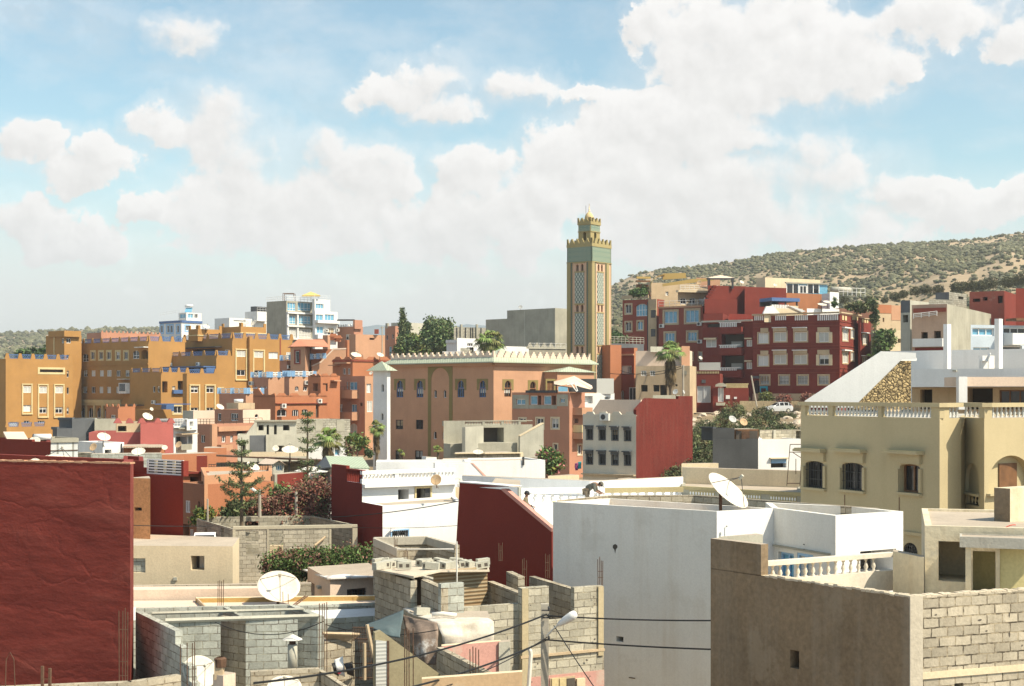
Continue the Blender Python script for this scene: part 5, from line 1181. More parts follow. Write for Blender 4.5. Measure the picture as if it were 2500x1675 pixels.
for y in (789, 844, 899):
    h.balcony(f, 1762, y+ (10 if y == 789 else 6), 1817, y+(26 if y == 789 else 23), 1.2, M['redbld']); u0, u1, z0, z1 = f.rect(1764, y, 1806, y+9); mb = MB()
    for i in range(10): c_ = lerp(u0, u1, (i+.5)/10); f.box(mb, c_-.07, c_+.07, z0-.25, z1, 1.05, 1.18)
    f.box(mb, u0-.1, u1+.6, z1, z1+.1, 1.02, 1.22); h.part(mb, 'baluster_panel', M['whiteclean'])
for y in (832, 886): mb = MB(); f.box(mb, f.u(1777), f.u(1804), ZZ(y+16, 212), ZZ(y, 212), -1.45, -1.4); h.part(mb, 'balcony_door', M['shutter'])
h.win(f, 1724, 829, 1749, 848, 'shut', fr=M['wframe']); h.ledge(f, 1721, 825, 1751, 829, .5, 'canopy', M['creamwall'])
for y in (830, 885): h.win(f, 1823, y, 1836, y+16, 'shut'); h.ledge(f, 1820, y-5, 1838, y-2, .5, 'canopy', M['creamwall'])
c = h.blk(chain(1698, 1758, 1768, 206, 12), 912, par=.2); g = c.faces[0]; h.win(g, 1702, 942, 1735, 983, 'door', mul=1); h.balus(g, 1701, 906, 1756, 912, 14, M['cream'], .06, name='baluster_panel')
h.ledge(g, 1699, 904, 1758, 906, .1, 'coping', M['redbld']); mb = MB(); g.box(mb, g.u(1704), g.u(1756), ZZ(905, 206), ZZ(884, 206), -2.5, -2.4); h.part(mb, 'laundry_screen', M['shutter'])
w_ = h.blk(chain(1740, 1828, 1834, 204, 8), 947, par=0); wf = w_.faces[0]; h.win(wf, 1753, 946, 1767, 981, 'door', mul=1) 
h.plate(wf, [(1746, 944), (1747, 939), (1756, 935), (1765, 935), (1773, 939), (1774, 944)], .8, .4, 'door_hood', M['cementlt']); h.ledge(wf, 1748, 983, 1770, 990, .9, 'doorstep', M['cementlt'])
mb = MB(); wf.box(mb, wf.u(1772), wf.L, w_.z1+.5, w_.z1+.62, -.2, 0); 
for i in range(18): u = lerp(wf.u(1774), wf.L-.2, i/17); wf.box(mb, u-.06, u+.06, w_.z1, w_.z1+.5, -.15, -.03)
h.part(mb, 'baluster_panel', M['cream']); h.ledge(wf, 1772, 965, 1782, 974, .1, 'meter_box', M['whiteclean']); h.ledge(wf, 1792, 969, 1799, 974, .1, 'meter_box', M['whiteclean'])
h.ledge(g, 1713, 927, 1723, 935, .05, 'emblem_plaque', M['cementdk']); h.done()
h = House('orange house wall catching the sun right of the minaret foot', M['orange'])
b = h.blk(chain(1470, 1490, 1517, 200, 60), 842, par=.3); g = b.faces[1]
c = h.blk(chain(1505, 1548, 1556, 203, 30), 849, par=.2, fm={0: M['maroon']}); f = c.faces[0]; h.win(f, 1518, 893, 1542, 912, 'wshut', sur=None); h.win(f, 1534, 896, 1540, 910, 'dark')  # brown red left face has the shade of the recess painted in
h.win(f, 1516, 954, 1524, 978, 'dark', arch=1, pane=M['wood']); h.win(f, 1536, 946, 1553, 978, 'shut', pane=M['darkgrey'])
h.ledge(f, 1516, 864, 1548, 868, .3, 'string_course', M['terra']); h.rail(Vector((*b.pts[1], b.z1)), Vector((*c.pts[1], b.z1+.6)), .8, M['rust'], 6, 2); h.done()
h = House('stained beige house with small square windows behind the tall palm', M['beige'])
b = h.blk(chain(1552, 1684, 1700, 194, 14), 893, par=.1); f = b.faces[0]
c = h.blk(chain(1552, 1684, 1690, 196, 12), 856, zb=b.z1-.3, par=.1, mat=M['peach']); h.blk(front(1664, 194.6, 1684, 195, 3), 845, zb=b.z1-.3, par=0, mat=M['terra']); h.blk(front(1588, 196, 1620, 197, 3), 846, zb=c.z1-.2, par=0, mat=M['cementlt'])
for x0, y0, x1, y1 in ((1565, 940, 1581, 956), (1595, 940, 1610, 956), (1611, 940, 1628, 966), (1649, 938, 1654, 943)): h.win(f, x0, y0, x1, y1, 'hole')
for x0, x1 in ((1565, 1578), (1587, 1599)): h.win(f, x0, 905, x1, 918, 'shut', dep=.12, pane=M['cement'])
h.ledge(f, 1670, 905, 1677, 915, .08, 'patch', M['cement']); h.done()
h = House('dark grey flat roof with pipe rails behind the orange house', M['cementdk'])
b = h.blk(front(1490, 212, 1572, 216, 6), 838, par=.1); h.rail(b.faces[0].P(0, b.z1), b.faces[0].P(b.faces[0].L, b.z1), 1.0, M['cementlt'], 10, 3, .04); h.done()
# ================================================================ PINK HOUSE, GREY HOUSE AND RED GABLE WALL
h = House('dusty pink house with blue windows and raw cement patches below the mosque', M['pinkbrown'])
b = h.blk(chain(1250, 1390, 1428, 156, 33), 958, par=.2); f, g = b.faces[:2]

h.win(f, 1260, 974, 1283, 988, 'blue', mul=1, sur=M['cement'], sw=.45); h.win(f, 1294, 966, 1357, 988, 'blue', mul=3) if False else None
for x0, x1, k in ((1294, 1312, 'blue'), (1313, 1321, 'hole'), (1327, 1346, 'blue'), (1347, 1357, 'hole')): h.win(f, x0, 966, x1, 988, k, mul=0)
h.ledge(f, 1292, 989, 1360, 998, .03, 'cement_patch', M['cement']); h.win(f, 1367, 972, 1379, 983, 'blue', mul=1, sur=M['cement'], sw=.4)
for x0, x1 in ((1310, 1327), (1347, 1364)): h.win(f, x0, 1021, x1, 1046, 'dark', sur=M['creamwall'], sw=.15)
h.win(f, 1268, 1021, 1284, 1028, 'dark', sur=M['creamwall'], sw=.12)
for x0, x1 in ((1312, 1321), (1352, 1361)): h.win(f, x0, 1084, x1, 1106, 'dark', arch=1, sur=M['creamwall'], sw=.12, mul=0)
h.ledge(f, 1290, 953, 1362, 959, .6, 'lean_to_roof', M['darkgrey']); h.win(f, 1411, 1086, 1420, 1109, 'dark', arch=1) if False else None
for y0, y1, m_ in ((995, 1013, M['terra']), (1037, 1055, M['cream']), (1056, 1071, M['terra'])): h.balcony(g, 1398, y0, 1424, y1, 1.2, m_)
h.win(g, 1403, 1022, 1412, 1033, 'hole'); h.win(g, 1410, 1086, 1420, 1110, 'dark', arch=1, sur=M['creamwall'], sw=.12)
c = h.blk(chain(1384, 1390, 1500, 158, 60), 960, par=.2, zb=b.z1-2.6, mat=M['white']); h.win(c.faces[1], 1428, 967, 1447, 985, 'hole'); h.win(c.faces[1], 1476, 969, 1488, 975, 'hole'); h.win(c.faces[1], 1392, 978, 1426, 990, 'shut')
d = h.blk(front(1363, 162, 1386, 162.5, 2), 944, base=956, par=0, mat=M['blueglass']); h.done()
r = empty('shade_canopy', PT(1400, 957, 158), 'torn tarpaulin canopy with broken roof cloth on the pink house terrace', 'canopy')
mb = MB(); mb.prism([PT(1353, 938, 157), PT(1380, 931, 157), PT(1403, 924, 158), PT(1447, 948, 156), PT(1442, 951, 156), PT(1420, 946, 156), PT(1395, 937, 156), PT(1370, 941, 156)], (0, 1.5, .3)); mb.build('cloth', M['peach'], r)
mb = MB(); mb.prism([PT(1353, 938, 157), PT(1370, 942, 156), PT(1442, 952, 156), PT(1442, 957, 156), PT(1390, 957, 156), PT(1388, 946, 156), PT(1354, 941, 157)], (0, 1.8, 0)); mb.build('torn_underside', M['darkgrey'], r)
mb = MB()
for a, e in (((1392, 936), (1408, 956)), ((1403, 934), (1410, 955)), ((1385, 940), (1402, 938))): mb.tube([PT(*a, 155.7), PT(*e, 155.7)], .06, n=5)
mb.build('poles', M['wframe'], r)
r = empty('privacy_screen', PT(1478, 960, 160), 'pale grey sheet screen on the terrace beside the minaret foot', 'screen')
mb = MB(); mb.obox(PT(1457, 962, 160), (1.95, .5, 0), (0, .08, 0), (0, 0, 1.75)); mb.build('sheet', M['shutter'], r); mb = MB(); mb.obox(PT(1406, 958, 163), (2.4, .3, 0), (0, .08, 0), (0, 0, 1.55)); mb.build('dark_mesh', M['darkgrey'], r)
h = House('grey house with two rows of hooded windows and a brick red gable side', M['cementlt'])
b = h.blk(chain(1423, 1553, 1691, 118, 33), 1012, par=.2, fm={0: plaster('grey_beige_render', (.62, .56, .45), dirt=.15), 1: plaster('gable_red', (.14, .024, .017), bump=.8, bs=6, fine=.2)}); f, g = b.faces[:2]
zig(h, f, 1424, 1553, 1013, 4, 8, plaster('grey_beige_render', (.40, .36, .28)), th=.2, off=.02)
h.plate(g, [(1553, 1014), (1553, 1000), (1578, 972), (1656, 974), (1656, 967), (1691, 967), (1691, 1014)], .25, .004, 'gable_wall', MATS['gable_red'])
h.plate(f, [(1424, 1012), (1448, 976), (1548, 976), (1548, 1012)], .2, -1.2, 'peach_roof_slope', M['peach'])
for y in (1047, 1107):
    for x in (1439, 1470, 1501, 1532):
        dy = (x-1439)*.03; h.win(f, x-7, y-7+dy, x+8, y+26+dy, 'dark', fr=M['cementdk'], bars=4, sur=M['cementdk'], sw=.05, pane=M['shutter'] if False else None); h.ledge(f, x-10, y-9+dy, x+10, y-6+dy, .35, 'window_hood', M['cementdk'])
        h.ledge(f, x-9, y-6+dy, x+9, y+1+dy, .12, 'window_head', M['cementdk'])
h.ac(f, 1480, 1018); h.ledge(f, 1424, 1157, 1552, 1160, .4, 'floor_slab', M['beige'])
c = h.blk(front(1594, 131, 1660, 132, 3), 965, zb=b.z1-.2, par=0, mat=M['cement']); h.done()
h = House('low wall with a cream coping and red panel at the foot of the grey house', M['creamwall'], 'wall', 'garden_wall')
h.blk(front(1338, 108, 1414, 110, 1), 1163, par=0); h.blk(front(1508, 105, 1556, 106, 1), 1170, par=0, mat=M['red']); h.done()
# ================================================================ FAR RIGHT HOUSES
h = House('small beige and brick house under the sandy slope', M['beige'])
b = h.blk(front(2140, 226, 2200, 228, 8), 744, par=.1); h.ledge(b.faces[0], 2176, 746, 2200, 782, .05, 'pink_render', M['terra']); h.ledge(b.faces[0], 2142, 744, 2176, 765, .05, 'brick_patch', M['orange']); h.win(b.faces[0], 2155, 776, 2159, 786, 'hole'); c = h.blk(front(2140, 205, 2205, 206, 8), 806, par=.1, mat=M['creamwall']); h.win(c.faces[0], 2192, 827, 2199, 837, 'hole'); h.done()
h = House('narrow unfinished grey house with a dark upper room', M['cementlt'])
b = h.blk(chain(2199, 2222, 2275, 182, 40), 763, par=.1); up = h.blk(chain(2199, 2222, 2275, 182.1, 40), 733, zb=b.z1-.2, par=.1, fm={0: M['cementdk']}); h.win(b.faces[0], 2204, 769, 2217, 787, 'hole'); h.done()
h = House('two tone grey block room with a window hole on the right skyline', M['cementlt'])
b = h.blk(chain(2284, 2317, 2360, 178, 40), 713, par=.1, fm={0: M['cementdk'], 1: M['blockfar']}); h.win(b.faces[1], 2340, 724, 2352, 731, 'hole'); h.blk(front(2268, 176, 2330, 177, 3), 731, par=.1, mat=M['blockfar']); h.done()
h = House('brick red house with dark windows at the right edge below the hill', M['red'])
b = h.blk(chain(2367, 2452, 2496, 172, 30), 710, par=.3, fm={0: plaster('worn_red', (.42, .12, .08), patch=.5, pc=(.45, .3, .22))}); f = b.faces[0]
h.win(f, 2375, 729, 2393, 737, 'hole'); h.win(f, 2400, 725, 2411, 734, 'hole'); h.win(f, 2436, 722, 2448, 740, 'hole'); h.blk(front(2480, 165, 2560, 166, 5), 704, par=.3); h.done()
h = House('beige house with two dark windows and a long blank concrete side', M['pinkbrown'])
b = h.blk(chain(2226, 2312, 2560, 148, 30), 742, par=.1, mat=M['cement'], fm={0: plaster('pink_beige_render', (.50, .34, .24))}); f, g = b.faces[:2]
h.win(f, 2249, 811, 2265, 828, 'hole'); h.win(f, 2280, 808, 2297, 826, 'hole'); h.balcony(f, 2231, 827, 2304, 847, .6, M['white']); h.ledge(f, 2234, 849, 2304, 862, .1, 'red_band', M['red'])
mb = MB(); f.box(mb, 0, f.L, ZZ(767, 148.5), ZZ(748, 148.5), .004, .03); h.part(mb, 'upper_band', M['cementlt']) if False else None
mb = MB(); f.box(mb, f.u(2232), f.u(2335) if False else f.L, ZZ(762, 148.5), ZZ(752, 148.5), .3, .4); h.part(mb, 'red_parapet', M['maroon'])
h.rail(f.P(.3, ZZ(778, 149), .5), f.P(f.L*.75, ZZ(772, 148.5), .5), .5, M['wframe'], 4, 3, .04); h.done()
h = House('white and pale blue modern house with strip windows at the right edge', M['whiteclean'])
b = h.blk(front(2370, 112, 2520, 113.5, 8), 793, par=.1, mat=plaster('pale_blue_white', (.55, .62, .68), dirt=.1)); f = b.faces[0]
h.win(f, 2374, 801, 2427, 820, 'blue', mul=2); h.win(f, 2376, 848, 2416, 861, 'blue', mul=1); h.balcony(f, 2450, 815, 2492, 843, 1.2, M['whiteclean']); h.win(f, 2450, 800, 2505, 815, 'dark', mul=2); h.win(f, 2448, 845, 2495, 862, 'dark', mul=0)
h.ledge(f, 2455, 779, 2520, 785, 1.4, 'roof_canopy', M['wood']); h.done()
# slope: retaining wall, street
h = House('low rubble retaining wall along the street behind the white car', M['beige'], 'wall', 'retaining_wall')
h.blk(front(1806, 202.6, 1970, 204.5, .5), 979, par=0, mat=plaster('rubble_stone', (.30, .24, .15), fine=.3, bs=4, bump=1)); h.done()
def st(u, v):
    x0 = PT(1640, 0, 200).x; x = lerp(x0-4, x0+30, u); y = lerp(198.3, 202.4, v); return (x, y, CZ-2.76+.0*u)
grid_mesh('road', st, 12, 2, soil('dusty_road', (.50, .43, .34), (.45, .38, .30), (.56, .5, .42)))
# ================================================================ YELLOW VILLA AND WHITE VILLA, RIGHT
def baluster_row(h, f, u0, u1, z, n, hgt, mat, o=-.12, seg=8):
    for i in range(n):
        mb = MB(); k = hgt/.44; mb.lathe(f.P(lerp(u0, u1, (i+.5)/n), z, o), [(.06, 0), (.06, .03*k), (.035, .06*k), (.075, .16*k), (.06, .22*k), (.03, .3*k), (.055, .35*k), (.04, .38*k), (.06, .44*k)], seg); h.part(mb, 'baluster', mat, smooth=True)
h = House('sand yellow villa with hooded windows and a white baluster parapet', M['yellow'])
LW = XY(1955, 66); NC = XY(2294, 57.5); RC = XY(2346, 58.5); BK = LW+RC-NC+Vector((8, 6))
b = h.blk([LW, NC, RC, RC+Vector((6, 12)), LW+Vector((8, 8))], 1021.5, ref=1, par=.02, roof=M['roofgrey']); f, g = b.faces[:2]; z = b.z1
BAL = plaster('grey_white_baluster', (.60, .60, .56), dirt=.2, bump=.1)
for (a, e, n) in ((1968, 2021, 6), (2034, 2142, 13), (2153, 2272, 13)): baluster_row(h, f, f.u(a), f.u(e), z+.03, n, .42, BAL)
ed = [0]+[f.u(x) for x in (1966, 2022, 2033, 2143, 2152, 2273)]+[f.L]
for i in range(0, 8, 2): mb = MB(); f.box(mb, ed[i], ed[i+1], z, z+.45, -.26, -.0); h.part(mb, 'parapet_pier', M['yellow'])
mb = MB(); f.box(mb, -.12, f.L+.1, z+.45, z+.62, -.32, .1); g.box(mb, .1, g.L+.05, z+.45, z+.62, -.3, .1); h.part(mb, 'handrail', M['yellow'])
mb = MB(); g.box(mb, .03, g.L*.45, z, z+.45, -.26, 0); h.part(mb, 'parapet_pier', M['yellow']); baluster_row(h, g, g.L*.5, g.L, z+.03, 3, .42, BAL)
for (x0, y0, x1, y1, ox0, ox1, cx0, cx1, cy, gl) in ((1966, 1126, 2012, 1191, 1959, 2015, 1952, 2019, 1096, 1), (2055, 1130, 2108, 1197, 2050, 2113, 2039, 2117, 1097, 1), (2197, 1133, 2246, 1203, 2182, 2251, 2169, 2257, 1101, 0)):
    h.win(f, x0, y0, x1, y1, 'dark', arch=.22, dep=.3, fr=M['wood'] if not gl else M['iron'], bars=9 if gl else 0, mul=1)
    h.ledge(f, x0-6, y1, x1+6, y1+6, .16, 'sill', M['yellow']); h.ledge(f, x0-6, y0+12, x0-.5, y1, .1, 'jamb', M['yellow']); h.ledge(f, x1+.5, y0+12, x1+6, y1, .1, 'jamb', M['yellow'])
    h.ledge(f, x0-4, cy+8, x1+4, y0-1, .14, 'window_hood', M['yellow']); h.ledge(f, cx0, cy+1, cx1, cy+7, .4, 'canopy', M['yellow']); 
    h.ledge(f, cx0+2, cy-1.5, cx1-2, cy+1, .36, 'canopy_top', M['cream'])
for x, y in ((2062, 1208), (2195, 1214)): h.ledge(f, x, y, x+1.3, 1250, .02, 'crack_stain', M['wood'])
h.ledge(f, 2210, 1302, 2294, 1310, .12, 'string_course', M['yellow']); h.win(f, 2205, 1325, 2240, 1350, 'dark', arch=.8, fr=M['iron'], bars=6)
# recessed bay with niche window, then the sunlit porch block
c = h.blk([XY(2342, 60.2), XY(2403, 57.2), XY(2560, 59.5), XY(2560, 66), XY(2350, 66)], 1021.5, ref=1, par=.02, zb=CZ-11, fm={}); cf, cg = c.faces[:2]
h.win(cf, 2357, 1131, 2390, 1203, 'hole', arch=1.0, dep=.15, pane=M['yellow']); h.ledge(cf, 2346, 1203, 2392, 1208, .15, 'sill', M['yellow'])
mb = MB(); u0, u1 = cf.u(2358), cf.u(2390); h.win(cf, 2358, 1211, 2390, 1233, 'hole', dep=.3)
for i in range(4): mb = MB(); mb.lathe(cf.P(lerp(u0, u1, (i+.5)/4), ZZ(1232, 58), -.08), [(.05, 0), (.03, .05), (.07, .15), (.03, .25), (.06, .33)], 8); h.part(mb, 'baluster', M['yellow'], smooth=True)
z2 = c.z1; mb = MB(); cf.box(mb, 0, cf.L+.05, z2+.45, z2+.62, -.3, .1); cg.box(mb, .12, cg.L, z2+.45, z2+.62, -.3, .1); h.part(mb, 'handrail', M['yellow'])
mb = MB(); cg.box(mb, .02, cg.u(2422), z2, z2+.45, -.26, 0); h.part(mb, 'parapet_pier', M['yellow']); baluster_row(h, cg, cg.u(2424), cg.u(2540), z2+.03, 11, .42, BAL); baluster_row(h, cf, .2, cf.L*.8, z2+.03, 4, .42, BAL)
h.win(cg, 2414, 1112, 2520, 1200, 'hole', arch=.75, dep=.36, pane=M['yellow']); h.ledge(cg, 2408, 1205, 2432, 1210, .2, 'sill', M['yellow'])
mb = MB(); cg.box(mb, cg.u(2455), cg.u(2498), ZZ(1195, 58.5), ZZ(1131, 58.5), -.35, -.3); h.part(mb, 'wooden_door', M['wood']); h.done()
h = House('white modern villa with a diagonal stair wall, rubble stone wall and white columns', M['whiteclean'])
M['stonewall'] = None
t = NT('honey_rubble_stone'); uv = t.n('TexCoord'); vo = t.n('TexVoronoi', feature='DISTANCE_TO_EDGE'); vo.inputs['Scale'].default_value = 5.2; nn = t.n('TexNoise'); nn.inputs['Scale'].default_value = 3
t.l(uv.outputs['Object'], nn.inputs['Vector']); va = t.n('VectorMath', operation='MULTIPLY_ADD'); t.l(nn.outputs['Color'], va.inputs[0]); va.inputs[1].default_value = (.25, .25, .25); t.l(uv.outputs['Object'], va.inputs[2]); t.l(va.outputs[0], vo.inputs['Vector'])
vc = t.n('TexVoronoi'); vc.inputs['Scale'].default_value = 5.2; t.l(va.outputs[0], vc.inputs['Vector']); s_ = t.n('SeparateXYZ'); t.l(vc.outputs['Color'], s_.inputs[0])
t.col(t.mix(t.rng(vo.outputs['Distance'], .03, .1, 0, 1), (.10, .07, .035), t.scale(t.rgb((.48, .36, .18)), t.rng(s_.outputs[0], 0, 1, .65, 1.2)))); t.b.inputs['Roughness'].default_value = .9; t.bump(t.rng(vo.outputs['Distance'], 0, .2, 0, 1), 1, .06); M['stonewall'] = t.m
b = h.blk(front(2196, 85.5, 2560, 81, 8), 902, ref=0, par=.1, zb=ZZ(945, 85.5)); f = b.faces[0]
lowb = h.blk(front(2226, 87.5, 2560, 83.5, 5), z=b.z0-.004, par=0, zb=CZ-6, mat=M['beige']); lf = lowb.faces[0]
h.win(lf, 2246, 951, 2276, 1000, 'hole'); h.win(lf, 2362, 948, 2424, 1000, 'hole', dep=1.5); h.win(lf, 2440, 952, 2540, 1000, 'dark', fr=M['wood'], mul=3)
w_ = h.blk([XY(2148, 94), XY(2560, 87.5), XY(2560, 87.9), XY(2148, 94.4)], 858, ref=0, par=0, zb=CZ-1.0); 
for x0, x1, y0 in ((2303, 2313, 791), (2428, 2439, 778)):
    p = h.blk(chain(x0, x1, x1+9, 85.6 if x0 < 2400 else 84.6, 45), y0, par=0, zb=b.z1-.05)
h.blk(front(2390, 85.5, 2432, 85.8, .2), 868, par=0, zb=b.z1-.05)
sf = Face(XY(1960, 75.2), XY(2240, 74.6)); sg = Face(XY(2080, 76.8), XY(2240, 77.6))
h.plate(sf, [(1964, 995), (1964, 979), (2150, 858), (2234, 862), (2234, 877), (2199, 878), (2084, 992), (2084, 995)], .25, .3, 'diagonal_wall', M['whiteclean'])
h.plate(sg, [(2080, 1000), (2080, 990), (2198, 876), (2204, 876), (2204, 1000)], .3, .0, 'stone_wall', M['stonewall'])
h.plate(sg, [(2204, 1000), (2204, 876), (2236, 879), (2236, 1000)], .3, -.55, 'stone_pier', M['stonewall']); h.plate(sg, [(2196, 881), (2196, 876), (2236, 874), (2236, 881)], .4, .1, 'white_cap', M['whiteclean'])
mb = MB(); mb.obox(PT(2347, 943, 76), (8, .4, 0), (0, 3, 0), (0, 0, .5)); h.part(mb, 'pergola_beam', M['peach']); mb = MB(); mb.obox(PT(2341, 1000, 75.6), (.45, 0, 0), (0, .45, 0), (0, 0, 1.75)); h.part(mb, 'pergola_column', M['whiteclean'])
h.ledge(f, 2327, 903, 2336, 907, .15, 'wall_lamp', M['cementlt']); h.done()
r = empty('white_chair', PT(2402, 900, 85), 'white plastic chair on the terrace roof of the white villa', 'chair')
mb = MB(); q = PT(2396, 899, 85.4); mb.obox(q+Vector((0, 0, .42)), (.45, 0, 0), (0, .45, 0), (0, 0, .04)); mb.build('seat', M['whiteclean'], r); mb = MB(); mb.prism([q+Vector((.41, .02, .42)), q+Vector((.41, .42, .42)), q+Vector((.56, .4, .86)), q+Vector((.58, .22, .93)), q+Vector((.56, .04, .86))], (.04, 0, 0)); mb.build('backrest', M['whiteclean'], r)
for dx, dy in ((0, 0), (.4, 0), (0, .4), (.4, .4)): mb = MB(); mb.tube([q+Vector((dx+.02, dy+.02, -.02)), q+Vector((dx+.02, dy+.02, .42))], .025, n=5); mb.build('leg', M['whiteclean'], r)
h = House('dark grey cement house joined to a white house with a blue lintel window', plaster('charcoal_cement', (.062, .064, .066), var=.25, dirt=.3, dc=(.12, .12, .11)))
b = h.blk(front(1740, 94, 1851, 95, 6), 1073, par=.1); up = h.blk(front(1740, 94.1, 1793, 94.6, 5), 1046, zb=b.z1-.2, par=.1)
h.blk(front(1792, 96.5, 1852, 97, 2), 1048, zb=b.z1-.2, par=0, mat=M['wood']); c = h.blk(front(1851, 95, 1960, 96, 6), 1073, par=.05, mat=M['whiteclean']); h.win(c.faces[0], 1882, 1120, 1920, 1142, 'hole', dep=.5); h.ledge(c.faces[0], 1884, 1120, 1919, 1131, -.02, 'lintel', M['ltblue'], inn=.1)
h.ledge(c.faces[0], 1878, 1117, 1922, 1120, .2, 'lintel_slab', M['creamwall']); w_ = h.blk(front(1855, 98, 1960, 99, .4), 1050, par=0, mat=M['block']); h.ledge(w_.faces[0], 1887, 1050, 1893, 1075, .1, 'column', M['cementlt']); h.win(w_.faces[0], 1943, 1052, 1956, 1073, 'hole')
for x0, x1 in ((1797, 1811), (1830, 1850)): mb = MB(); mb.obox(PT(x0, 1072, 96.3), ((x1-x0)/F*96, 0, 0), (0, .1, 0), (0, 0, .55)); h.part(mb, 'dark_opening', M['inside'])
mb = MB(); mb.obox(PT(1812, 1072, 96.2), (.5, 0, 0), (0, .06, 0), (0, 0, .52)); h.part(mb, 'plank_door', M['rust']); h.done()
h = House('cream terrace parapet with khaki baluster panels, left of the yellow villa', M['creamwall'], 'terrace', 'terrace')
b = h.blk([XY(1664, 73), XY(1958, 68), XY(1958, 74), XY(1664, 78)], 1187, ref=0, par=.05, mat=M['cement']); f = b.faces[0]
k = h.blk([XY(1665, 76), XY(1958, 72.5), XY(1958, 73), XY(1665, 76.5)], 1141, ref=0, par=0, zb=b.z1-.1); h.blk(front(1664, 77.5, 1754, 78, .4), 1132, par=0, zb=b.z1, mat=M['creamwall'])
KH = plaster('khaki_yellow_paint', (.42, .35, .19), dirt=.2)
mb = MB(); f.box(mb, 0, f.L, ZZ(1192, 73)-.05, ZZ(1188, 73)+.03, -.2, .06); h.part(mb, 'terrace_rail', KH)
for (a, e, n) in ((1683, 1745, 9), (1806, 1858, 8), (1880, 1945, 10)):
    u0, u1 = f.u(a), f.u(e); zc = lerp(ZZ(1196, 72), ZZ(1203, 70), (a-1683)/262); mb = MB(); f.box(mb, u0, u1, b.z1-.62, b.z1-.18, .004, .02); h.part(mb, 'panel_backing', KH)
    for i in range(n):
        mb = MB(); u = lerp(u0, u1, (i+.5)/n); w2 = (u1-u0)/n*.3
        for zz in (b.z1-.32, b.z1-.52): mb.poly([f.P(u+w2*math.cos(q*math.pi/4), zz+.085*math.sin(q*math.pi/4), .026) for q in range(8)])
        h.part(mb, 'pierced_opening', M['whiteclean'])
h.done()
r = empty('gate_frame', PT(1935, 1187, 71), 'thin rusty metal gate frame leaning at the cream terrace edge', 'gate frame')
mb = MB(); P_ = lambda x, y: PT(x, y, 70.5)
for a, e in (((1921, 1186), (1929, 1085)), ((1929, 1085), (1958, 1085)), ((1953, 1186), (1957, 1110)), ((1928, 1104), (1957, 1104)), ((1922, 1180), (1953, 1180)), ((1936, 1105), (1956, 1118)), ((1943, 1120), (1943, 1158))): mb.tube([P_(*a), P_(*e)], .02, n=5)
mb.build('bars', M['rust'], r)
# ================================================================ WHITE TERRACE WITH PEOPLE, DARK RED STAIR WALL
h = House('bright white roof terrace with fat white balusters where two people stand', M['whiteclean'], 'terrace', 'roof_terrace')
b = h.blk([XY(1190, 63.5), XY(1372, 55), XY(1700, 66), XY(1700, 76), XY(1215, 78)], z=ZZ(1252, 62), par=0, roof=M['whiteclean'])
bw = h.blk([XY(1128, 76), XY(1440, 71.5), XY(1480, 71.6), XY(1668, 75), XY(1668, 75.6), XY(1478, 72.3), XY(1440, 72.2), XY(1130, 76.6)], 1174, ref=1, par=0, zb=b.z1-4)
h.blk([XY(1195, 66), XY(1270, 64.8), XY(1270, 70), XY(1210, 72)], 1190, ref=1, par=0, zb=b.z1-.02)
bf = Face(XY(1272, 64), XY(1668, 65.5)); z = b.z1+.31
mb = MB(); bf.box(mb, 0, bf.L, b.z1-.01, z, -.25, .02); h.part(mb, 'balustrade_base', M['whiteclean'])
uk = bf.u(1475); mb = MB(); bf.box(mb, 0, uk, z+.36, z+.62, -.26, .04); h.part(mb, 'handrail', M['whiteclean']); mb = MB(); bf.box(mb, uk, bf.L, z+.36, z+.58, -.26, .04); h.part(mb, 'handrail', KH)
mb = MB(); bf.box(mb, uk-.2, uk+.02, z, z+.66, -.28, .06); h.part(mb, 'pier', M['whiteclean'])
n = 19
for i in range(n):
    u = bf.L*(i+.7)/n
    if abs(u-uk) < .25: continue
    mb = MB(); mb.lathe(bf.P(u, z, -.12), [(.09, 0), (.09, .03), (.05, .06), (.115, .15), (.1, .2), (.05, .28), (.09, .33), (.09, .37)], 10); h.part(mb, 'baluster', M['whiteclean'], smooth=True)
mb = MB(); bf.box(mb, -.1, .02, z-.2, z+.66, -.3, .02); h.part(mb, 'pier', M['cementlt'])
mb = MB(); bf.box(mb, bf.u(1345), bf.u(1352), z-.02, z+.05, .3, .4); h.part(mb, 'wall_lantern', M['cream']); h.done()
h = House('dark red side wall with a long diagonal pink topped stair edge', plaster('dark_red_paint', (.195, .03, .019), var=.08, dirt=.12, dc=(.2, .05, .03), bump=.15), 'wall', 'stair_wall')
h.at(1235, 1420, 57); f = Face(XY(1122, 60.5), XY(1347, 54)); DR = h.mat
h.plate(f, [(1105, 1480), (1122, 1178.5), (1245, 1188), (1160, 1190), (1226, 1196), (1347, 1297), (1347, 1480)], .16, 0, 'wall', DR)
h.plate(f, [(1226, 1193), (1234, 1193.5), (1349, 1290), (1347, 1298), (1226, 1197)], .2, .03, 'coping', plaster('salmon_coping', (.62, .30, .24)))
h.plate(f, [(1122, 1178.5), (1245, 1187.5), (1245, 1186), (1122, 1175.5)], .6, .05, 'white_coping', M['whiteclean']); h.done()
h = House('huge blank bluish white house wall with flat roof and a big dish', plaster('aged_white_wall', (.77, .74, .67), var=.08, fine=.05, dirt=.45, dc=(.48, .38, .25), patch=.18, pc=(.52, .47, .38), big=.25, bump=.5))
P1, P2, P3, P4, P5 = XY(1350, 50), XY(1750, 46), XY(1893, 47.2), XY(2040, 44.2), XY(2205, 45.8)
b = h.blk([P1, P2, P3, P1+P3-P2+Vector((0, .5))], 1248.5, ref=1, par=.3, pt=.12, roof=M['peach'], fm={1: M['whiteclean']}); f = b.faces[0]
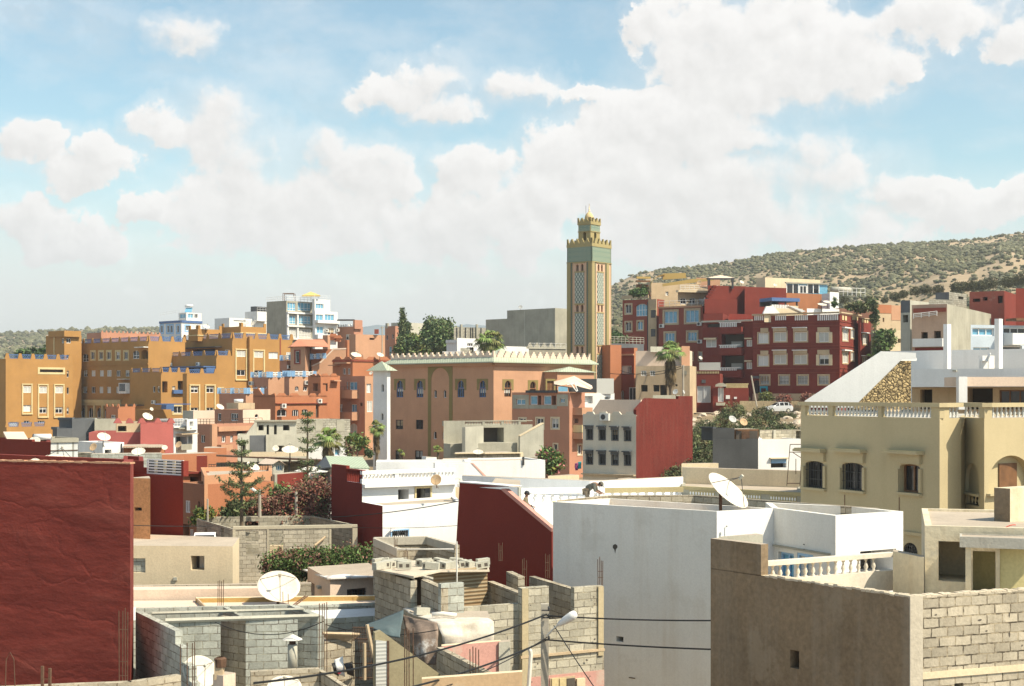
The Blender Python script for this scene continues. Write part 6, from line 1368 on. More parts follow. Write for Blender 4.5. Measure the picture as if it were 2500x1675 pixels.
c = h.blk([P3+Vector((-.1, .05)), P4, P5, P5+Vector((-1.2, 2.2)), P3+Vector((.1, 2.4))], 1259, ref=1, par=.3, fm={1: M['whiteclean']}); g, g2 = c.faces[:2]
for A, B in ((P1+Vector((.15, 0.2)), b.pts[3]+Vector((0, 1.0))), (b.pts[3]+Vector((0, 1.0)), b.pts[3]+Vector((3.2, 1.2))), (b.pts[3]+Vector((3.2, 1.2)), P5+Vector((-.5, 1)))):
    q = h.blk([A, B, B+Vector((0, .18)), A+Vector((0, .18))], z=b.z1+.03, par=0, zb=b.z1-.4, mat=M['blocktan'], name='roof_parapet')
h.win(f, 1504, 1554, 1522, 1567, 'hole', dep=.5)
mb = MB(); pts = [(1497, 1331), (1502, 1328), (1507, 1331), (1508, 1336), (1504, 1341), (1502, 1352), (1500, 1342), (1496, 1337)]; mb.poly([f.pt(x, y, .006) for x, y in pts]); h.part(mb, 'plaster_hole', M['inside'])
h.ledge(f, 1536, 1654, 1551, 1656, .02, 'crack', M['rust'])
h.win(g, 1900, 1349, 1938, 1420, 'dark', pane=M['cyanpaint'] if False else M['blueglass'], mul=1, fr=M['ltblue']); h.win(g, 1946, 1352, 1985, 1420, 'shut', fr=M['ltblue']); h.ledge(g, 1893, 1340, 2028, 1344, .12, 'stained_ledge', M['cement'])
h.win(g2, 2100, 1343, 2188, 1400, 'hole'); 
for x, y in ((1962, 1328), (1963, 1340), (1978, 1343)): h.ledge(g, x, y, x+2.5, y+2.5, .02, 'bolt_hole', M['inside'])
mb = MB(); q = b.faces[1].pt(1763, 1308, .15); mb.tube([q, q+Vector((0, 0, .28)), q+Vector((.08, -.02, .34))], .035, n=8); h.part(mb, 'vent_pipe', M['whiteclean']); h.done()
# ================================================================ BROWN WALL HOUSE, NEAR RIGHT
h = House('near house with a rough brown side wall and bare concrete block front', M['brownwall'])
A, B, C = XY(1735, 32.6), XY(2220, 28), XY(2560, 29.2); zc = ZZ(1457, 28)
b = h.blk([A, B, C, C+Vector((-2.8, 5.2))], z=zc-.75, par=0, fm={1: M['blockbig']}, roof=M['creamwall'])
for (p_, q_, m_) in ((A, B, M['brownwall']), (B, C, M['blockbig'])):
    d_ = (q_-p_).normalized(); i_ = Vector((-d_.y, d_.x))*.16; o_ = i_*0 if m_ is M['brownwall'] else d_*.16*0; h.blk([p_, q_, q_+i_, p_+i_], z=zc, zb=zc-.75, par=0, mat=M['creamwall'], fm={0: m_}, name='parapet_wall', roof=M['creamwall']); f, g = b.faces[:2]
u = f.u(1858); mb = MB(); 
up = h.blk([f.A, f.A+f.d*u, f.A+f.d*u-f.n*.22, f.A-f.n*.22], z=ZZ(1319, 32.2), zb=zc-.02, par=0, name='upper_wall', mat=M['brownwall']); 
q = h.blk([f.A-f.n*.25, f.A-f.n*.25+f.d*.01+Vector((1.1, .5)), f.A-f.n*.25+Vector((1.0, .75)), f.A-f.n*.5], z=ZZ(1312, 32.6), zb=zc-.5, par=0, mat=M['cementlt'], name='upper_wall')
h.win(f, 1929, 1588, 1951, 1632, 'hole', dep=.45)
mb = MB(); g.box(mb, 0.0, .3, zc-9, zc+.01, .003, .03); h.part(mb, 'corner_column', plaster('column_render', (.52, .46, .36), bump=.8, bs=9, dirt=.3))
rr = random.Random(5)
for (x, y, w2, hh) in ((2392, 1514, 12, 5), (2408, 1540, 9, 4), (2284, 1501, 10, 4), (2464, 1500, 5, 14), (2464, 1548, 5, 15), (2248, 1591, 7, 6), (2414, 1637, 8, 8), (2456, 1638, 6, 5), (2495, 1576, 5, 5)):
    u0, z0 = g.hit(x, y); mb = MB(); k = 28.5/F; mb.poly([g.P(u0+w2*k*.5*math.cos(a_)*rr.uniform(.6, 1.2), z0+hh*k*.5*math.sin(a_)*rr.uniform(.6, 1.2), .006) for a_ in [i*math.pi/4.5 for i in range(9)]]); h.part(mb, 'missing_mortar', M['inside'])
h.win(g, 2330, 1668, 2352, 1685, 'hole', dep=.3)
mb = MB(); g.box(mb, .3, g.L, ZZ(1640, 28.6)-.05, ZZ(1640, 28.6)+.08, .004, .03); h.part(mb, 'ring_beam', M['creamwall'])
# lumpy mortar along the wall tops
mb = MB()
for ff, n in ((f, 46), (g, 26)):
    for i in range(n):
        if ff is f and i*ff.L/n < u: continue
        c_ = ff.P(ff.L*(i+.5)/n, zc+rr.uniform(-.01, .015), -.08); mb.cbox(c_, ff.L/n*rr.uniform(.8, 1.15), .17, rr.uniform(.02, .06), math.atan2(ff.d.y, ff.d.x), tilt=(rr.uniform(-.1, .1), rr.uniform(-.06, .06)))
h.part(mb, 'rough_coping', plaster('rough_mortar', (.56, .48, .36), bump=1, bs=12)); h.done()
h = House('half built cream roof rooms with open doorways, near right', M['creamwall'])
M['crstain'] = plaster('stained_cream', (.66, .58, .42), var=.15, dirt=.6, dc=(.42, .28, .12), patch=.4, pc=(.40, .38, .33), bump=.7, bs=8)
zb = zc-.8
b = h.blk([XY(2258, 32.0), XY(2560, 31.2), XY(2560, 36), XY(2250, 36.8)], z=ZZ(1283, 32), zb=zb, par=.06, pt=.15, mat=M['crstain'], roof=M['roof']); f = b.faces[0]
h.win(f, 2291, 1322, 2357, 1420, 'hole', dep=1.3, pane=M['creamwall']); 
s_ = h.blk([XY(2343, 31.0), XY(2560, 30.4), XY(2560, 31.1), XY(2343, 31.7)], z=ZZ(1310, 31), zb=ZZ(1336, 31), par=.02, pt=.05, mat=plaster('raw_slab', (.48, .45, .38), bump=.6, dirt=.4), name='slab')
for x0, x1 in ((2357, 2371), (2431, 2441)): h.blk(front(x0, 31.05, x1, 31.0, .3), z=ZZ(1336, 31), zb=zb, par=0, name='door_pier', mat=M['crstain'])
h.win(f, 2375, 1346, 2430, 1452, 'hole', dep=.6, pane=plaster('pale_yellow', (.60, .52, .26), patch=.4, pc=(.35, .27, .17))); mb = MB(); mb.obox(PT(2442, 1452, 31.15), (1.2, -.05, 0), (0, .02, 0), (0, 0, 1.0)); h.part(mb, 'yellow_wall', plaster('pale_yellow', (.60, .52, .26)))
t_ = h.blk(chain(2427, 2466, 2560, 33.5, 55), 1193, zb=b.z1-.3, par=.1, mat=M['crstain'], fm={0: M['brownwall']});  # left side painted brown to stand for its shade
w_ = h.blk([XY(2180, 33.2), XY(2256, 31.9), XY(2256, 32.3), XY(2180, 33.6)], z=ZZ(1348, 33), zb=zb, par=0, mat=M['crstain'], name='low_wall')
mb = MB(); pts = [PT(2440+i*4, 1298-14*math.sin(i/10*math.pi*.6)-i*.3, 31.8) for i in range(11)]; mb.tube(pts, .012, n=5); h.part(mb, 'red_hose', simple('red_hose', (.6, .06, .03), .5)); h.done()
h = House('white baluster railing along the brown house roof', M['creamwall'], 'balustrade', 'roof_balustrade').at(2020, 1420, 32.5)
f = Face(XY(1862, 32.0), XY(2186, 33.9)); zr = ZZ(1372, 32); WB = plaster('weathered_white', (.68, .62, .52), dirt=.45, dc=(.4, .28, .15), bump=.3)
mb = MB(); f.box(mb, 0, f.L, zr-.1, zr, -.2, .02); h.part(mb, 'handrail', WB); mb = MB(); f.box(mb, 0, f.L, zr-.9, zr-.42, -.2, 0); h.part(mb, 'low_wall', WB)
for i in range(15):
    x = 1874+i*18.5+ (6 if i > 3 else 0)
    if abs(x-1943) < 9: mb = MB(); f.box(mb, f.u(1933), f.u(1951), zr-.42, zr-.1, -.18, 0); h.part(mb, 'pier', WB); continue
    if x > 2178: continue
    mb = MB(); mb.lathe(f.P(f.u(x), zr-.42, -.09), [(.05, 0), (.05, .02), (.025, .05), (.055, .12), (.03, .2), (.02, .25), (.045, .29), (.045, .32)], 10); h.part(mb, 'baluster', WB, smooth=True)
h.done()
# ================================================================ NEAR LEFT: DARK RED HOUSE
h = House('huge windowless dark red rendered house wall filling the left foreground', M['deepred'])
t = NT('lumpy_red_render'); tc = t.n('TexCoord').outputs['Object']; n1 = t.noise(t.map(tc, (.5, .5, 1.3)), .9, 6, .52); n2 = t.noise(tc, 14, 6, .7); n3 = t.noise(tc, .5, 4)
vz = t.n('TexVoronoi', feature='DISTANCE_TO_EDGE'); vz.inputs['Scale'].default_value = .55; wq = t.n('TexNoise'); wq.inputs['Scale'].default_value = 1.5; wq.inputs['Detail'].default_value = 6; t.l(tc, wq.inputs['Vector'])
va = t.n('VectorMath', operation='MULTIPLY_ADD'); t.l(wq.outputs['Color'], va.inputs[0]); va.inputs[1].default_value = (.9, .9, .9); t.l(t.map(tc, (.5, .5, 1.6)), va.inputs[2]); t.l(va.outputs[0], vz.inputs['Vector'])
crease = t.rng(vz.outputs['Distance'], 0, .06, 0, 1)
k = t.math('MULTIPLY', t.rng(n3, .3, .7, .86, 1.12), t.rng(n2, .3, .7, .88, 1.1)); col = t.scale(t.rgb((.215, .038, .026)), k); col = t.mix(t.rng(n1, .52, .72, 0, .28), col, (.40, .12, .085)); col = t.mix(t.rng(n1, .46, .3, 0, .35), col, (.13, .018, .014)); t.col(col)  # relief shading in the colour: raised lumps painted lighter, hollows darker
t.b.inputs['Roughness'].default_value = .85; t.b.inputs['Specular IOR Level'].default_value = .25; t.bump(t.math('ADD', t.math('ADD', n1, t.math('MULTIPLY', n2, .05)), t.math('MULTIPLY', crease, .07)), 1.0, .11); RW = t.m
b = h.blk([XY(-60, 40.8), XY(318, 39), XY(326, 41.5), XY(-60, 46)], 1132, ref=1, par=.25, pt=.25, mat=RW)
f = b.faces[0]; mb = MB(); rr = random.Random(3)
for i in range(40): mb.cbox(f.P(f.L*(i+.5)/40, b.z1+.01, -.1), f.L/40*1.1, .22, rr.uniform(.03, .06), math.atan2(f.d.y, f.d.x), tilt=(rr.uniform(-.08, .08), rr.uniform(-.05, .05)))
h.part(mb, 'rough_coping', M['terra']); h.done()
# ================================================================ FOREGROUND ROOFTOPS, LEFT AND CENTRE
def wallrun(h, pts, top, th=.2, mat=None, base=None, name='block_wall', part=None, gap=None):
    """free standing wall from pixel/depth polyline; top given in pixels at first point"""
    for (a, e) in zip(pts, pts[1:]):
        A, B = XY(*a), XY(*e); d = (B-A).normalized(); i = Vector((-d.y, d.x))*th
        h.blk([A, B, B+i, A+i], z=top, zb=base, par=0, name=name, mat=mat, roof=mat or h.mat)
# brick room
h = House('roofless room of pale concrete blocks with window and door gaps, behind the hedge', M['block'])
BZ = plaster('pale_lintel', (.52, .47, .35), dirt=.3); zt = ZZ(1292, 72)
F1 = h.blk([XY(570, 72), XY(808, 72.8), XY(808, 73.05), XY(570, 72.25)], z=zt, par=0, roof=M['block']); f = F1.faces[0]
h.win(f, 599, 1298, 630, 1322, 'hole', dep=.3) if False else None
for (x0, y0, x1, y1) in ((599, 1298, 631, 1322), (600, 1330, 632, 1356), (656, 1296, 692, 1362)): f.holes.append((*f.rect(x0, y0, x1, y1)[:2], *f.rect(x0, y0, x1, y1)[2:], .24, 0))
wallback = F1.faces[2]; 
for hh in f.holes: wallback.holes.append((wallback.L-hh[1], wallback.L-hh[0], hh[2], hh[3], .01, 0))
mb = MB(); f.box(mb, -.02, f.L+1.35, zt-.02, zt+.13, -.27, .03); f.box(mb, f.L+1.1, f.L+1.35, zt-1.7, zt-.02, -.25, .02); h.part(mb, 'ring_beam', BZ)
for x0, x1 in ((568, 575), (652, 656), (804, 809)): h.ledge(f, x0, 1292, x1, 1365, .03, 'column', BZ)
L1 = h.blk([XY(480, 78), XY(570, 72.02), XY(571, 72.3), XY(483, 78.2)], z=zt, par=0, roof=M['block']); lf = L1.faces[0]
for x0, x1 in ((500, 505), (540, 547)): h.win(lf, x0, 1290, x1, 1330, 'hole', dep=.5)
B1 = h.blk([XY(480, 79), XY(757, 79.8), XY(757, 80.1), XY(480, 79.3)], z=zt, par=0, roof=M['block'])
bf_ = B1.faces[0]; bf_.holes.append((*bf_.rect(598, 1273, 631, 1300), .3, 0)); bb_ = B1.faces[2]; q_ = bf_.holes[0]; bb_.holes.append((bb_.L-q_[1], bb_.L-q_[0], q_[2], q_[3], .01, 0))
for i in range(7): mb = MB(); mb.obox(PT(658, 1358-i*4, 74.5+i*.12), (.7, 0, 0), (0, .3, 0), (0, 0, .05)); h.part(mb, 'plank_stack', M['creamwall'])
R1 = h.blk([XY(757, 79.8), XY(866, 74.2), XY(867, 74.5), XY(760, 80)], z=zt, par=0, roof=M['block'], mat=M['blocktan'])
mb = MB(); mb.tube([f.pt(768, 1330, .35), f.pt(794, 1310, .1)], .06, n=6); h.part(mb, 'plank', M['beige']); h.done()
# cream wall house
h = House('warm cream garden house wall with a blocked window and an open window', M['creamwall'])
b = h.blk([XY(312, 57.3), XY(568, 57), XY(584, 60.5), XY(330, 62)], 1334, ref=1, par=0); f = b.faces[0]
h.win(f, 321, 1363, 355, 1398, 'hole', dep=.15); h.win(f, 466, 1357, 499, 1392, 'hole', dep=.8)
mb = MB(); u0, u1, z0, z1 = f.rect(321, 1363, 355, 1398); f.box(mb, u0, u1, z0, z1, -.14, -.1); h.part(mb, 'block_infill', M['blockgrey'])
mb = MB(); u0, u1, z0, z1 = f.rect(475, 1360, 490, 1392); f.box(mb, u0, u1, z0, z1, -.75, -.7); h.part(mb, 'white_board', M['whiteclean']); h.ledge(f, 424, 1409, 433, 1417, .06, 'meter_box', M['cementlt'])
h.done()
# hedge comes in vegetation; long low roofs between hedge and block shell
h = House('flat peach roofs with block parapets and an ochre roof edge, centre foreground', M['peach'])
b = h.blk([XY(300, 54.2), XY(650, 54.8), XY(650, 55.4), XY(300, 55.2)], 1441, par=0, mat=M['peach'], roof=M['peach'])
h.blk([XY(300, 55.4), XY(760, 56.2), XY(760, 56.5), XY(300, 55.7)], 1431, ref=0, par=0, mat=M['blocktan'])
c = h.blk([XY(300, 46.5), XY(915, 47), XY(915, 54.6), XY(300, 54.1)], z=CZ-7.9, par=0, mat=M['cementlt'], roof=M['peach'])
oc = plaster('ochre_roof_edge', (.50, .33, .12), dirt=.3)
h.blk([XY(478, 53.6), XY(915, 54.2), XY(915, 54.5), XY(478, 53.9)], 1461, ref=0, par=0, zb=c.z1-.1, mat=oc, roof=M['creamwall'], name='roof_edge')
h.blk([XY(477, 54), XY(510, 50.6), XY(513, 50.7), XY(480, 54.1)], z=ZZ(1467, 53), par=0, zb=c.z1-.1, mat=M['beige'], roof=M['beige'], name='roof_edge')
h.blk([XY(720, 44.7), XY(915, 45.3), XY(915, 45.5), XY(720, 44.9)], 1480, ref=0, par=0, zb=c.z1-.1, mat=M['blockgrey'], roof=M['blockgrey'], name='roof_parapet')
d = h.blk([XY(748, 42.8), XY(917, 43.6), XY(917, 45.2), XY(748, 44.6)], z=ZZ(1511, 43), par=0, mat=M['blockgrey'], roof=M['white']); h.blk([XY(262, 43), XY(345, 43.6), XY(345, 46), XY(262, 46)], z=ZZ(1520, 43), par=0, mat=M['blockgrey'], roof=M['white']); h.done()
h = House('small shed with a white ribbed metal roof and barred window', M['peach'], 'shed', 'shed')
b = h.blk([XY(751, 61), XY(806, 57), XY(935, 58.5), XY(900, 62.5)], 1414, ref=1, par=0); f, g = b.faces[:2]
h.win(f, 753, 1422, 768, 1460, 'hole'); h.win(g, 847, 1437, 894, 1465, 'dark', fr=M['rust'], bars=8, mul=2)
mb = MB(); mb.prism([PT(733, 1388, 63.5), PT(799, 1411, 56.75), PT(940, 1406, 58.2), PT(925, 1381, 63)], (0, 0, -.06)); h.part(mb, 'ribbed_roof', wavemat('white_ribbed_sheet', (.74, .72, .68), (.55, .5, .46), .9, 'X', sharp=-.9, dirt=.15)); h.ledge(f, 779, 1430, 785, 1436, .15, 'wall_lamp', M['cementlt']); h.done()
# open block shell nearest left
h = House('roofless grey block shell with several open rooms, left foreground', M['blockgrey'])
zt = ZZ(1516, 40); PUR = M['blockgrey']
A = (331, 41.7); Bc = (428, 38.3)
wallrun(h, [A, Bc], zt); wallrun(h, [(428, 38.3), (444, 37.7)], zt-.35); wallrun(h, [(444, 37.7), (462, 37.1)], zt-.72); wallrun(h, [(462, 37.1), (470, 36.8)], zt-1.1)
wallrun(h, [(331, 42.3), (705, 43.0)], zt); wallrun(h, [(545, 42.6), (600, 40.35)], zt, th=.12); wallrun(h, [(705, 43), (775, 40.7)], zt)
wallrun(h, [(405, 39.9), (538, 40.15)], zt, name='front_wall'); wallrun(h, [(600, 40.3), (727, 40.55)], zt, name='front_wall'); wallrun(h, [(538, 40.9), (600, 40.32)], zt, th=.1, mat=plaster('shaded_cement_blocks', (.30, .29, .25)) if False else M['blocktan']); wallrun(h, [(727, 40.9), (776, 40.7)], zt)  # tan inner wall carries the shade of its recess in the colour
mb = MB(); q = PT(404, 1517, 39.85); e = PT(777, 1512, 40.65); mb.tube([Vector((q.x, q.y, zt+.03)), Vector((e.x, e.y+.05, zt+.03))], .07, n=6); q = PT(372, 1507, 41.1); e = PT(742, 1500, 41.9); mb.tube([Vector((q.x, q.y, zt+.04)), Vector((e.x, e.y, zt+.04))], .05, n=6); h.part(mb, 'tie_beam', M['cementlt'])
fl = [XY(330, 42), XY(470, 36.5), XY(790, 38), XY(776, 43.5)]; h.blk(fl, z=zt-2.6, par=0, roof=M['roofgrey'], mat=M['cement'], name='floor')
h.done()
r = empty('flue_pipe', PT(714, 1640, 38.5), 'metal flue pipe with a conical rain cap in front of the block shell', 'chimney')
mb = MB(); c = PT(714, 1640, 38.5); mb.tube([c, PT(714, 1573, 38.5)], .13, n=12); mb.build('pipe', M['cementlt'], r, smooth=True); mb = MB(); mb.lathe(PT(714, 1561, 38.5), [(.27, 0), (.02, .14)], 14); mb.build('rain_cap', M['tarpwhite'], r); mb = MB(); mb.tube([PT(714, 1573, 38.5), PT(714, 1561, 38.5)], .09, n=8); mb.build('collar', M['rust'], r)
h = House('low block parapet in front of the grey shell, bottom edge', M['blocktan'], 'wall', 'block_wall')
wallrun(h, [(-20, 31), (320, 31.6), (442, 32.4)], ZZ(1668, 31.5)); wallrun(h, [(612, 33.0), (780, 33.4)], ZZ(1641, 33)); h.blk([XY(780, 33.5), XY(900, 30.0), XY(906, 30.2), XY(786, 33.7)], z=ZZ(1640, 33.4), par=0, roof=M['blocktan']); h.done()
r = House('pink stucco chimney block with a rusty drum on it', M['peach'], 'chimney', 'chimney_block'); r.blk(chain(520, 545, 575, 33.8, 30), 1650, par=0); 
mb = MB(); mb.lathe(PT(538, 1618, 34), [(.05, -.12), (.14, -.1), (.15, .1), (.08, .14)], 10); r.part(mb, 'drum', M['rust']); mb = MB(); mb.obox(PT(523, 1660, 33.9), (.2, 0, 0), (0, .2, 0), (0, 0, .45)); r.part(mb, 'plank_post', M['beige']); r.done()
# upper block room beside the white house
h = House('open concrete block roof room with a tie beam below the white house', M['blocktan'])
zt = ZZ(1314, 57); wallrun(h, [(913, 57), (1040, 57.4), (1110, 54.4)], zt); wallrun(h, [(911, 57), (968, 53.2)], zt); wallrun(h, [(968, 53.2), (1062, 50.0)], zt-.75, mat=M['block'])
mb = MB(); 
for a, e in (((912, 57), (1040, 57.4)), ((1040, 57.4), (1111, 54.3)), ((911, 56.9), (969, 53.1))): A, B = XY(*a), XY(*e); d = (B-A); mb.obox((A.x, A.y-.06, zt-.28), (d.x, d.y, 0), (0, .3, 0), (0, 0, .3))
h.part(mb, 'ring_beam', plaster('ring_beam', (.46, .42, .34), dirt=.4)); h.part((lambda m: (m.tube([PT(970, 1341, 53), PT(1107, 1341, 52.5)], .03, n=6), m)[1])(MB()), 'rail', M['tarpwhite']); h.done()
# tin roofed block hut
h = House('block walled hut with a rusty corrugated wall and a tin roof heaped with bricks', M['blocktan'])
zt = ZZ(1385, 43); wallrun(h, [(915, 43), (1002, 40.3)], zt-.05, mat=M['blocktan']); wallrun(h, [(1002, 40.3), (1013, 40.35)], zt-.05, th=.4, mat=M['block']); h.blk([XY(1012, 41.6), XY(1032, 41.2), XY(1032, 41.4), XY(1012, 41.8)], z=zt-.1, par=0, mat=M['inside'], name='doorway')  # dark wall set in the gap stands in for its shade
wallrun(h, [(1028, 40.4), (1077, 38.6)], ZZ(1415, 40.4), mat=M['blocktan']); wallrun(h, [(1077, 38.6), (1133, 38.9)], ZZ(1426, 38.6), mat=M['blockgrey'])
c = h.blk([XY(1058, 41.4), XY(1190, 42.4), XY(1190, 42.5), XY(1058, 41.5)], z=ZZ(1393, 41.4), par=0, mat=wavemat('rusty_corrugated', (.40, .32, .2), (.20, .13, .06), .11, 'Y', bump=.8, dirt=.4, dc=(.22, .10, .03)), name='corrugated_wall')
mb = MB(); mb.prism([PT(908, 1388, 42), PT(960, 1398, 41), PT(1010, 1407, 40.4), PT(1075, 1393, 41.2), PT(1195, 1392, 42), PT(1190, 1372, 47), PT(1010, 1368, 47), PT(914, 1376, 46)], (0, 0, -.05)); h.part(mb, 'tin_roof', plaster('dusty_tin_sheet', (.56, .48, .37), dirt=.5, bump=.6))
wallrun(h, [(1236, 43.5), (1265, 42.2)], ZZ(1395, 43.5)) ; h.done()
rr = random.Random(11); bk = None; n = 0
LBL = ['loose concrete block heaped among others on the tin roof']
for i in range(26):
    t = rr.random(); x = lerp(925, 1180, t); dpt = rr.uniform(41.6, 45); p = PT(x, 1390, dpt); zr = ZZ(1387, 42)-(dpt-42)*.075+.1
    if bk is None:
        mb = MB(); mb.cbox((0, 0, 0), .40, .2, .2); mb.cbox((-.1, -.101, 0), .1, .004, .1, m=1); mb.cbox((.1, -.101, 0), .1, .004, .1, m=1); bk = mb.build('concrete_block', [M['cementlt'], M['inside']]); o = bk
    else: o = bk.copy(); COL.objects.link(o)
    o.location = (p.x, dpt, zr-.015); o.rotation_euler = (rr.choice((0, 0, 1.57)), rr.uniform(-.15, .15), rr.uniform(-.8, .8)); tag(o, LBL[0], 'concrete block', 'loose blocks on the tin roof')
# centre right block building
h = House('tall unfinished block house with a notched wall behind the street lamp', M['block'])
zt = ZZ(1436, 40); PI = plaster('faded_pink_wall', (.55, .30, .25), patch=.6, pc=(.5, .44, .35), dirt=.3)
A, B = XY(1273, 40), XY(1471, 41.2); ff = Face(A, B)
for (x0, x1, zz) in ((1273, 1340, zt), (1402, 1472, ZZ(1431, 41.1))): wallrun(h, [(x0, lerp(40, 41.2, (x0-1273)/198)), (x1, lerp(40, 41.2, (x1-1273)/198))], zz)
wallrun(h, [(1340, 40.41), (1402, 40.78)], ZZ(1513, 40.6)); h.ledge(ff, 1273, 1437, 1288, 1675, .05, 'column', plaster('ochre_column', (.46, .38, .24), dirt=.4)); h.ledge(ff, 1459, 1432, 1472, 1600, .05, 'column', plaster('ochre_column', (.46, .38, .24)))
h.ledge(ff, 1270, 1592, 1474, 1598, .06, 'floor_slab', M['beige']); h.ledge(ff, 1284, 1645, 1474, 1690, .03, 'pink_render', PI); h.ledge(ff, 1341, 1652, 1402, 1690, .06, 'window', M['beige'])
for x0, x1, m_ in ((1344, 1360, M['cream']), (1363, 1379, M['cream']), (1381, 1400, M['inside'])): h.ledge(ff, x0, 1655, x1, 1690, .09, 'shutter', m_)  # the last is a dark slab standing in for the unlit opening
h.ledge(ff, 1404, 1655, 1424, 1690, .12, 'open_shutter', M['creamwall'])
wallrun(h, [(1189, 42.8), (1273, 40.02)], ZZ(1419, 42.8), mat=M['blocktan']); wallrun(h, [(1292, 46), (1459, 41.4)], ZZ(1407, 46), mat=M['blocktan'])
wallrun(h, [(1134, 39.4), (1272, 40.2)], ZZ(1481, 39.6)); wallrun(h, [(1245, 47), (1330, 47.3)], ZZ(1440, 47), mat=M['blocktan']) if False else None
g2 = Face(XY(1134, 39.4), XY(1272, 40.2)); rr = random.Random(8)
for fz, lst in ((ff, ((1293, 1477, 4, 4), (1447, 1457, 5, 4), (1449, 1474, 6, 3), (1452, 1511, 4, 4), (1449, 1560, 7, 5), (1430, 1611, 8, 6), (1310, 1620, 5, 5), (1451, 1628, 4, 4), (1296, 1664, 4, 4), (1438, 1650, 4, 3))),):
    for (x, y, w2, hh) in lst:
        u0, z0 = fz.hit(x, y); k = 40.5/F; mb = MB(); mb.poly([fz.P(u0+w2*k*.5*math.cos(i*.7)*rr.uniform(.6, 1.2), z0+hh*k*.5*math.sin(i*.7)*rr.uniform(.6, 1.2), .064) for i in range(9)]); h.part(mb, 'missing_mortar', M['inside'])
h.done()
h = House('low pink yard wall with a curved end under the street lamp wires', PI, 'wall', 'yard_wall')
b = h.blk([XY(1078, 36.2), XY(1222, 36.9), XY(1222, 37.1), XY(1078, 36.4)], 1577, par=0, roof=M['creamwall']); h.blk([XY(1218, 36.8), XY(1244, 36.9), XY(1246, 37.2), XY(1220, 37.1)], 1568, par=0, mat=M['cementlt']); wallrun(h, [(1066, 36.1), (1218, 32.0)], ZZ(1580, 36.1), mat=M['blocktan'], th=.16); h.done()
h = House('orange rendered yard wall at the bottom edge below the triangular wall', M['beige'], 'wall', 'yard_wall')
h.blk([XY(1030, 30.4), XY(1275, 31.2), XY(1275, 31.4), XY(1030, 30.6)], 1658, par=0, mat=plaster('worn_orange_wall', (.46, .32, .19), patch=.6, pc=(.5, .42, .3)), roof=M['creamwall']); h.done()
h = House('olive grey triangular stair wall with a pale door panel', plaster('olive_cement', (.34, .29, .18), dirt=.3, var=.12), 'wall', 'stair_wall').at(990, 1675, 34.5)
f = Face(XY(915, 34.6), XY(1090, 35.2)); h.plate(f, [(915, 1700), (915, 1545), (930, 1540), (1076, 1647), (1062, 1700)], .18, 0, 'wall', h.mat)
h.plate(f, [(917, 1700), (917, 1562), (944, 1566), (944, 1700)], .03, .035, 'door_panel', M['shutter']); h.plate(f, [(944, 1700), (944, 1564), (949, 1564), (949, 1700)], .05, .055, 'door_frame', M['rust']); h.done()
# tarpaulin hut
def cloth(name, label, rows, mat, cat='tarpaulin', th=.03, amp=.04, seed=0, sub=5, group=None):
    """draped sheet interpolated through rows of (px,py,D)"""
    pr = [[PT(*p) for p in row] for row in rows]; nr, nc = len(pr), len(pr[0]); vs = []; N, K = (nr-1)*sub, (nc-1)*sub
    for j in range(N+1):
        for i in range(K+1):
            a, b_ = min(j//sub, nr-2), min(i//sub, nc-2); s_, t_ = j/sub-a, i/sub-b_
            p = pr[a][b_].lerp(pr[a][b_+1], t_).lerp(pr[a+1][b_].lerp(pr[a+1][b_+1], t_), s_)
            n1 = noise.noise(p*1.7+Vector((seed, 0, 0)))+.5*noise.noise(p*4.3+Vector((0, seed, 0))); vs.append(p+Vector((.3, -.6, .5))*n1*amp)
    fs = [(j*(K+1)+i, j*(K+1)+i+1, (j+1)*(K+1)+i+1, (j+1)*(K+1)+i) for j in range(N) for i in range(K)]
    c = sum(vs, Vector())/len(vs); me = bpy.data.meshes.new(name); me.from_pydata([v-c for v in vs], [], fs); me.materials.append(mat); me.polygons.foreach_set('use_smooth', [True]*len(fs)); me.update(); autouv(me, c)
    o = bpy.data.objects.new(name, me); COL.objects.link(o); o.location = c; sm = o.modifiers.new('thickness', 'SOLIDIFY'); sm.thickness = th; tag(o, label, cat, group); return o
h = House('small hut core under the white tarpaulin', M['cement'], 'hut', 'hut'); h.blk([XY(1082, 36.95), XY(1200, 37.4), XY(1190, 39.2), XY(1000, 39.2)], 1524, ref=0, par=0, base=1590); h.done()
TW = plaster('white_plastic_tarp', (.60, .55, .47), dirt=.5, dc=(.5, .4, .26), bump=.5, var=.2, patch=.5, pc=(.42, .34, .24), big=.9)
cloth('tarpaulin', 'white tarpaulin wrapped over the top and front of the hut', [[(985, 1486, 40.5), (1050, 1478, 41), (1125, 1482, 41)], [(1000, 1500, 39), (1060, 1496, 39.5), (1160, 1500, 39.5)], [(1070, 1523, 36.7), (1130, 1522, 37), (1206, 1518, 37.2)], [(1078, 1552, 36.6), (1140, 1552, 36.9), (1206, 1548, 37.1)], [(1082, 1580, 36.7), (1140, 1580, 36.9), (1206, 1574, 37.1)]], TW, amp=.09, sub=8)
cloth('tarpaulin', 'dark grey green tarpaulin hanging from the hut to a leaning pole', [[(890, 1527, 37.2), (935, 1512, 37.8), (985, 1492, 38.2)], [(905, 1534, 36.6), (945, 1522, 37), (985, 1502, 37.6)], [(918, 1542, 36.4), (950, 1538, 36.2), (978, 1540, 36.4)], [(930, 1548, 36.2), (955, 1556, 36), (975, 1560, 35.9)]], plaster('grey_green_tarp', (.085, .115, .12), dirt=.2, bump=.2), amp=.08, sub=6, seed=3)
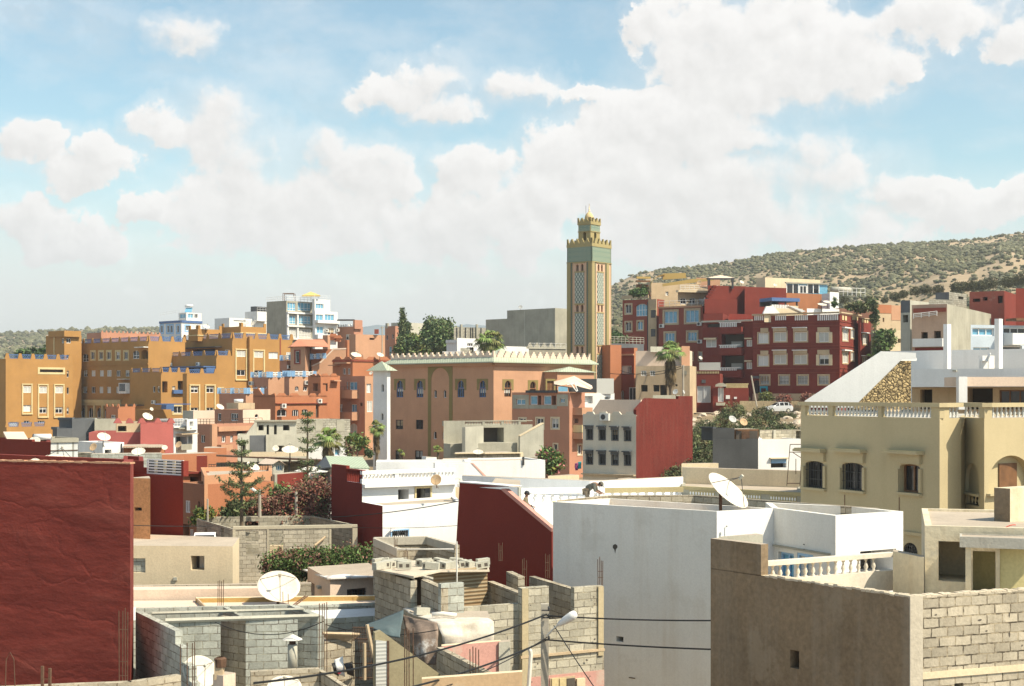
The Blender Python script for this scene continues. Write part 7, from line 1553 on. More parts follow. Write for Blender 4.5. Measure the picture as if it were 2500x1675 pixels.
cloth('blanket', 'brown patterned blanket draped on the side of the tarpaulin hut', [[(983, 1500, 38.2), (1010, 1510, 37.4), (1068, 1522, 36.8)], [(990, 1540, 37.2), (1030, 1548, 36.7), (1070, 1552, 36.6)], [(1010, 1580, 36.8), (1038, 1590, 36.5), (1068, 1592, 36.5)], [(1022, 1615, 36.6), (1042, 1622, 36.4), (1064, 1624, 36.4)]], plaster('brown_blanket', (.24, .18, .14), var=.5, big=2.2, patch=.9, pc=(.62, .6, .56), dirt=.5), amp=.1, sub=6, seed=5, cat='blanket')
for (x, y, D, lab) in ((1030, 1496, 38.5, 'hollow block weighing down the white tarpaulin'), (1052, 1506, 38.0, 'rolled cloth lying on the white tarpaulin')):
    o = bk.copy() if 'hollow' in lab else None
    if o is None: mb = MB(); c = PT(x+30, y+2, D-.2); mb.tube([c+Vector((-.3, 0, .08)), c+Vector((0, .05, .1)), c+Vector((.35, -.05, .07))], .06, n=7); o = mb.build('rolled_cloth', M['tarpwhite'], org=c, smooth=True); tag(o, lab, 'cloth'); continue
    COL.objects.link(o); o.location = PT(x, y-4, D); o.rotation_euler = (1.5, .1, .5); tag(o, lab, 'concrete block')
r = House('chicken wire enclosure on the yard wall beside the leaning pole', M['rust'], 'fence', 'wire_fence').at(880, 1670, 36)
mb = MB()
for i in range(24):
    x = lerp(862, 910, i/23); mb.tube([PT(x, 1530, 36.2), PT(x-8+16*((i % 2)), 1660, 36.2)], .006, n=3)
for y in (1532, 1560, 1590, 1620, 1655): mb.tube([PT(862, y, 36.2), PT(912, y, 36.2)], .012, n=4)
r.part(mb, 'wire_mesh', M['rust'])
for a, e in (((896, 1525, 36), (912, 1605, 36)), ((890, 1570, 36), (890, 1660, 36))): mb = MB(); mb.tube([PT(*a), PT(*e)], .05, n=6); r.part(mb, 'pole', M['beige'])
r.done()
h = House('low block yard room with weathered planks on top', M['blocktan'], 'shed', 'yard_room'); h.blk([XY(792, 38.5), XY(866, 39), XY(866, 40), XY(792, 40)], 1566, par=0)
for i in range(5): mb = MB(); y = 1546+i*3.4; mb.tube([PT(788+i*2, y, 38.4+i*.1), PT(878-i*5, y+3, 38.8)], .045, n=6); h.part(mb, 'plank', M['beige'])
h.done()
for (x, w2, m_, lab, em) in ((818, 9, M['iron'], 'black cloth hanging first on the washing line', 0), (829, 13, M['whiteclean'], 'white T shirt with a red emblem on the washing line', 1), (852, 13, M['iron'], 'dark cloth hanging slack beside the white T shirt', 0)):
    o = cloth('laundry', lab, [[(x-w2, 1612 if em else 1622, 36.4), (x+w2*.6, 1603 if em else 1616, 36.4)], [(x-w2*.7, 1630, 36.3), (x+w2*.8, 1628, 36.35)], [(x-w2*.3, 1645, 36.4), (x+w2, 1652, 36.4)]], m_, 'laundry', .02, .04, x, group='washing on the line')
    if em: mb = MB(); mb.poly([PT(828+4.5*math.cos(a_*.63), 1641+4.5*math.sin(a_*.63), 36.18) for a_ in range(10)]); e_ = mb.build('emblem', simple('red_print', (.5, .02, .05)), o)
# ---------------------------------------------------------------- steel bars, poles and wires
def bars(label, xs, y0, y1, D, mat=None, r=.012, ties=(), cat='rebar'):
    c = PT(sum(xs)/len(xs), y1, D); ro = empty('rebar_bundle', c, label, cat, 'steel starter bars')
    for i, x in enumerate(xs): mb = MB(); mb.tube([PT(x, y1, D+(i % 2)*.2), PT(x+rr.uniform(-1, 1), y0+rr.uniform(-6, 6), D+(i % 2)*.2)], r, n=5); mb.build('bar', mat or M['rust'], ro)
    for y in ties: mb = MB(); mb.tube([PT(xs[0]-1, y, D+.1), PT(xs[-1]+1, y, D+.1)], .008, n=4); mb.build('tie', mat or M['rust'], ro)
bars('tall bundle of dark steel bars at the corner of the grey block shell', (779, 786, 791, 798), 1471, 1640, 36)
bars('steel bars standing on the triangular stair wall', (988, 993, 999, 1009), 1535, 1690, 32); bars('steel bars standing on the orange yard wall', (1148, 1155, 1161, 1169), 1581, 1690, 32.5)
bars('short rusty bars against the middle of the dark red stair wall', (1218, 1222, 1226), 1328, 1370, 46, ties=(1345, 1368)); bars('rusty bar cage against the dark red stair wall above the block house', (1275, 1279, 1285), 1364, 1440, 43, ties=(1390, 1408, 1430)); bars('rusty bar cage at the right edge of the dark red stair wall', (1332, 1337, 1341), 1350, 1412, 45.5, ties=(1374, 1393))
bars('steel bars rising above the corner of the block house before the white wall', (1460, 1464, 1468, 1471), 1364, 1432, 41.3, ties=(1395, 1410)); bars('tall rusty bar cage against the right edge of the dark red house', (291, 299, 306, 311), 1490, 1672, 34, ties=(1537, 1615, 1650))
bars('two thick steel bars at the bottom left before the dark red house', (103, 121), 1628, 1690, 30.8, r=.04, ties=(1658,)); bars('steel bars at the broken end of the grey block shell wall', (440, 457, 470, 475), 1572, 1690, 34)
bars('thin bars standing on the peach roof behind the block shell', (532, 537, 541, 545), 1420, 1483, 47); bars('two thin bars standing before the big white dish', (691, 704), 1447, 1480, 46); bars('steel bars at the corner of the open block roof room', (963, 966, 969), 1314, 1336, 53); bars('steel bars rising through the tin roof of the block hut', (987, 991, 995), 1340, 1395, 44)
r = empty('wire_hoop', PT(25, 1675, 30.8), 'bent wire hoop at the bottom left corner', 'wire hoop'); mb = MB(); mb.tube([PT(13, 1680, 30.8), PT(15, 1610, 30.8), PT(25, 1593, 30.8), PT(34, 1610, 30.8), PT(37, 1680, 30.8)], .01, n=5); mb.build('wire', M['rust'], r)
r = empty('rusty_ladder', PT(718, 1470, 50), 'small rusty rebar ladder lying on the peach roof beside the big dish', 'ladder'); mb = MB()
for o_ in (0, 8): mb.tube([PT(714+o_, 1478, 49.8), PT(744+o_, 1455, 51)], .02, n=4)
mb.build('rails', M['rust'], r); mb = MB()
for i in range(7): t_ = (i+.5)/7; mb.tube([PT(714+30*t_, 1478-23*t_, 49.8+1.2*t_), PT(722+30*t_, 1478-23*t_, 49.8+1.2*t_)], .015, n=4)
mb.build('rungs', M['rust'], r)
r = empty('white_pole', PT(1116, 1482, 41.5), 'thin white pole standing in front of the tin roofed hut', 'pole'); mb = MB(); mb.tube([PT(1116, 1480, 41.2), PT(1115, 1322, 41.2)], .025, n=6); mb.build('shaft', M['tarpwhite'], r)
r = empty('vent_pole', PT(1293, 1675, 36), 'pale vertical pipe with a bent top left of the street lamp', 'pipe'); mb = MB(); mb.tube([PT(1289, 1700, 36), PT(1296, 1600, 36), PT(1295, 1590, 36), PT(1291, 1585, 36)], .05, n=8); mb.build('pipe', M['tarpwhite'], r)
r = empty('street_lamp', PT(1330, 1690, 37.5), 'square concrete street lamp post with a white lamp head and black wires', 'street lamp')
mb = MB(); q = PT(1330, 1700, 37.5); mb.prism([q+Vector((-.1, -.1, 0)), q+Vector((.1, -.1, 0)), q+Vector((.1, .1, 0)), q+Vector((-.1, .1, 0))], (0, 0, (1700-1474)/F*37.5)); mb.build('post', M['concrete_pole'], r)
mb = MB(); mb.tube([PT(1336, 1552, 37.3), PT(1347, 1540, 37.2), PT(1366, 1522, 37)], .03, n=8); mb.build('arm', M['tarpwhite'], r)
mb = MB(); A, B = PT(1362, 1526, 37), PT(1407, 1497, 36.7); prof = [(0, .045), (.12, .07), (.4, .105), (.75, .12), (.93, .1), (1, .02)]; ax = (B-A); mb.tube([A+ax*t_ for t_, _ in prof], lambda t_: prof[min(5, int(round(t_*5)))][1], n=12); mb.build('lamp_head', M['whiteclean'], r, smooth=True)
mb = MB()
for y in (1490, 1508, 1562): mb.tube([PT(1322, y, 37.3), PT(1342, y, 37.3)], .02, n=5); mb.lathe(PT(1340, y-4, 37.3), [(.03, -.03), (.035, .02), (.02, .06)], 7)
mb.build('insulators', M['darkgrey'], r)
def wire(label, a, e, sag, rad=.014, n=16, group='overhead wires'):
    A, B = PT(*a), PT(*e); mb = MB(); mb.tube([A.lerp(B, i/n)-Vector((0, 0, sag*4*(i/n)*(1-i/n))) for i in range(n+1)], rad, n=5); o = mb.build('power_cable', M['cable'], org=(A+B)/2); tag(o, label, 'cable', group)
wire('upper black cable running left from the street lamp over the tarpaulin hut', (1335, 1500, 37.3), (620, 1668, 27), .25, .024); wire('upper black cable from the street lamp to the right across the white wall', (1335, 1503, 37.3), (1760, 1515, 35.5), .04, .02)
wire('lower black cable from the street lamp to the right across the white wall', (1335, 1562, 37.3), (1760, 1586, 35.5), .03, .022); wire('lower black cable running left from the street lamp to the bottom edge', (1335, 1562, 37.3), (880, 1705, 27), .15, .024); wire('thin second cable under the lower left cable of the street lamp', (1335, 1556, 37.3), (930, 1720, 27), .2, .012)
wire('thin cable slanting down right from the street lamp', (1352, 1527, 37.2), (1480, 1720, 34), .03, .014); wire('loose cable loop hanging beside the street lamp post', (1325, 1520, 37.2), (1318, 1562, 37.2), -.2, .012) if False else None
wire('long thin cable across the dark red and white house walls', (806, 1263, 70), (1122, 1223, 66), .12, .022); wire('faint thin cable low across the white house wall', (860, 1287, 70), (1118, 1283, 68), .08, .012); wire('thin cable across the orange strip and red house', (316, 1282, 57), (520, 1284, 62), .03, .016); wire('thin washing line over the block shell yard', (525, 1519, 39), (790, 1517, 38), .35, .012)
wire('pale cord drooping across the yard to the tarpaulin hut', (795, 1525, 36.5), (1068, 1538, 36), .18, .012); wire('wire running from the orange house to the pole by the tall palm', (1490, 912, 198), (1668, 893, 192), .5, .04); wire('second wire below it to the pole by the tall palm', (1515, 905, 198), (1668, 897, 192), .8, .04)
for (lab, x, y0, y1, D, r_, x2) in (('concrete post with a lamp beside the bougainvillea', 634, 1195, 1262, 79, .1, 634), ('short concrete post in the bougainvillea', 723, 1201, 1262, 80, .1, 723), ('thin pale post left of the araucaria', 507, 1218, 1275, 78, .06, 507), ('pale utility pole beside the tall palm', 1668, 891, 982, 191, .14, 1668), ('leaning rusty pole on the slope before the oxblood flats', 1848, 917, 995, 198, .13, 1834), ('wooden utility pole on the skyline left of the pink tower house', 933, 797, 880, 277, .12, 933)):
    ro = empty('utility_pole', PT(x, y1, D), lab, 'pole'); mb = MB(); mb.tube([PT(x, y1, D), PT(x2, y0, D)], r_, r_*.8, n=7); mb.build('shaft', M['concrete_pole'], ro)
    if 'lamp' in lab: mb = MB(); mb.tube([PT(628, 1203, D), PT(613, 1192, D-.3)], .09, n=8); mb.build('lamp_head', M['whiteclean'], ro)
    if 'utility' in lab: mb = MB(); mb.tube([PT(x2-5, y0+3, D), PT(x2+5, y0+3, D)], .06, n=5); mb.build('crossarm', M['concrete_pole'], ro)
# ================================================================ VEGETATION
rv = random.Random(21)
LF = {'green': leafmat('leaf_green', (0.126, 0.196, 0.065)), 'dark': leafmat('leaf_dark', (0.069, 0.103, 0.046)), 'olive': leafmat('leaf_olive', (0.173, 0.196, 0.088)), 'pepper': leafmat('leaf_pepper', (0.138, 0.196, 0.092)), 'palm': leafmat('leaf_palm', (0.196, 0.275, 0.081), .3), 'palmpale': leafmat('leaf_palm_pale', (.17, .17, .06), .3), 'dead': leafmat('leaf_dead', (.16, .115, .06), .35), 'red': leafmat('leaf_bougainvillea', (.25, .095, .07), .45), 'redbrown': leafmat('leaf_bract_brown', (.22, .12, .085), .4), 'yel': leafmat('leaf_yellow_green', (.16, .17, .04), .3), 'pine': leafmat('leaf_araucaria', (0.092, 0.126, 0.05), .3), 'pink': leafmat('petal_pink', (.55, .2, .2), .3), 'hedge': leafmat('leaf_hedge', (0.092, 0.138, 0.042), .4)}
BARK = plaster('bark', (.16, .12, .08), var=.25, fine=.3, bs=8, bump=.8)
def leafquads(pts, size, rnd, squash=1.0, aspect=.55):
    """two-triangle leaves at random attitudes; pts n x 3 array"""
    n = len(pts); a = rnd.normal(size=(n, 3)); a /= np.linalg.norm(a, axis=1)[:, None]; b = np.cross(a, rnd.normal(size=(n, 3))); b /= np.linalg.norm(b, axis=1)[:, None]; a[:, 2] *= squash
    s = size*(.6+.8*rnd.random(n))[:, None]; a *= s; b *= s*aspect
    V = np.stack([pts-a, pts+b*.9, pts+a, pts-b*.9], 1).reshape(-1, 3); Fq = np.arange(4*n).reshape(n, 4); return V, Fq
def leafobj(name, V, Fq, mats, mi, parent=None, org=(0, 0, 0)):
    me = bpy.data.meshes.new(name); me.from_pydata((V-np.array(org)).tolist(), [], Fq.tolist())
    for m in mats: me.materials.append(m)
    me.polygons.foreach_set('material_index', mi); me.update(); o = bpy.data.objects.new(name, me); COL.objects.link(o)
    if parent is not None: o.parent = parent
    return o
def crown_pts(ells, nclump, per, spread, rnd, shell=.75):
    out = []; w = np.array([e[3]*e[4]*e[5] for e in ells]); w = w/w.sum()
    for k in range(nclump):
        e = ells[rnd.choice(len(ells), p=w)]; d = rnd.normal(size=3); d /= np.linalg.norm(d); r = shell+(1-shell)*rnd.random() if rnd.random() < .8 else rnd.random()
        c = np.array(e[:3])+d*r*np.array(e[3:]); out.append(c+rnd.normal(size=(per, 3))*spread)
    return np.concatenate(out)
def tree(name, label, base, ells, nclump, per, spread, size, mats, cat='tree', trunk=None, seed=1, group=None, limbs=5, squash=1.0):
    """base world point; crown ellipsoids (dx,dy,dz,rx,ry,rz) from base"""
    rnd = np.random.default_rng(seed); r = empty(name, base, label, cat, group)
    P_ = crown_pts(ells, nclump, per, spread, rnd); V, Fq = leafquads(P_, size, rnd, squash)
    leafobj('crown', V, Fq, mats, np.repeat(rnd.integers(0, len(mats), nclump), per)[:len(Fq)], r)
    if trunk:
        rb, rt, h_ = trunk; mb = MB(); o = Vector(base); mb.tube([o-Vector((0, 0, .3)), o+Vector((.05, 0, h_*.5)), o+Vector((0, .05, h_))], rb, rt, n=8)
        for i in range(limbs):
            e = ells[i % len(ells)]; t = o+Vector((e[0]+rv.uniform(-.6, .6)*e[3], e[1]+rv.uniform(-.6, .6)*e[4], e[2]+rv.uniform(-.2, .6)*e[5])); s = o+Vector((0, 0, h_*rv.uniform(.5, .95))); mb.tube([s, s.lerp(t, .5)+Vector((0, 0, .1*h_)), t], rt*.6, rt*.15, n=5)
        mb.build('trunk', BARK, r)
    return r
def px2m(p, D): return p/F*D
def tree_px(name, label, x, ybase, D, blobs, nclump, per, spread, size, mats, dep=1.0, **kw):
    """blobs in pixels: (cx, cy, rx, ry)"""
    b = PT(x, ybase, D); k = D/F
    return tree(name, label, b, [((cx-x)*k, 0, (ybase-cy)*k, rx*k, rx*k*dep, ry*k) for cx, cy, rx, ry in blobs], nclump, per, spread, size, mats, **kw)
tree_px('cypress_tree', 'slender dark cypress spire standing above the mosque roof', 983, 872, 262, [(983, 770, 3.5, 22), (983, 800, 6, 30), (983, 835, 9, 34), (992, 800, 9, 12)], 220, 26, .22, .2, [LF['dark'], LF['olive']], trunk=(.2, .1, 6), limbs=0, seed=2)
tree_px('round_tree', 'bushy dark green tree beside the cypress', 1003, 872, 258, [(1000, 845, 30, 26), (985, 855, 20, 18), (1022, 850, 20, 18), (1040, 862, 14, 8)], 300, 32, .36, .28, [LF['dark'], LF['green'], LF['olive'], LF['yel']], trunk=(.25, .1, 2), seed=3)
tree_px('pepper_tree', 'tall feathery pepper tree behind the mosque roof', 1072, 872, 266, [(1070, 814, 30, 31), (1045, 824, 19, 27), (1092, 806, 13, 25), (1110, 838, 14, 26), (1062, 840, 34, 28), (1050, 790, 12, 14)], 560, 32, .4, .27, [LF['pepper'], LF['green'], LF['olive']], trunk=(.35, .15, 4), seed=4)
for i, (x, y, D, w_, hh, lab) in enumerate(((82, 876, 272, 18, 14, 'dark rounded tree crown behind the ochre wing at far left'), (56, 876, 274, 12, 8, 'low dark tree left of the rounded tree crown at far left'), (108, 876, 273, 5, 12, 'narrow dark shrub against the ochre stair tower'))):
    tree_px('tree', lab, x, y+5, D, [(x, y-8, w_, hh), (x-w_*.4, y-4, w_*.6, hh*.7)], 60, 22, .35, .4, [LF['dark'], LF['green']], trunk=(.15, .08, 1), seed=30+i)
tree_px('tree', 'grey green tree beside the creeper right of the oxblood flats', 2158, 862, 203, [(2153, 835, 12, 24), (2168, 828, 9, 16), (2148, 850, 9, 16)], 100, 26, .35, .34, [LF['olive'], LF['green']], trunk=(.15, .08, 2), seed=41)
tree_px('creeper', 'dark creeper and shrubs over the roof terrace right of the oxblood flats', 2110, 760, 209, [(2105, 750, 18, 5), (2078, 748, 12, 4), (2128, 744, 8, 9), (2136, 770, 5, 30)], 110, 22, .25, .26, [LF['dark'], LF['olive'], SH[0]], cat='plant', seed=42)
tree_px('potted_cactus', 'tall dark cactus in front of the small white roof wall', 2038, 752, 206, [(2038, 738, 2, 13), (2033, 742, 1.5, 7), (2043, 743, 1.5, 6)], 20, 30, .12, .12, [LF['dark'], LF['green']], cat='plant', seed=43)
tree_px('shrub', 'green shrub row behind the dark flat roof right of the minaret', 1502, 832, 222, [(1500, 826, 18, 8), (1516, 826, 12, 7)], 50, 22, .3, .32, [LF['green'], LF['dark']], cat='shrub', seed=44)
tree_px('roof_plants', 'row of leafy plants on the brown red house roof', 1565, 722, 236, [(1560, 715, 20, 6), (1572, 710, 8, 7)], 40, 22, .22, .25, [LF['green'], LF['dark']], cat='plant', seed=45)
tree_px('hedge', 'dense clipped green hedge beside the brick room', 785, 1418, 63.5, [(x, 1382-(x-650)*.05, 26, 32) for x in range(672, 915, 24)], 1000, 26, .15, .07, [LF['hedge'], LF['green'], LF['hedge'], LF['redbrown']], cat='hedge', seed=5, dep=1.2)
tree_px('bougainvillea', 'large dusty red bougainvillea sprawling over the wall behind the brick room', 690, 1285, 81, [(610, 1250, 30, 26), (650, 1252, 40, 30), (700, 1245, 40, 34), (745, 1232, 40, 46), (785, 1225, 28, 50), (770, 1200, 22, 20), (625, 1228, 18, 12), (735, 1268, 60, 18)], 950, 24, .26, .08, [LF['red'], LF['redbrown'], LF['red'], LF['olive'], LF['redbrown']], cat='shrub', seed=6, trunk=(.1, .05, 1))
tree_px('climbing_shrub', 'green leafy shrub between the bougainvillea and red garden wall', 694, 1230, 82, [(694, 1208, 24, 17), (680, 1215, 14, 10)], 90, 22, .18, .11, [LF['green'], LF['olive']], cat='shrub', seed=7)
tree_px('vine', 'bright green vine spilling over the block wall at the brick room corner', 490, 1275, 79, [(490, 1258, 11, 14), (484, 1270, 12, 6), (516, 1255, 3, 16)], 60, 20, .12, .10, [LF['green'], LF['yel']], cat='plant', seed=8)
tree_px('dark_shrub', 'dark shrub under the araucaria beside the bougainvillea', 560, 1272, 80, [(565, 1255, 24, 16), (575, 1238, 12, 12)], 90, 22, .18, .11, [LF['dark'], LF['olive']], cat='shrub', seed=9)
tree_px('oleander', 'pink flowering oleander bush below the pink house', 1345, 1165, 110, [(1348, 1128, 20, 22), (1330, 1122, 14, 18), (1338, 1110, 12, 8)], 150, 22, .22, .15, [LF['green'], LF['green'], LF['yel'], LF['pink']], cat='shrub', seed=10)
tree_px('umbrella_tree', 'small bright green umbrella shaped tree left of the slim palm', 872, 1115, 132, [(866, 1078, 15, 10), (884, 1080, 10, 7)], 70, 22, .22, .2, [LF['green'], LF['yel']], trunk=(.08, .06, 1.6), seed=11)
tree_px('dry_vine', 'dry reddish vine on the white garden house wall', 852, 1112, 105, [(852, 1098, 6, 12)], 24, 20, .15, .12, [LF['redbrown'], LF['olive']], cat='plant', seed=12)
tree_px('potted_plant', 'small dark potted plant on the pink wall beside the slim palm', 900, 1112, 125, [(900, 1106, 6, 5)], 20, 18, .12, .14, [LF['dark']], cat='plant', seed=13)
# slope shrubs, each a shrub of its own
SLB = []
for k in range(4):
    rnd = np.random.default_rng(60+k); P_ = crown_pts([(0, 0, .9, 1.2, 1.2, .85), (.7, .2, .7, .8, .8, .6), (-.6, -.1, .6, .8, .8, .6)], 110, 24, .16, rnd); V, Fq = leafquads(P_, .10, rnd)
    o = leafobj('slope_shrub', V, Fq, [LF['olive'], LF['dark'], SH[0]] if k < 3 else [LF['olive'], LF['dead'], LF['olive']], np.repeat(rnd.integers(0, 3, 110), 24)); SLB.append(o)
spots = []; rs = random.Random(77)
fixed = [(1650, 1130, 121, 1.5), (1690, 1120, 124, 1.5), (1622, 1165, 117, 1.4), (1700, 1060, 140, 1.9), (1712, 1090, 132, 1.8), (1735, 1040, 150, 1.8), (1760, 1035, 160, 1.8), (1790, 1000, 188, 1.9), (1775, 1012, 178, 1.7), (1720, 1025, 158, 1.6), (1695, 1040, 150, 1.5), (1830, 1050, 145, 1.8), (1860, 1060, 138, 2.0), (1890, 1045, 150, 1.9), (1905, 1060, 138, 1.8), (1930, 1060, 136, 1.8), (1945, 1045, 148, 1.7), (1860, 1015, 178, 1.9), (1850, 1030, 165, 1.7), (1880, 1020, 176, 1.5), (1800, 1045, 150, 1.5), (1640, 1180, 112, 1.3), (1600, 1172, 112, 1.1), (1712, 1115, 126, 1.4), (1690, 1085, 133, 1.5), (1745, 1060, 140, 1.6), (1780, 1055, 145, 1.5), (1770, 1030, 166, 1.3), (1920, 1035, 160, 1.3), (1820, 1025, 170, 1.2)]
for i, (x, y, D, s) in enumerate(fixed):
    q = PT(x, y, D); spots.append((q.x, D, s))
for i in range(26):
    x = rs.uniform(1640, 1960); D = rs.uniform(125, 192); spots.append((PT(x, 0, D).x, D, rs.uniform(.5, .9)))
for i, (x, D, s) in enumerate(spots):
    o = SLB[i % 4] if i < 4 else SLB[rs.randrange(4)].copy()
    if i >= 4: COL.objects.link(o)
    o.location = (x, D, gz(x, D)-.1); o.scale = (s*.62, s*.62, s*.62); o.rotation_euler = (0, 0, rs.uniform(0, 6)); tag(o, 'olive green shrub growing on the rocky slope below the street', 'shrub', 'shrubs on the slope')
for i, (x, y, s) in enumerate(((2185, 730, 3), (2160, 735, 2), (2205, 722, 2.6), (2235, 716, 3), (2262, 712, 3), (2290, 712, 3), (2335, 708, 3.4), (2350, 705, 3), (2370, 706, 3.6), (2395, 704, 3.4), (2420, 700, 3.6), (2460, 696, 3.6), (2490, 692, 3.8), (2120, 735, 2.4), (2060, 735, 2.4))):
    D = 318; o = SLB[rs.randrange(4)].copy(); COL.objects.link(o)
    if i == 0:
        FB = SLB[0].data.copy(); FB.materials.clear(); [FB.materials.append(m_) for m_ in (SH[2], SH[1], SH[0])]
    o.data = FB; p = PT(x, y+5, D); o.location = p; o.scale = (s*.36,)*3; o.rotation_euler = (0, 0, rs.uniform(0, 6)); tag(o, 'round dark bush at the foot of the sandy hill', 'bush', 'bushes at the foot of the hill')
for i, (x, y, D, w_, hh, m_, lab) in enumerate(((1815, 978, 205.8, 9, 5, 'yel', 'dry yellow shrub by the garden wall of the dark red house'), (1868, 972, 205.6, 15, 9, 'yel', 'bright green shrub before the oxblood flats'), (1912, 978, 203.9, 16, 9, 'redbrown', 'dark red shrub against the plinth, left of two'), (1970, 976, 202.9, 11, 8, 'redbrown', 'dark red shrub against the plinth, right of two'))):
    tree_px('shrub', lab, x, y+4, D, [(x, y-2, w_, hh)], 40, 22, .22, .2, [LF[m_], LF['olive'] if m_ == 'yel' else LF['red']], cat='shrub', seed=80+i)
# rubble on the slope
def rock(seed):
    bm = bmesh.new(); bmesh.ops.create_icosphere(bm, subdivisions=2, radius=1)
    for v_ in bm.verts: v_.co *= 1+.45*noise.noise(v_.co*1.3+Vector((seed*5, 0, 0))); v_.co.z *= .6
    me = bpy.data.meshes.new('rock'); bm.to_mesh(me); bm.free(); me.materials.append(plaster('pale_limestone', (.58, .49, .38), dirt=.2, bump=1, bs=4)); return me
RK = [rock(i) for i in range(5)]; 
for i in range(110):
    x = rs.uniform(1640, 1960); D = rs.uniform(122, 197) if i > 40 else rs.uniform(165, 197); o = bpy.data.objects.new('rock', RK[i % 5]); COL.objects.link(o); X_ = PT(x, 0, D).x; s = rs.uniform(.25, .8); o.location = (X_, D, gz(X_, D)+.05); o.scale = (s, s, s); o.rotation_euler = (rs.uniform(0, .5), 0, rs.uniform(0, 6)); tag(o, 'pale limestone rock lying among the shrubs on the slope', 'rock', 'rocks on the slope')
# palms
def fan_palm(label, x, ybase, ytop, D, rc, n, skirt, mats, seed, trunk_r=.2, droop=.55, name='palm_tree', seg=11):
    rnd = random.Random(seed); base = PT(x, ybase, D); top = PT(x, ytop, D); r = empty(name, base, label, 'palm tree'); mb = MB(); H_ = top.z-base.z
    mb.tube([base-Vector((0, 0, .3)), base.lerp(top, .5)+Vector((.06, 0, 0)), top], trunk_r*1.2, trunk_r, n=8); mb.build('trunk', BARK, r)
    def fronds(count, e0, e1, rr, matset, nm, hang=0):
        V = []; Fq = []; MI = []
        for k in range(count):
            az = rnd.uniform(0, 6.283); el = rnd.uniform(e0, e1); d = Vector((math.cos(az)*math.cos(el), math.sin(az)*math.cos(el), math.sin(el))); L = rr*rnd.uniform(.75, 1.1); pl = L*.45
            side = d.cross(Vector((0, 0, 1))).normalized(); up = side.cross(d); o = top-Vector((0, 0, rnd.random()*hang)); c = o+d*pl-Vector((0, 0, pl*pl*droop*.25)); mi = rnd.randrange(len(matset))
            i0 = len(V); V += [o+side*.02, o-side*.02, c-side*.02, c+side*.02]; Fq.append((i0, i0+1, i0+2, i0+3)); MI.append(mi)
            for q in range(seg):
                a = lerp(-1.25, 1.25, q/(seg-1)); ll = (L-pl)*(1-.25*abs(a)/1.25); dd = (d*math.cos(a)+side*math.sin(a)).normalized(); m1 = c+dd*ll*.55-Vector((0, 0, ll*.1)); tip = c+dd*ll-Vector((0, 0, ll*(.35+droop*.6)))+up*.03*(q % 2); w_ = ll*.09; pp = up.cross(dd).normalized()*w_
                i0 = len(V); V += [c, m1+pp, tip, m1-pp]; Fq.append((i0, i0+1, i0+2, i0+3)); MI.append(mi)
        leafobj(nm, np.array([v[:] for v in V]), np.array(Fq), matset, MI, r, org=tuple(base))
    fronds(n, -.55, 1.4, rc, mats, 'crown')
    if skirt: fronds(int(n*1.8), -1.5, -1.15, rc*.8, [LF['dead']], 'dead_frond_skirt', hang=skirt)
    return r
fan_palm('tall fan palm with a thick skirt of dead fronds before the beige house', 1637, 968, 858, 186, 2.3, 46, 2.6, [LF['palm'], LF['palm'], LF['palmpale']], 1, .16)
fan_palm('full fan palm crown rising behind the mosque eave', 1198, 880, 834, 214, 2.9, 64, .8, [LF['palm'], LF['palmpale']], 2, .25)
fan_palm('slim fan palm with hanging dead fronds in front of the white mosque turret', 919, 1130, 1043, 122, .95, 40, 1.5, [LF['palm'], LF['palmpale']], 3, .11)
fan_palm('broad fan palm before the unfinished grey block house', 800, 1116, 1072, 108, 1.45, 42, .9, [LF['palm'], LF['palm'], LF['palmpale']], 4, .16)
fan_palm('small yellowish palm at the foot of the mosque wall', 977, 1128, 1106, 118, .55, 22, 0, [LF['yel'], LF['palm']], 5, .1); fan_palm('second small palm beside the grey concrete house', 1068, 1118, 1098, 112, .55, 22, 0, [LF['palm'], LF['yel']], 6, .08)
# araucarias: tiers of rope like boughs
def araucaria(label, x, ybase, ytop, D, tiers, seed, thin=1.0):
    rnd = np.random.default_rng(seed); pr = random.Random(seed); base = PT(x, ybase, D); top = PT(x, ytop, D); r = empty('araucaria_tree', base, label, 'tree'); k = D/F; mb = MB(); mb.tube([base, top], .11, .02, n=7); P_ = []
    for (y, half) in tiers:
        o = PT(x, y, D); nb = 5; a0 = pr.uniform(0, 1)
        for q in range(nb):
            a = a0+q*6.283/nb+pr.uniform(-.15, .15); L = half*k*pr.uniform(.85, 1.1); d = Vector((math.cos(a), math.sin(a), 0)); pts = [o+d*L*t+Vector((0, 0, L*(-.12*math.sin(t*2.2)+.42*t*t))) for t in (0, .25, .5, .75, 1)]; mb.tube(pts, .03, .01, n=4)
            for t in np.linspace(.22, 1, max(6, int(L*16*thin))):
                s = min(3, int(t*4)); p = pts[s].lerp(pts[s+1], t*4-s); P_.append(np.array(p[:])+rnd.normal(size=(9, 3))*(.05+.05*math.sin(t*3))*np.array([1, 1, .8]))
    P_ = np.concatenate(P_); V, Fq = leafquads(P_, .075, rnd, aspect=.35); leafobj('foliage', V, Fq, [LF['pine'], LF['dark'], LF['olive']], rnd.integers(0, 3, len(Fq)), r, org=tuple(base)); mb.build('trunk', BARK, r)
araucaria('araucaria pine with wide upturned boughs behind the brick room', 590, 1285, 1068, 76, [(1082, 14), (1108, 22), (1140, 32), (1160, 26), (1184, 58), (1206, 62), (1234, 40)], 3)
araucaria('tall thin araucaria pine beside the bougainvillea', 751, 1235, 1003, 87, [(1012, 12), (1030, 15), (1050, 17), (1078, 22), (1100, 22), (1130, 24), (1150, 30), (1170, 34)], 4, .55)
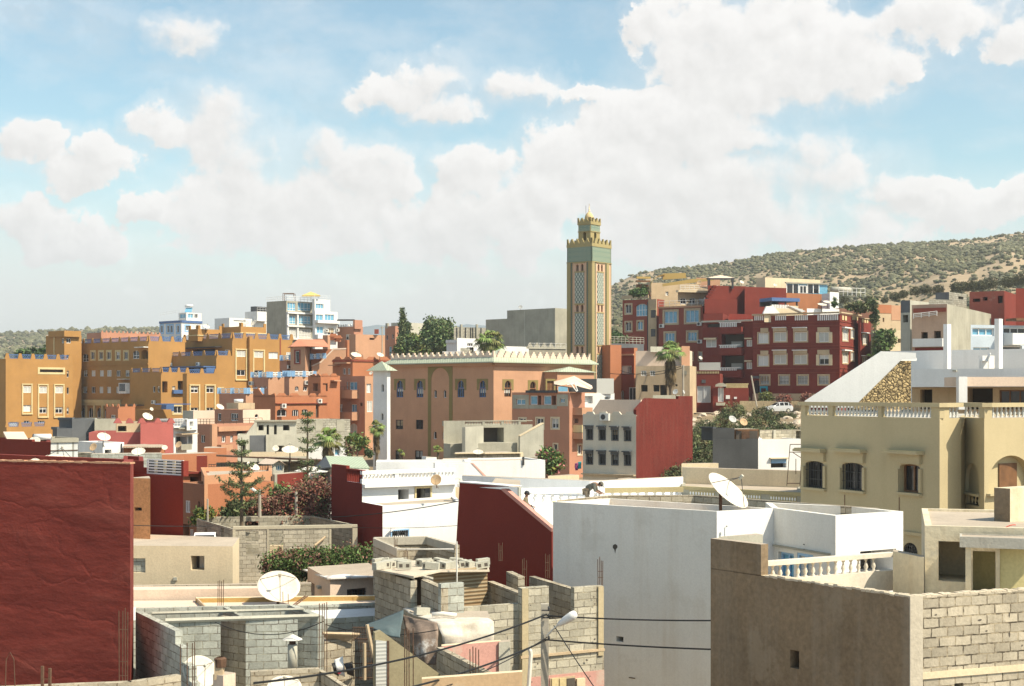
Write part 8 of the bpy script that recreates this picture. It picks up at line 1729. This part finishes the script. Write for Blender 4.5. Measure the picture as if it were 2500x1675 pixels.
# ================================================================ SATELLITE DISHES
def dish_proto(mat, key):
    r = bpy.data.objects.new('satellite_dish', None); COL.objects.link(r); r.empty_display_size = .2
    mb = MB(); mb.tube([(0, .12, -.75), (0, .12, .0)], .035, n=7); mb.tube([(0, .12, -.55), (.16, .2, -.75)], .02, n=5); mast = mb.build('mast', M['rust'], r); mast.location = (0, 0, 0)
    rf = MB(); n = 28; mt_ = Matrix.Rotation(math.pi/2, 3, 'X')   # lathe axis z -> facing -y
    rf.lathe((0, 0, 0), [(.001, .0), (.15, .006), (.3, .03), (.42, .062), (.5, .09), (.505, .082), (.42, .05), (.3, .018), (.15, -.008), (.001, -.014)], n, mat=mt_)
    d = rf.build('reflector', mat, r, smooth=True)
    am = MB(); hub = Vector((0, -.48, -.02))
    for a in (.52, 2.62, 4.71): am.tube([Vector((.48*math.cos(a), -.085, .48*math.sin(a))), hub], .008, n=5)
    arm = am.build('arm', M['darkgrey']); arm.parent = d
    lb = MB(); lb.tube([hub+Vector((0, .06, 0)), hub-Vector((0, .05, 0))], .035, n=8); l = lb.build('receiver', M['cementlt']); l.parent = d
    return r
DM = [plaster('white_dish_paint', (.66, .60, .50), dirt=.12, bump=0), plaster('tan_rusty_dish', (.52, .36, .21), dirt=.5, dc=(.3, .15, .06), bump=0), plaster('grey_dish', (.46, .46, .44), dirt=.2, bump=0)]
protos = [dish_proto(m, i) for i, m in enumerate(DM)]; fam = family(protos[0]); used = [0, 0, 0]
DL = [(680, 1437, 53, 104, 0, 15, 38, 'big cream dish facing the camera on the peach roof'), (1772, 1204, 47.5, 120, 0, 56, 34, 'big white dish seen edge on over the huge white house'), (487, 1643, 37.7, 88, 0, 35, 25, 'cream dish half hidden by the broken end of the grey block shell'), (694, 1683, 30, 84, 0, 10, 45, 'cream dish cut off by the bottom edge of the photo'),
 (146, 1130, 44, 82, 0, 40, 62, 'big white dish peeping over the dark red foreground house'), (86, 1129, 43.5, 26, 0, 20, 40, 'small white dish peeping over the dark red foreground house'), (84, 1078, 73, 28, 0, 10, 35, 'white dish on the brick red roof below the solar tank'), (253, 1068, 104, 32, 0, 35, 40, 'white dish tilted in front of the rose red wall'), (228, 1092, 100, 20, 1, -20, 15, 'tan dish on the low white house'),
 (338, 1104, 88, 33, 0, 5, 45, 'white dish on the block wall above the red house terrace window'), (402, 1093, 99, 14, 0, 15, 25, 'small white dish at the foot of the rose red wall'), (436, 1086, 98, 17, 1, -20, 20, 'tan dish before the narrow white house'), (708, 1100, 97.5, 40, 0, 10, 50, 'large white dish above the long thin canopy'), (673, 1095, 99, 16, 0, 10, 20, 'small white dish left of the large dish on the thin canopy'), (617, 1140, 88.5, 34, 0, 55, 40, 'white dish tilted sideways behind the araucaria'),
 (360, 1018, 156, 26, 0, 45, 35, 'white dish on the rose red roof'), (370, 999, 175, 9, 0, 40, 20, 'tiny white dish on the ochre terrace'), (537, 994, 176, 20, 0, 50, 35, 'white dish on the dusty pink house roof'), (615, 952, 201, 9, 1, 20, 20, 'small tan dish on the white and blue rail'), (869, 868, 212, 26, 0, 35, 45, 'white dish left on the wavy battlement house'), (928, 867, 208, 18, 0, 35, 40, 'white dish right on the wavy battlement house'),
 (503, 798, 269, 18, 0, 45, 40, 'white dish on the lower ochre roof room'), (478, 798, 270, 16, 0, 0, 55, 'low white dish left on the ochre roof'), (598, 791, 272, 22, 0, 5, 60, 'wide white dish on the upper ochre roof room'), (620, 789, 273, 16, 0, -40, 25, 'upright white dish on the upper ochre roof room'), (1065, 1172, 73, 27, 1, -10, 12, 'rusty tan dish on the white baluster parapet'), (1119, 1174, 74, 20, 0, 25, 20, 'white dish beside the rusty dish on the baluster parapet'),
 (1167, 1105, 104, 25, 0, 5, 50, 'white dish on the low slab roofs before the grey concrete house'), (1649, 957, 129, 14, 2, -30, 15, 'pale grey dish on the brick red gable wall'), (1669, 957, 129.5, 10, 2, 60, 10, 'grey dish seen edge on at the brick red gable wall'), (1788, 1024, 96.5, 20, 2, 25, 25, 'grey dish on the dark grey cement house'), (1815, 1031, 96.2, 20, 1, 20, 20, 'orange tan dish on the dark grey cement house'), (1271, 750, 241, 10, 2, -10, 15, 'small grey dish on the big blank concrete block'),
 (1707, 690, 238, 12, 1, -20, 15, 'tan dish on the cafe terrace roof'), (1811, 689, 232, 11, 0, 25, 30, 'white dish right of the dark gazebo'), (1892, 696, 231, 9, 0, 10, 30, 'small white dish before the white roof room'), (2007, 745, 207.5, 23, 0, 15, 55, 'left one of two large white dishes on the oxblood flats'), (2021, 739, 208.5, 24, 0, 15, 55, 'right one of two large white dishes on the oxblood flats'), (1710, 874, 205.5, 10, 0, 30, 25, 'white dish above the garage of the dark red house'), (906, 911, 182, 10, 0, -30, 20, 'small white dish left of the mosque turret')]
for (x, y, D, w_, m_, yaw, tilt, lab) in DL:
    o = protos[m_] if not used[m_] else copy_tree(protos[m_], None, fam); used[m_] = 1
    s = w_/F*D/1.0; o.location = PT(x, y, D); o.scale = (s, s, s); o.rotation_euler = (0, 0, R(yaw)); tag(o, lab, 'satellite dish', 'satellite dishes on the roofs')
    for c in COL.objects:
        if c.parent == o and c.name.startswith('reflector'): c.rotation_euler = (R(-min(72, tilt*1.15+8)), 0, 0)
# ================================================================ CAR
def make_car(label, loc, rz, paint, s=1.0):
    r = empty('parked_car', loc, label, 'car'); L, Wd = 4.0, 1.7
    secs = [(-2.0, .38, .62, .62, .8), (-1.85, .25, .78, .78, .9), (-1.1, .22, .92, .92, 1), (-.75, .22, .95, 1.02, 1), (-.1, .22, .96, 1.42, .98), (.6, .22, .97, 1.5, .98), (1.3, .22, .98, 1.44, .97), (1.75, .24, .98, 1.12, .93), (1.98, .36, .85, .86, .85)]
    V = []; 
    for (x, zb_, zs, zt_, w_) in secs:
        hw = Wd/2*w_; tw = hw*(.78 if zt_ > zs+.1 else .93); V.append([Vector((x, -hw*.94, zb_)), Vector((x, -hw, (zb_+zs)/2)), Vector((x, -hw*.97, zs)), Vector((x, -tw, zt_)), Vector((x, tw, zt_)), Vector((x, hw*.97, zs)), Vector((x, hw, (zb_+zs)/2)), Vector((x, hw*.94, zb_))])
    mt_ = Matrix.Rotation(rz, 3, 'Z'); o = Vector(loc); T = lambda v: o+mt_ @ (v*s)
    mb = MB(); gl = MB()
    for i in range(len(V)-1):
        for q in range(8):
            e = (q+1) % 8; quad = [V[i][q], V[i+1][q], V[i+1][e], V[i][e]]
            mb.poly([T(v) for v in quad])
            if q in (2, 4) and 3 <= i <= 6:
                c = sum(quad, Vector())/4; out = Vector((0, -1 if q == 2 else 1, .2))*.012; gl.poly([T(c+(v-c)*.84+out) for v in quad])
            if q == 3 and i in (3, 6): c = sum(quad, Vector())/4; gl.poly([T(c+(v-c)*.88+Vector((-.012 if i == 3 else .012, 0, .012))) for v in quad])
    mb.poly([T(v) for v in V[0]]); mb.poly([T(v) for v in V[-1][::-1]]); mb.build('body', paint, r); gl.build('windows', M['glass'], r)
    for sx in (-1.25, 1.2):
        for sy in (-1, 1):
            m = MB(); c = Vector((sx, sy*(Wd/2-.1), .31)); m.tube([T(c-Vector((0, .1, 0))), T(c+Vector((0, .11, 0)))], .31*s, n=16); w_ = m.build('wheel', M['darkgrey'], r); m = MB(); m.tube([T(c+Vector((0, sy*.1, 0))), T(c+Vector((0, sy*.125, 0)))], .19*s, n=12); m.build('rim', M['cementlt'], w_)
    for sy in (-1, 1): m = MB(); m.obox(T(Vector((-1.93, sy*.55-.12, .6))), mt_ @ Vector((-.05, 0, 0))*s, mt_ @ Vector((0, .28, 0))*s, Vector((0, 0, .13))*s); m.build('headlight', M['blueglass'], r); m = MB(); m.obox(T(Vector((1.9, sy*.62-.1, .78))), mt_ @ Vector((.06, 0, 0))*s, mt_ @ Vector((0, .2, 0))*s, Vector((0, 0, .2))*s); m.build('tail_light', simple('red_lamp', (.4, .02, .02), .3), r)
    m = MB(); m.obox(T(Vector((1.97, -.26, .5))), mt_ @ Vector((.03, 0, 0))*s, mt_ @ Vector((0, .52, 0))*s, Vector((0, 0, .11))*s); m.build('licence_plate', M['cementlt'], r); return r
sv = simple('silver_car_paint', (.62, .64, .66), .3, .2, .5, var=.02)
p = PT(1900, 1003, 200); make_car('silver white hatchback parked on the street below the oxblood flats', (p.x, 200.2, CZ-2.74), R(14), sv)
p = PT(458, 1328, 66); make_car('white car glimpsed in the alley between the red house and brick room', (p.x-.5, 72, p.z-1.3), R(100), M['whiteclean'], .8)
# ================================================================ PEOPLE
def skin_obj(name, verts, edges, radii, mat, parent, org, root=0, sub=2):
    me = bpy.data.meshes.new(name); me.from_pydata([Vector(v) for v in verts], edges, []); o = bpy.data.objects.new(name, me); COL.objects.link(o); o.parent = parent; me.materials.append(mat)
    sk_ = o.modifiers.new('skin', 'SKIN'); sk_.use_smooth_shade = True
    for i, r_ in enumerate(radii): me.skin_vertices[0].data[i].radius = (r_, r_) if not isinstance(r_, tuple) else r_
    me.skin_vertices[0].data[root].use_root = True; ss = o.modifiers.new('smooth', 'SUBSURF'); ss.levels = sub; ss.render_levels = sub; return o
SKIN = simple('tanned_skin', (.24, .125, .075), .6, var=.05); HAIR = simple('black_hair', (.015, .012, .01), .7)
def person(label, loc, rz, J, shirt, trousers, cap, capmat):
    """J: joint positions in body space, x forward, z up; one skinned body with clothes over it"""
    r = empty('person', loc, label, 'person'); r.rotation_euler = (0, 0, rz); names = ['pelvis', 'waist', 'chest', 'neck', 'chin', 'head', 'crown']; order = names+['shL', 'elL', 'wrL', 'haL', 'shR', 'elR', 'wrR', 'haR', 'hipL', 'knL', 'anL', 'toL', 'hipR', 'knR', 'anR', 'toR']
    rad = dict(pelvis=(.13, .15), waist=(.11, .14), chest=(.12, .17), neck=.055, chin=.07, head=.098, crown=.075, sh=.055, el=.042, wr=.032, ha=.035, hip=.085, kn=.06, an=.042, to=.038)
    V = [J[k] for k in order]; ix = {k: i for i, k in enumerate(order)}; E = [(ix[a], ix[b]) for a, b in zip(names, names[1:])]
    for s in 'LR': E += [(ix['chest'], ix['sh'+s]), (ix['sh'+s], ix['el'+s]), (ix['el'+s], ix['wr'+s]), (ix['wr'+s], ix['ha'+s]), (ix['pelvis'], ix['hip'+s]), (ix['hip'+s], ix['kn'+s]), (ix['kn'+s], ix['an'+s]), (ix['an'+s], ix['to'+s])]
    rr_ = [rad[k] if k in rad else rad[k[:-1]] for k in order]; body = skin_obj('body', V, E, rr_, SKIN, r, loc)
    for s in 'LR':   # five separate fingers at each hand
        h0 = Vector(J['ha'+s]); dv = (h0-Vector(J['wr'+s])).normalized(); sv_ = dv.cross(Vector((0, 0, 1))); sv_ = sv_.normalized() if sv_.length > .1 else Vector((0, 1, 0)); m = MB()
        for q, (o_, ln) in enumerate(((-.026, .07), (-.009, .08), (.009, .077), (.026, .06))): a = h0+sv_*o_+dv*.02; m.tube([a, a+dv*ln*.55, a+dv*ln*.9-Vector((0, 0, ln*.35))], .0095, .007, n=6)
        a = h0-sv_*.035; m.tube([a-dv*.02, a-sv_*.02+dv*.02, a-sv_*.022+dv*.045], .011, .008, n=6); ob = m.build('fingers', SKIN); ob.parent = body
    up = ['pelvis', 'waist', 'chest', 'neck0', 'shL', 'elL', 'flL', 'shR', 'elR', 'flR']; J2 = dict(J); J2['neck0'] = tuple(Vector(J['chest']).lerp(Vector(J['neck']), .75)); 
    for s in 'LR': J2['fl'+s] = tuple(Vector(J['el'+s]).lerp(Vector(J['wr'+s]), .25))
    iv = {k: i for i, k in enumerate(up)}; rs_ = [(.145, .165), (.13, .16), (.14, .19), .075, .078, .065, .06, .078, .065, .06]
    skin_obj('shirt', [J2[k] for k in up], [(0, 1), (1, 2), (2, 3), (2, iv['shL']), (iv['shL'], iv['elL']), (iv['elL'], iv['flL']), (2, iv['shR']), (iv['shR'], iv['elR']), (iv['elR'], iv['flR'])], rs_, shirt, r, loc)
    lo_ = ['pelvis', 'hipL', 'knL', 'anL', 'hipR', 'knR', 'anR']; skin_obj('trousers', [J[k] for k in lo_], [(0, 1), (1, 2), (2, 3), (0, 4), (4, 5), (5, 6)], [(.15, .165), .105, .08, .062, .105, .08, .062], trousers, r, loc)
    hd = Vector(J['head']); fw = (Vector(J['nose'])-hd).normalized(); upv = (Vector(J['crown'])-Vector(J['chin'])).normalized(); sd_ = upv.cross(fw).normalized(); mat3 = Matrix((sd_, fw, upv)).transposed()
    def dome(a0, a1, rx, ry, rz_, mt, nm, off=(0, 0, 0)):
        m = MB(); prof = [(math.sin(a)*1, math.cos(a)) for a in np.linspace(a0, a1, 7)]; i = 0
        rows = [[hd+mat3 @ Vector((rx*sr*math.cos(t)+off[0], ry*sr*math.sin(t)+off[1], rz_*cz+off[2])) for t in np.linspace(0, 2*math.pi, 15)[:-1]] for sr, cz in prof]
        for A_, B_ in zip(rows, rows[1:]):
            for q in range(14): m.poly([A_[q], A_[(q+1) % 14], B_[(q+1) % 14], B_[q]])
        ob = m.build(nm, mt, smooth=True); ob.parent = r; return ob
    hair = dome(.2, 1.85, .106, .112, .118, HAIR, 'hair', (0, -.018, .004))
    if cap: 
        c_ = dome(.0, 1.45, .114, .122, .115, capmat, 'cap', (0, 0, .03)); m = MB(); q = [hd+mat3 @ Vector((x, y, .045-.02*(y > .12))) for x, y in ((-.085, .07), (.085, .07), (.07, .19), (0, .215), (-.07, .19))]; m.prism(q, mat3 @ Vector((0, 0, .012))); b_ = m.build('peak', capmat); b_.parent = c_
    m = MB(); n0 = hd+mat3 @ Vector((0, .098, -.015)); m.prism([n0+mat3 @ Vector((-.014, 0, -.02)), n0+mat3 @ Vector((.014, 0, -.02)), n0+mat3 @ Vector((0, -.004, .03))], mat3 @ Vector((0, .026, -.008))); ob = m.build('nose', SKIN); ob.parent = body
    for sx in (-1, 1):
        m = MB(); m.lathe(hd+mat3 @ Vector((sx*.036, .089, .012)), [(.001, -.011), (.012, 0), (.001, .011)], 7); ob = m.build('eye', HAIR); ob.parent = body; m = MB(); m.lathe(hd+mat3 @ Vector((sx*.1, -.005, -.005)), [(.001, -.03), (.017, -.012), (.018, .012), (.001, .03)], 7); ob = m.build('ear', SKIN); ob.parent = body
    m = MB(); m.obox(hd+mat3 @ Vector((-.026, .088, -.058)), mat3 @ Vector((.052, 0, 0)), mat3 @ Vector((0, .01, 0)), mat3 @ Vector((0, 0, .009))); ob = m.build('mouth', simple('lips', (.2, .07, .06), .6)); ob.parent = body
    return r
# boy behind the stair wall, looking right; man stooping over the balustrade pier
k = .92
JB = {a: tuple(Vector(v)*k) for a, v in dict(pelvis=(0, 0, .92), waist=(.03, 0, 1.08), chest=(.07, 0, 1.3), neck=(.10, 0, 1.45), chin=(.125, 0, 1.54), head=(.14, 0, 1.6), crown=(.13, 0, 1.69), nose=(.25, 0, 1.58), shL=(.06, .19, 1.38), elL=(.12, .26, 1.14), wrL=(.32, .18, 1.02), haL=(.40, .16, 1.0), shR=(.07, -.19, 1.38), elR=(.14, -.25, 1.13), wrR=(.36, -.14, 1.04), haR=(.44, -.12, 1.03), hipL=(0, .1, .88), knL=(.05, .11, .48), anL=(0, .11, .08), toL=(.14, .12, .04), hipR=(0, -.1, .88), knR=(.05, -.11, .48), anR=(0, -.11, .08), toR=(.14, -.12, .04)).items()}
q = PT(1287, 1206, 60.5); person('boy in a khaki shirt and dark cap looking right behind the red stair wall', (q.x-.13, 60.5, q.z-1.6*k), R(-8), JB, simple('khaki_shirt', (.17, .14, .085), .9), simple('dark_trousers', (.04, .04, .045), .9), 1, simple('dark_cap', (.03, .033, .04), .8))
JM = dict(pelvis=(-.3, 0, .95), waist=(-.16, 0, 1.08), chest=(.06, 0, 1.2), neck=(.22, 0, 1.21), chin=(.31, 0, 1.16), head=(.35, 0, 1.2), crown=(.41, 0, 1.27), nose=(.44, 0, 1.10), shL=(.08, .2, 1.22), elL=(.14, .24, .95), wrL=(.36, .12, .84), haL=(.43, .1, .82), shR=(.08, -.2, 1.22), elR=(.12, -.25, .95), wrR=(.34, -.16, .82), haR=(.42, -.13, .80), hipL=(-.3, .1, .9), knL=(-.22, .12, .48), anL=(-.28, .11, .08), toL=(-.14, .12, .04), hipR=(-.3, -.1, .9), knR=(-.18, -.12, .48), anR=(-.26, -.11, .08), toR=(-.12, -.12, .04))
q = PT(1464, 1183, 63.2); person('stooping man in a grey shirt and cap working at the white balustrade', (q.x-.3, 63.2, q.z-1.2), R(-12), JM, simple('grey_work_shirt', (.12, .12, .10), .9), simple('stone_trousers', (.20, .16, .11), .9), 1, simple('olive_cap', (.12, .11, .085), .8))
r = empty('ladder', PT(1300, 1256, 59.6), 'dark ladder rails leaning on the white terrace wall beside the boy', 'ladder')
for dx in (0, 6): mb = MB(); mb.tube([PT(1291+dx, 1233, 60), PT(1309+dx, 1262, 59.4)], .022, n=5); mb.build('rail', M['darkgrey'], r)
# things hanging at the pink house yard
for (x, y, c_, lab) in ((1407, 1140, (.35, .08, .22), 'magenta cloth hanging in the yard below the pink house'), (1415, 1136, (.04, .38, .42), 'turquoise patterned cloth hanging in the yard below the pink house')):
    cloth('hanging_cloth', lab, [[(x-4, y-8, 128), (x+4, y-9, 128)], [(x-4, y, 128), (x+4, y, 128)], [(x-3, y+9, 128), (x+4, y+8, 128)]], simple('cloth_%d' % x, c_, .9, var=.4), 'cloth', .03, .12, x)
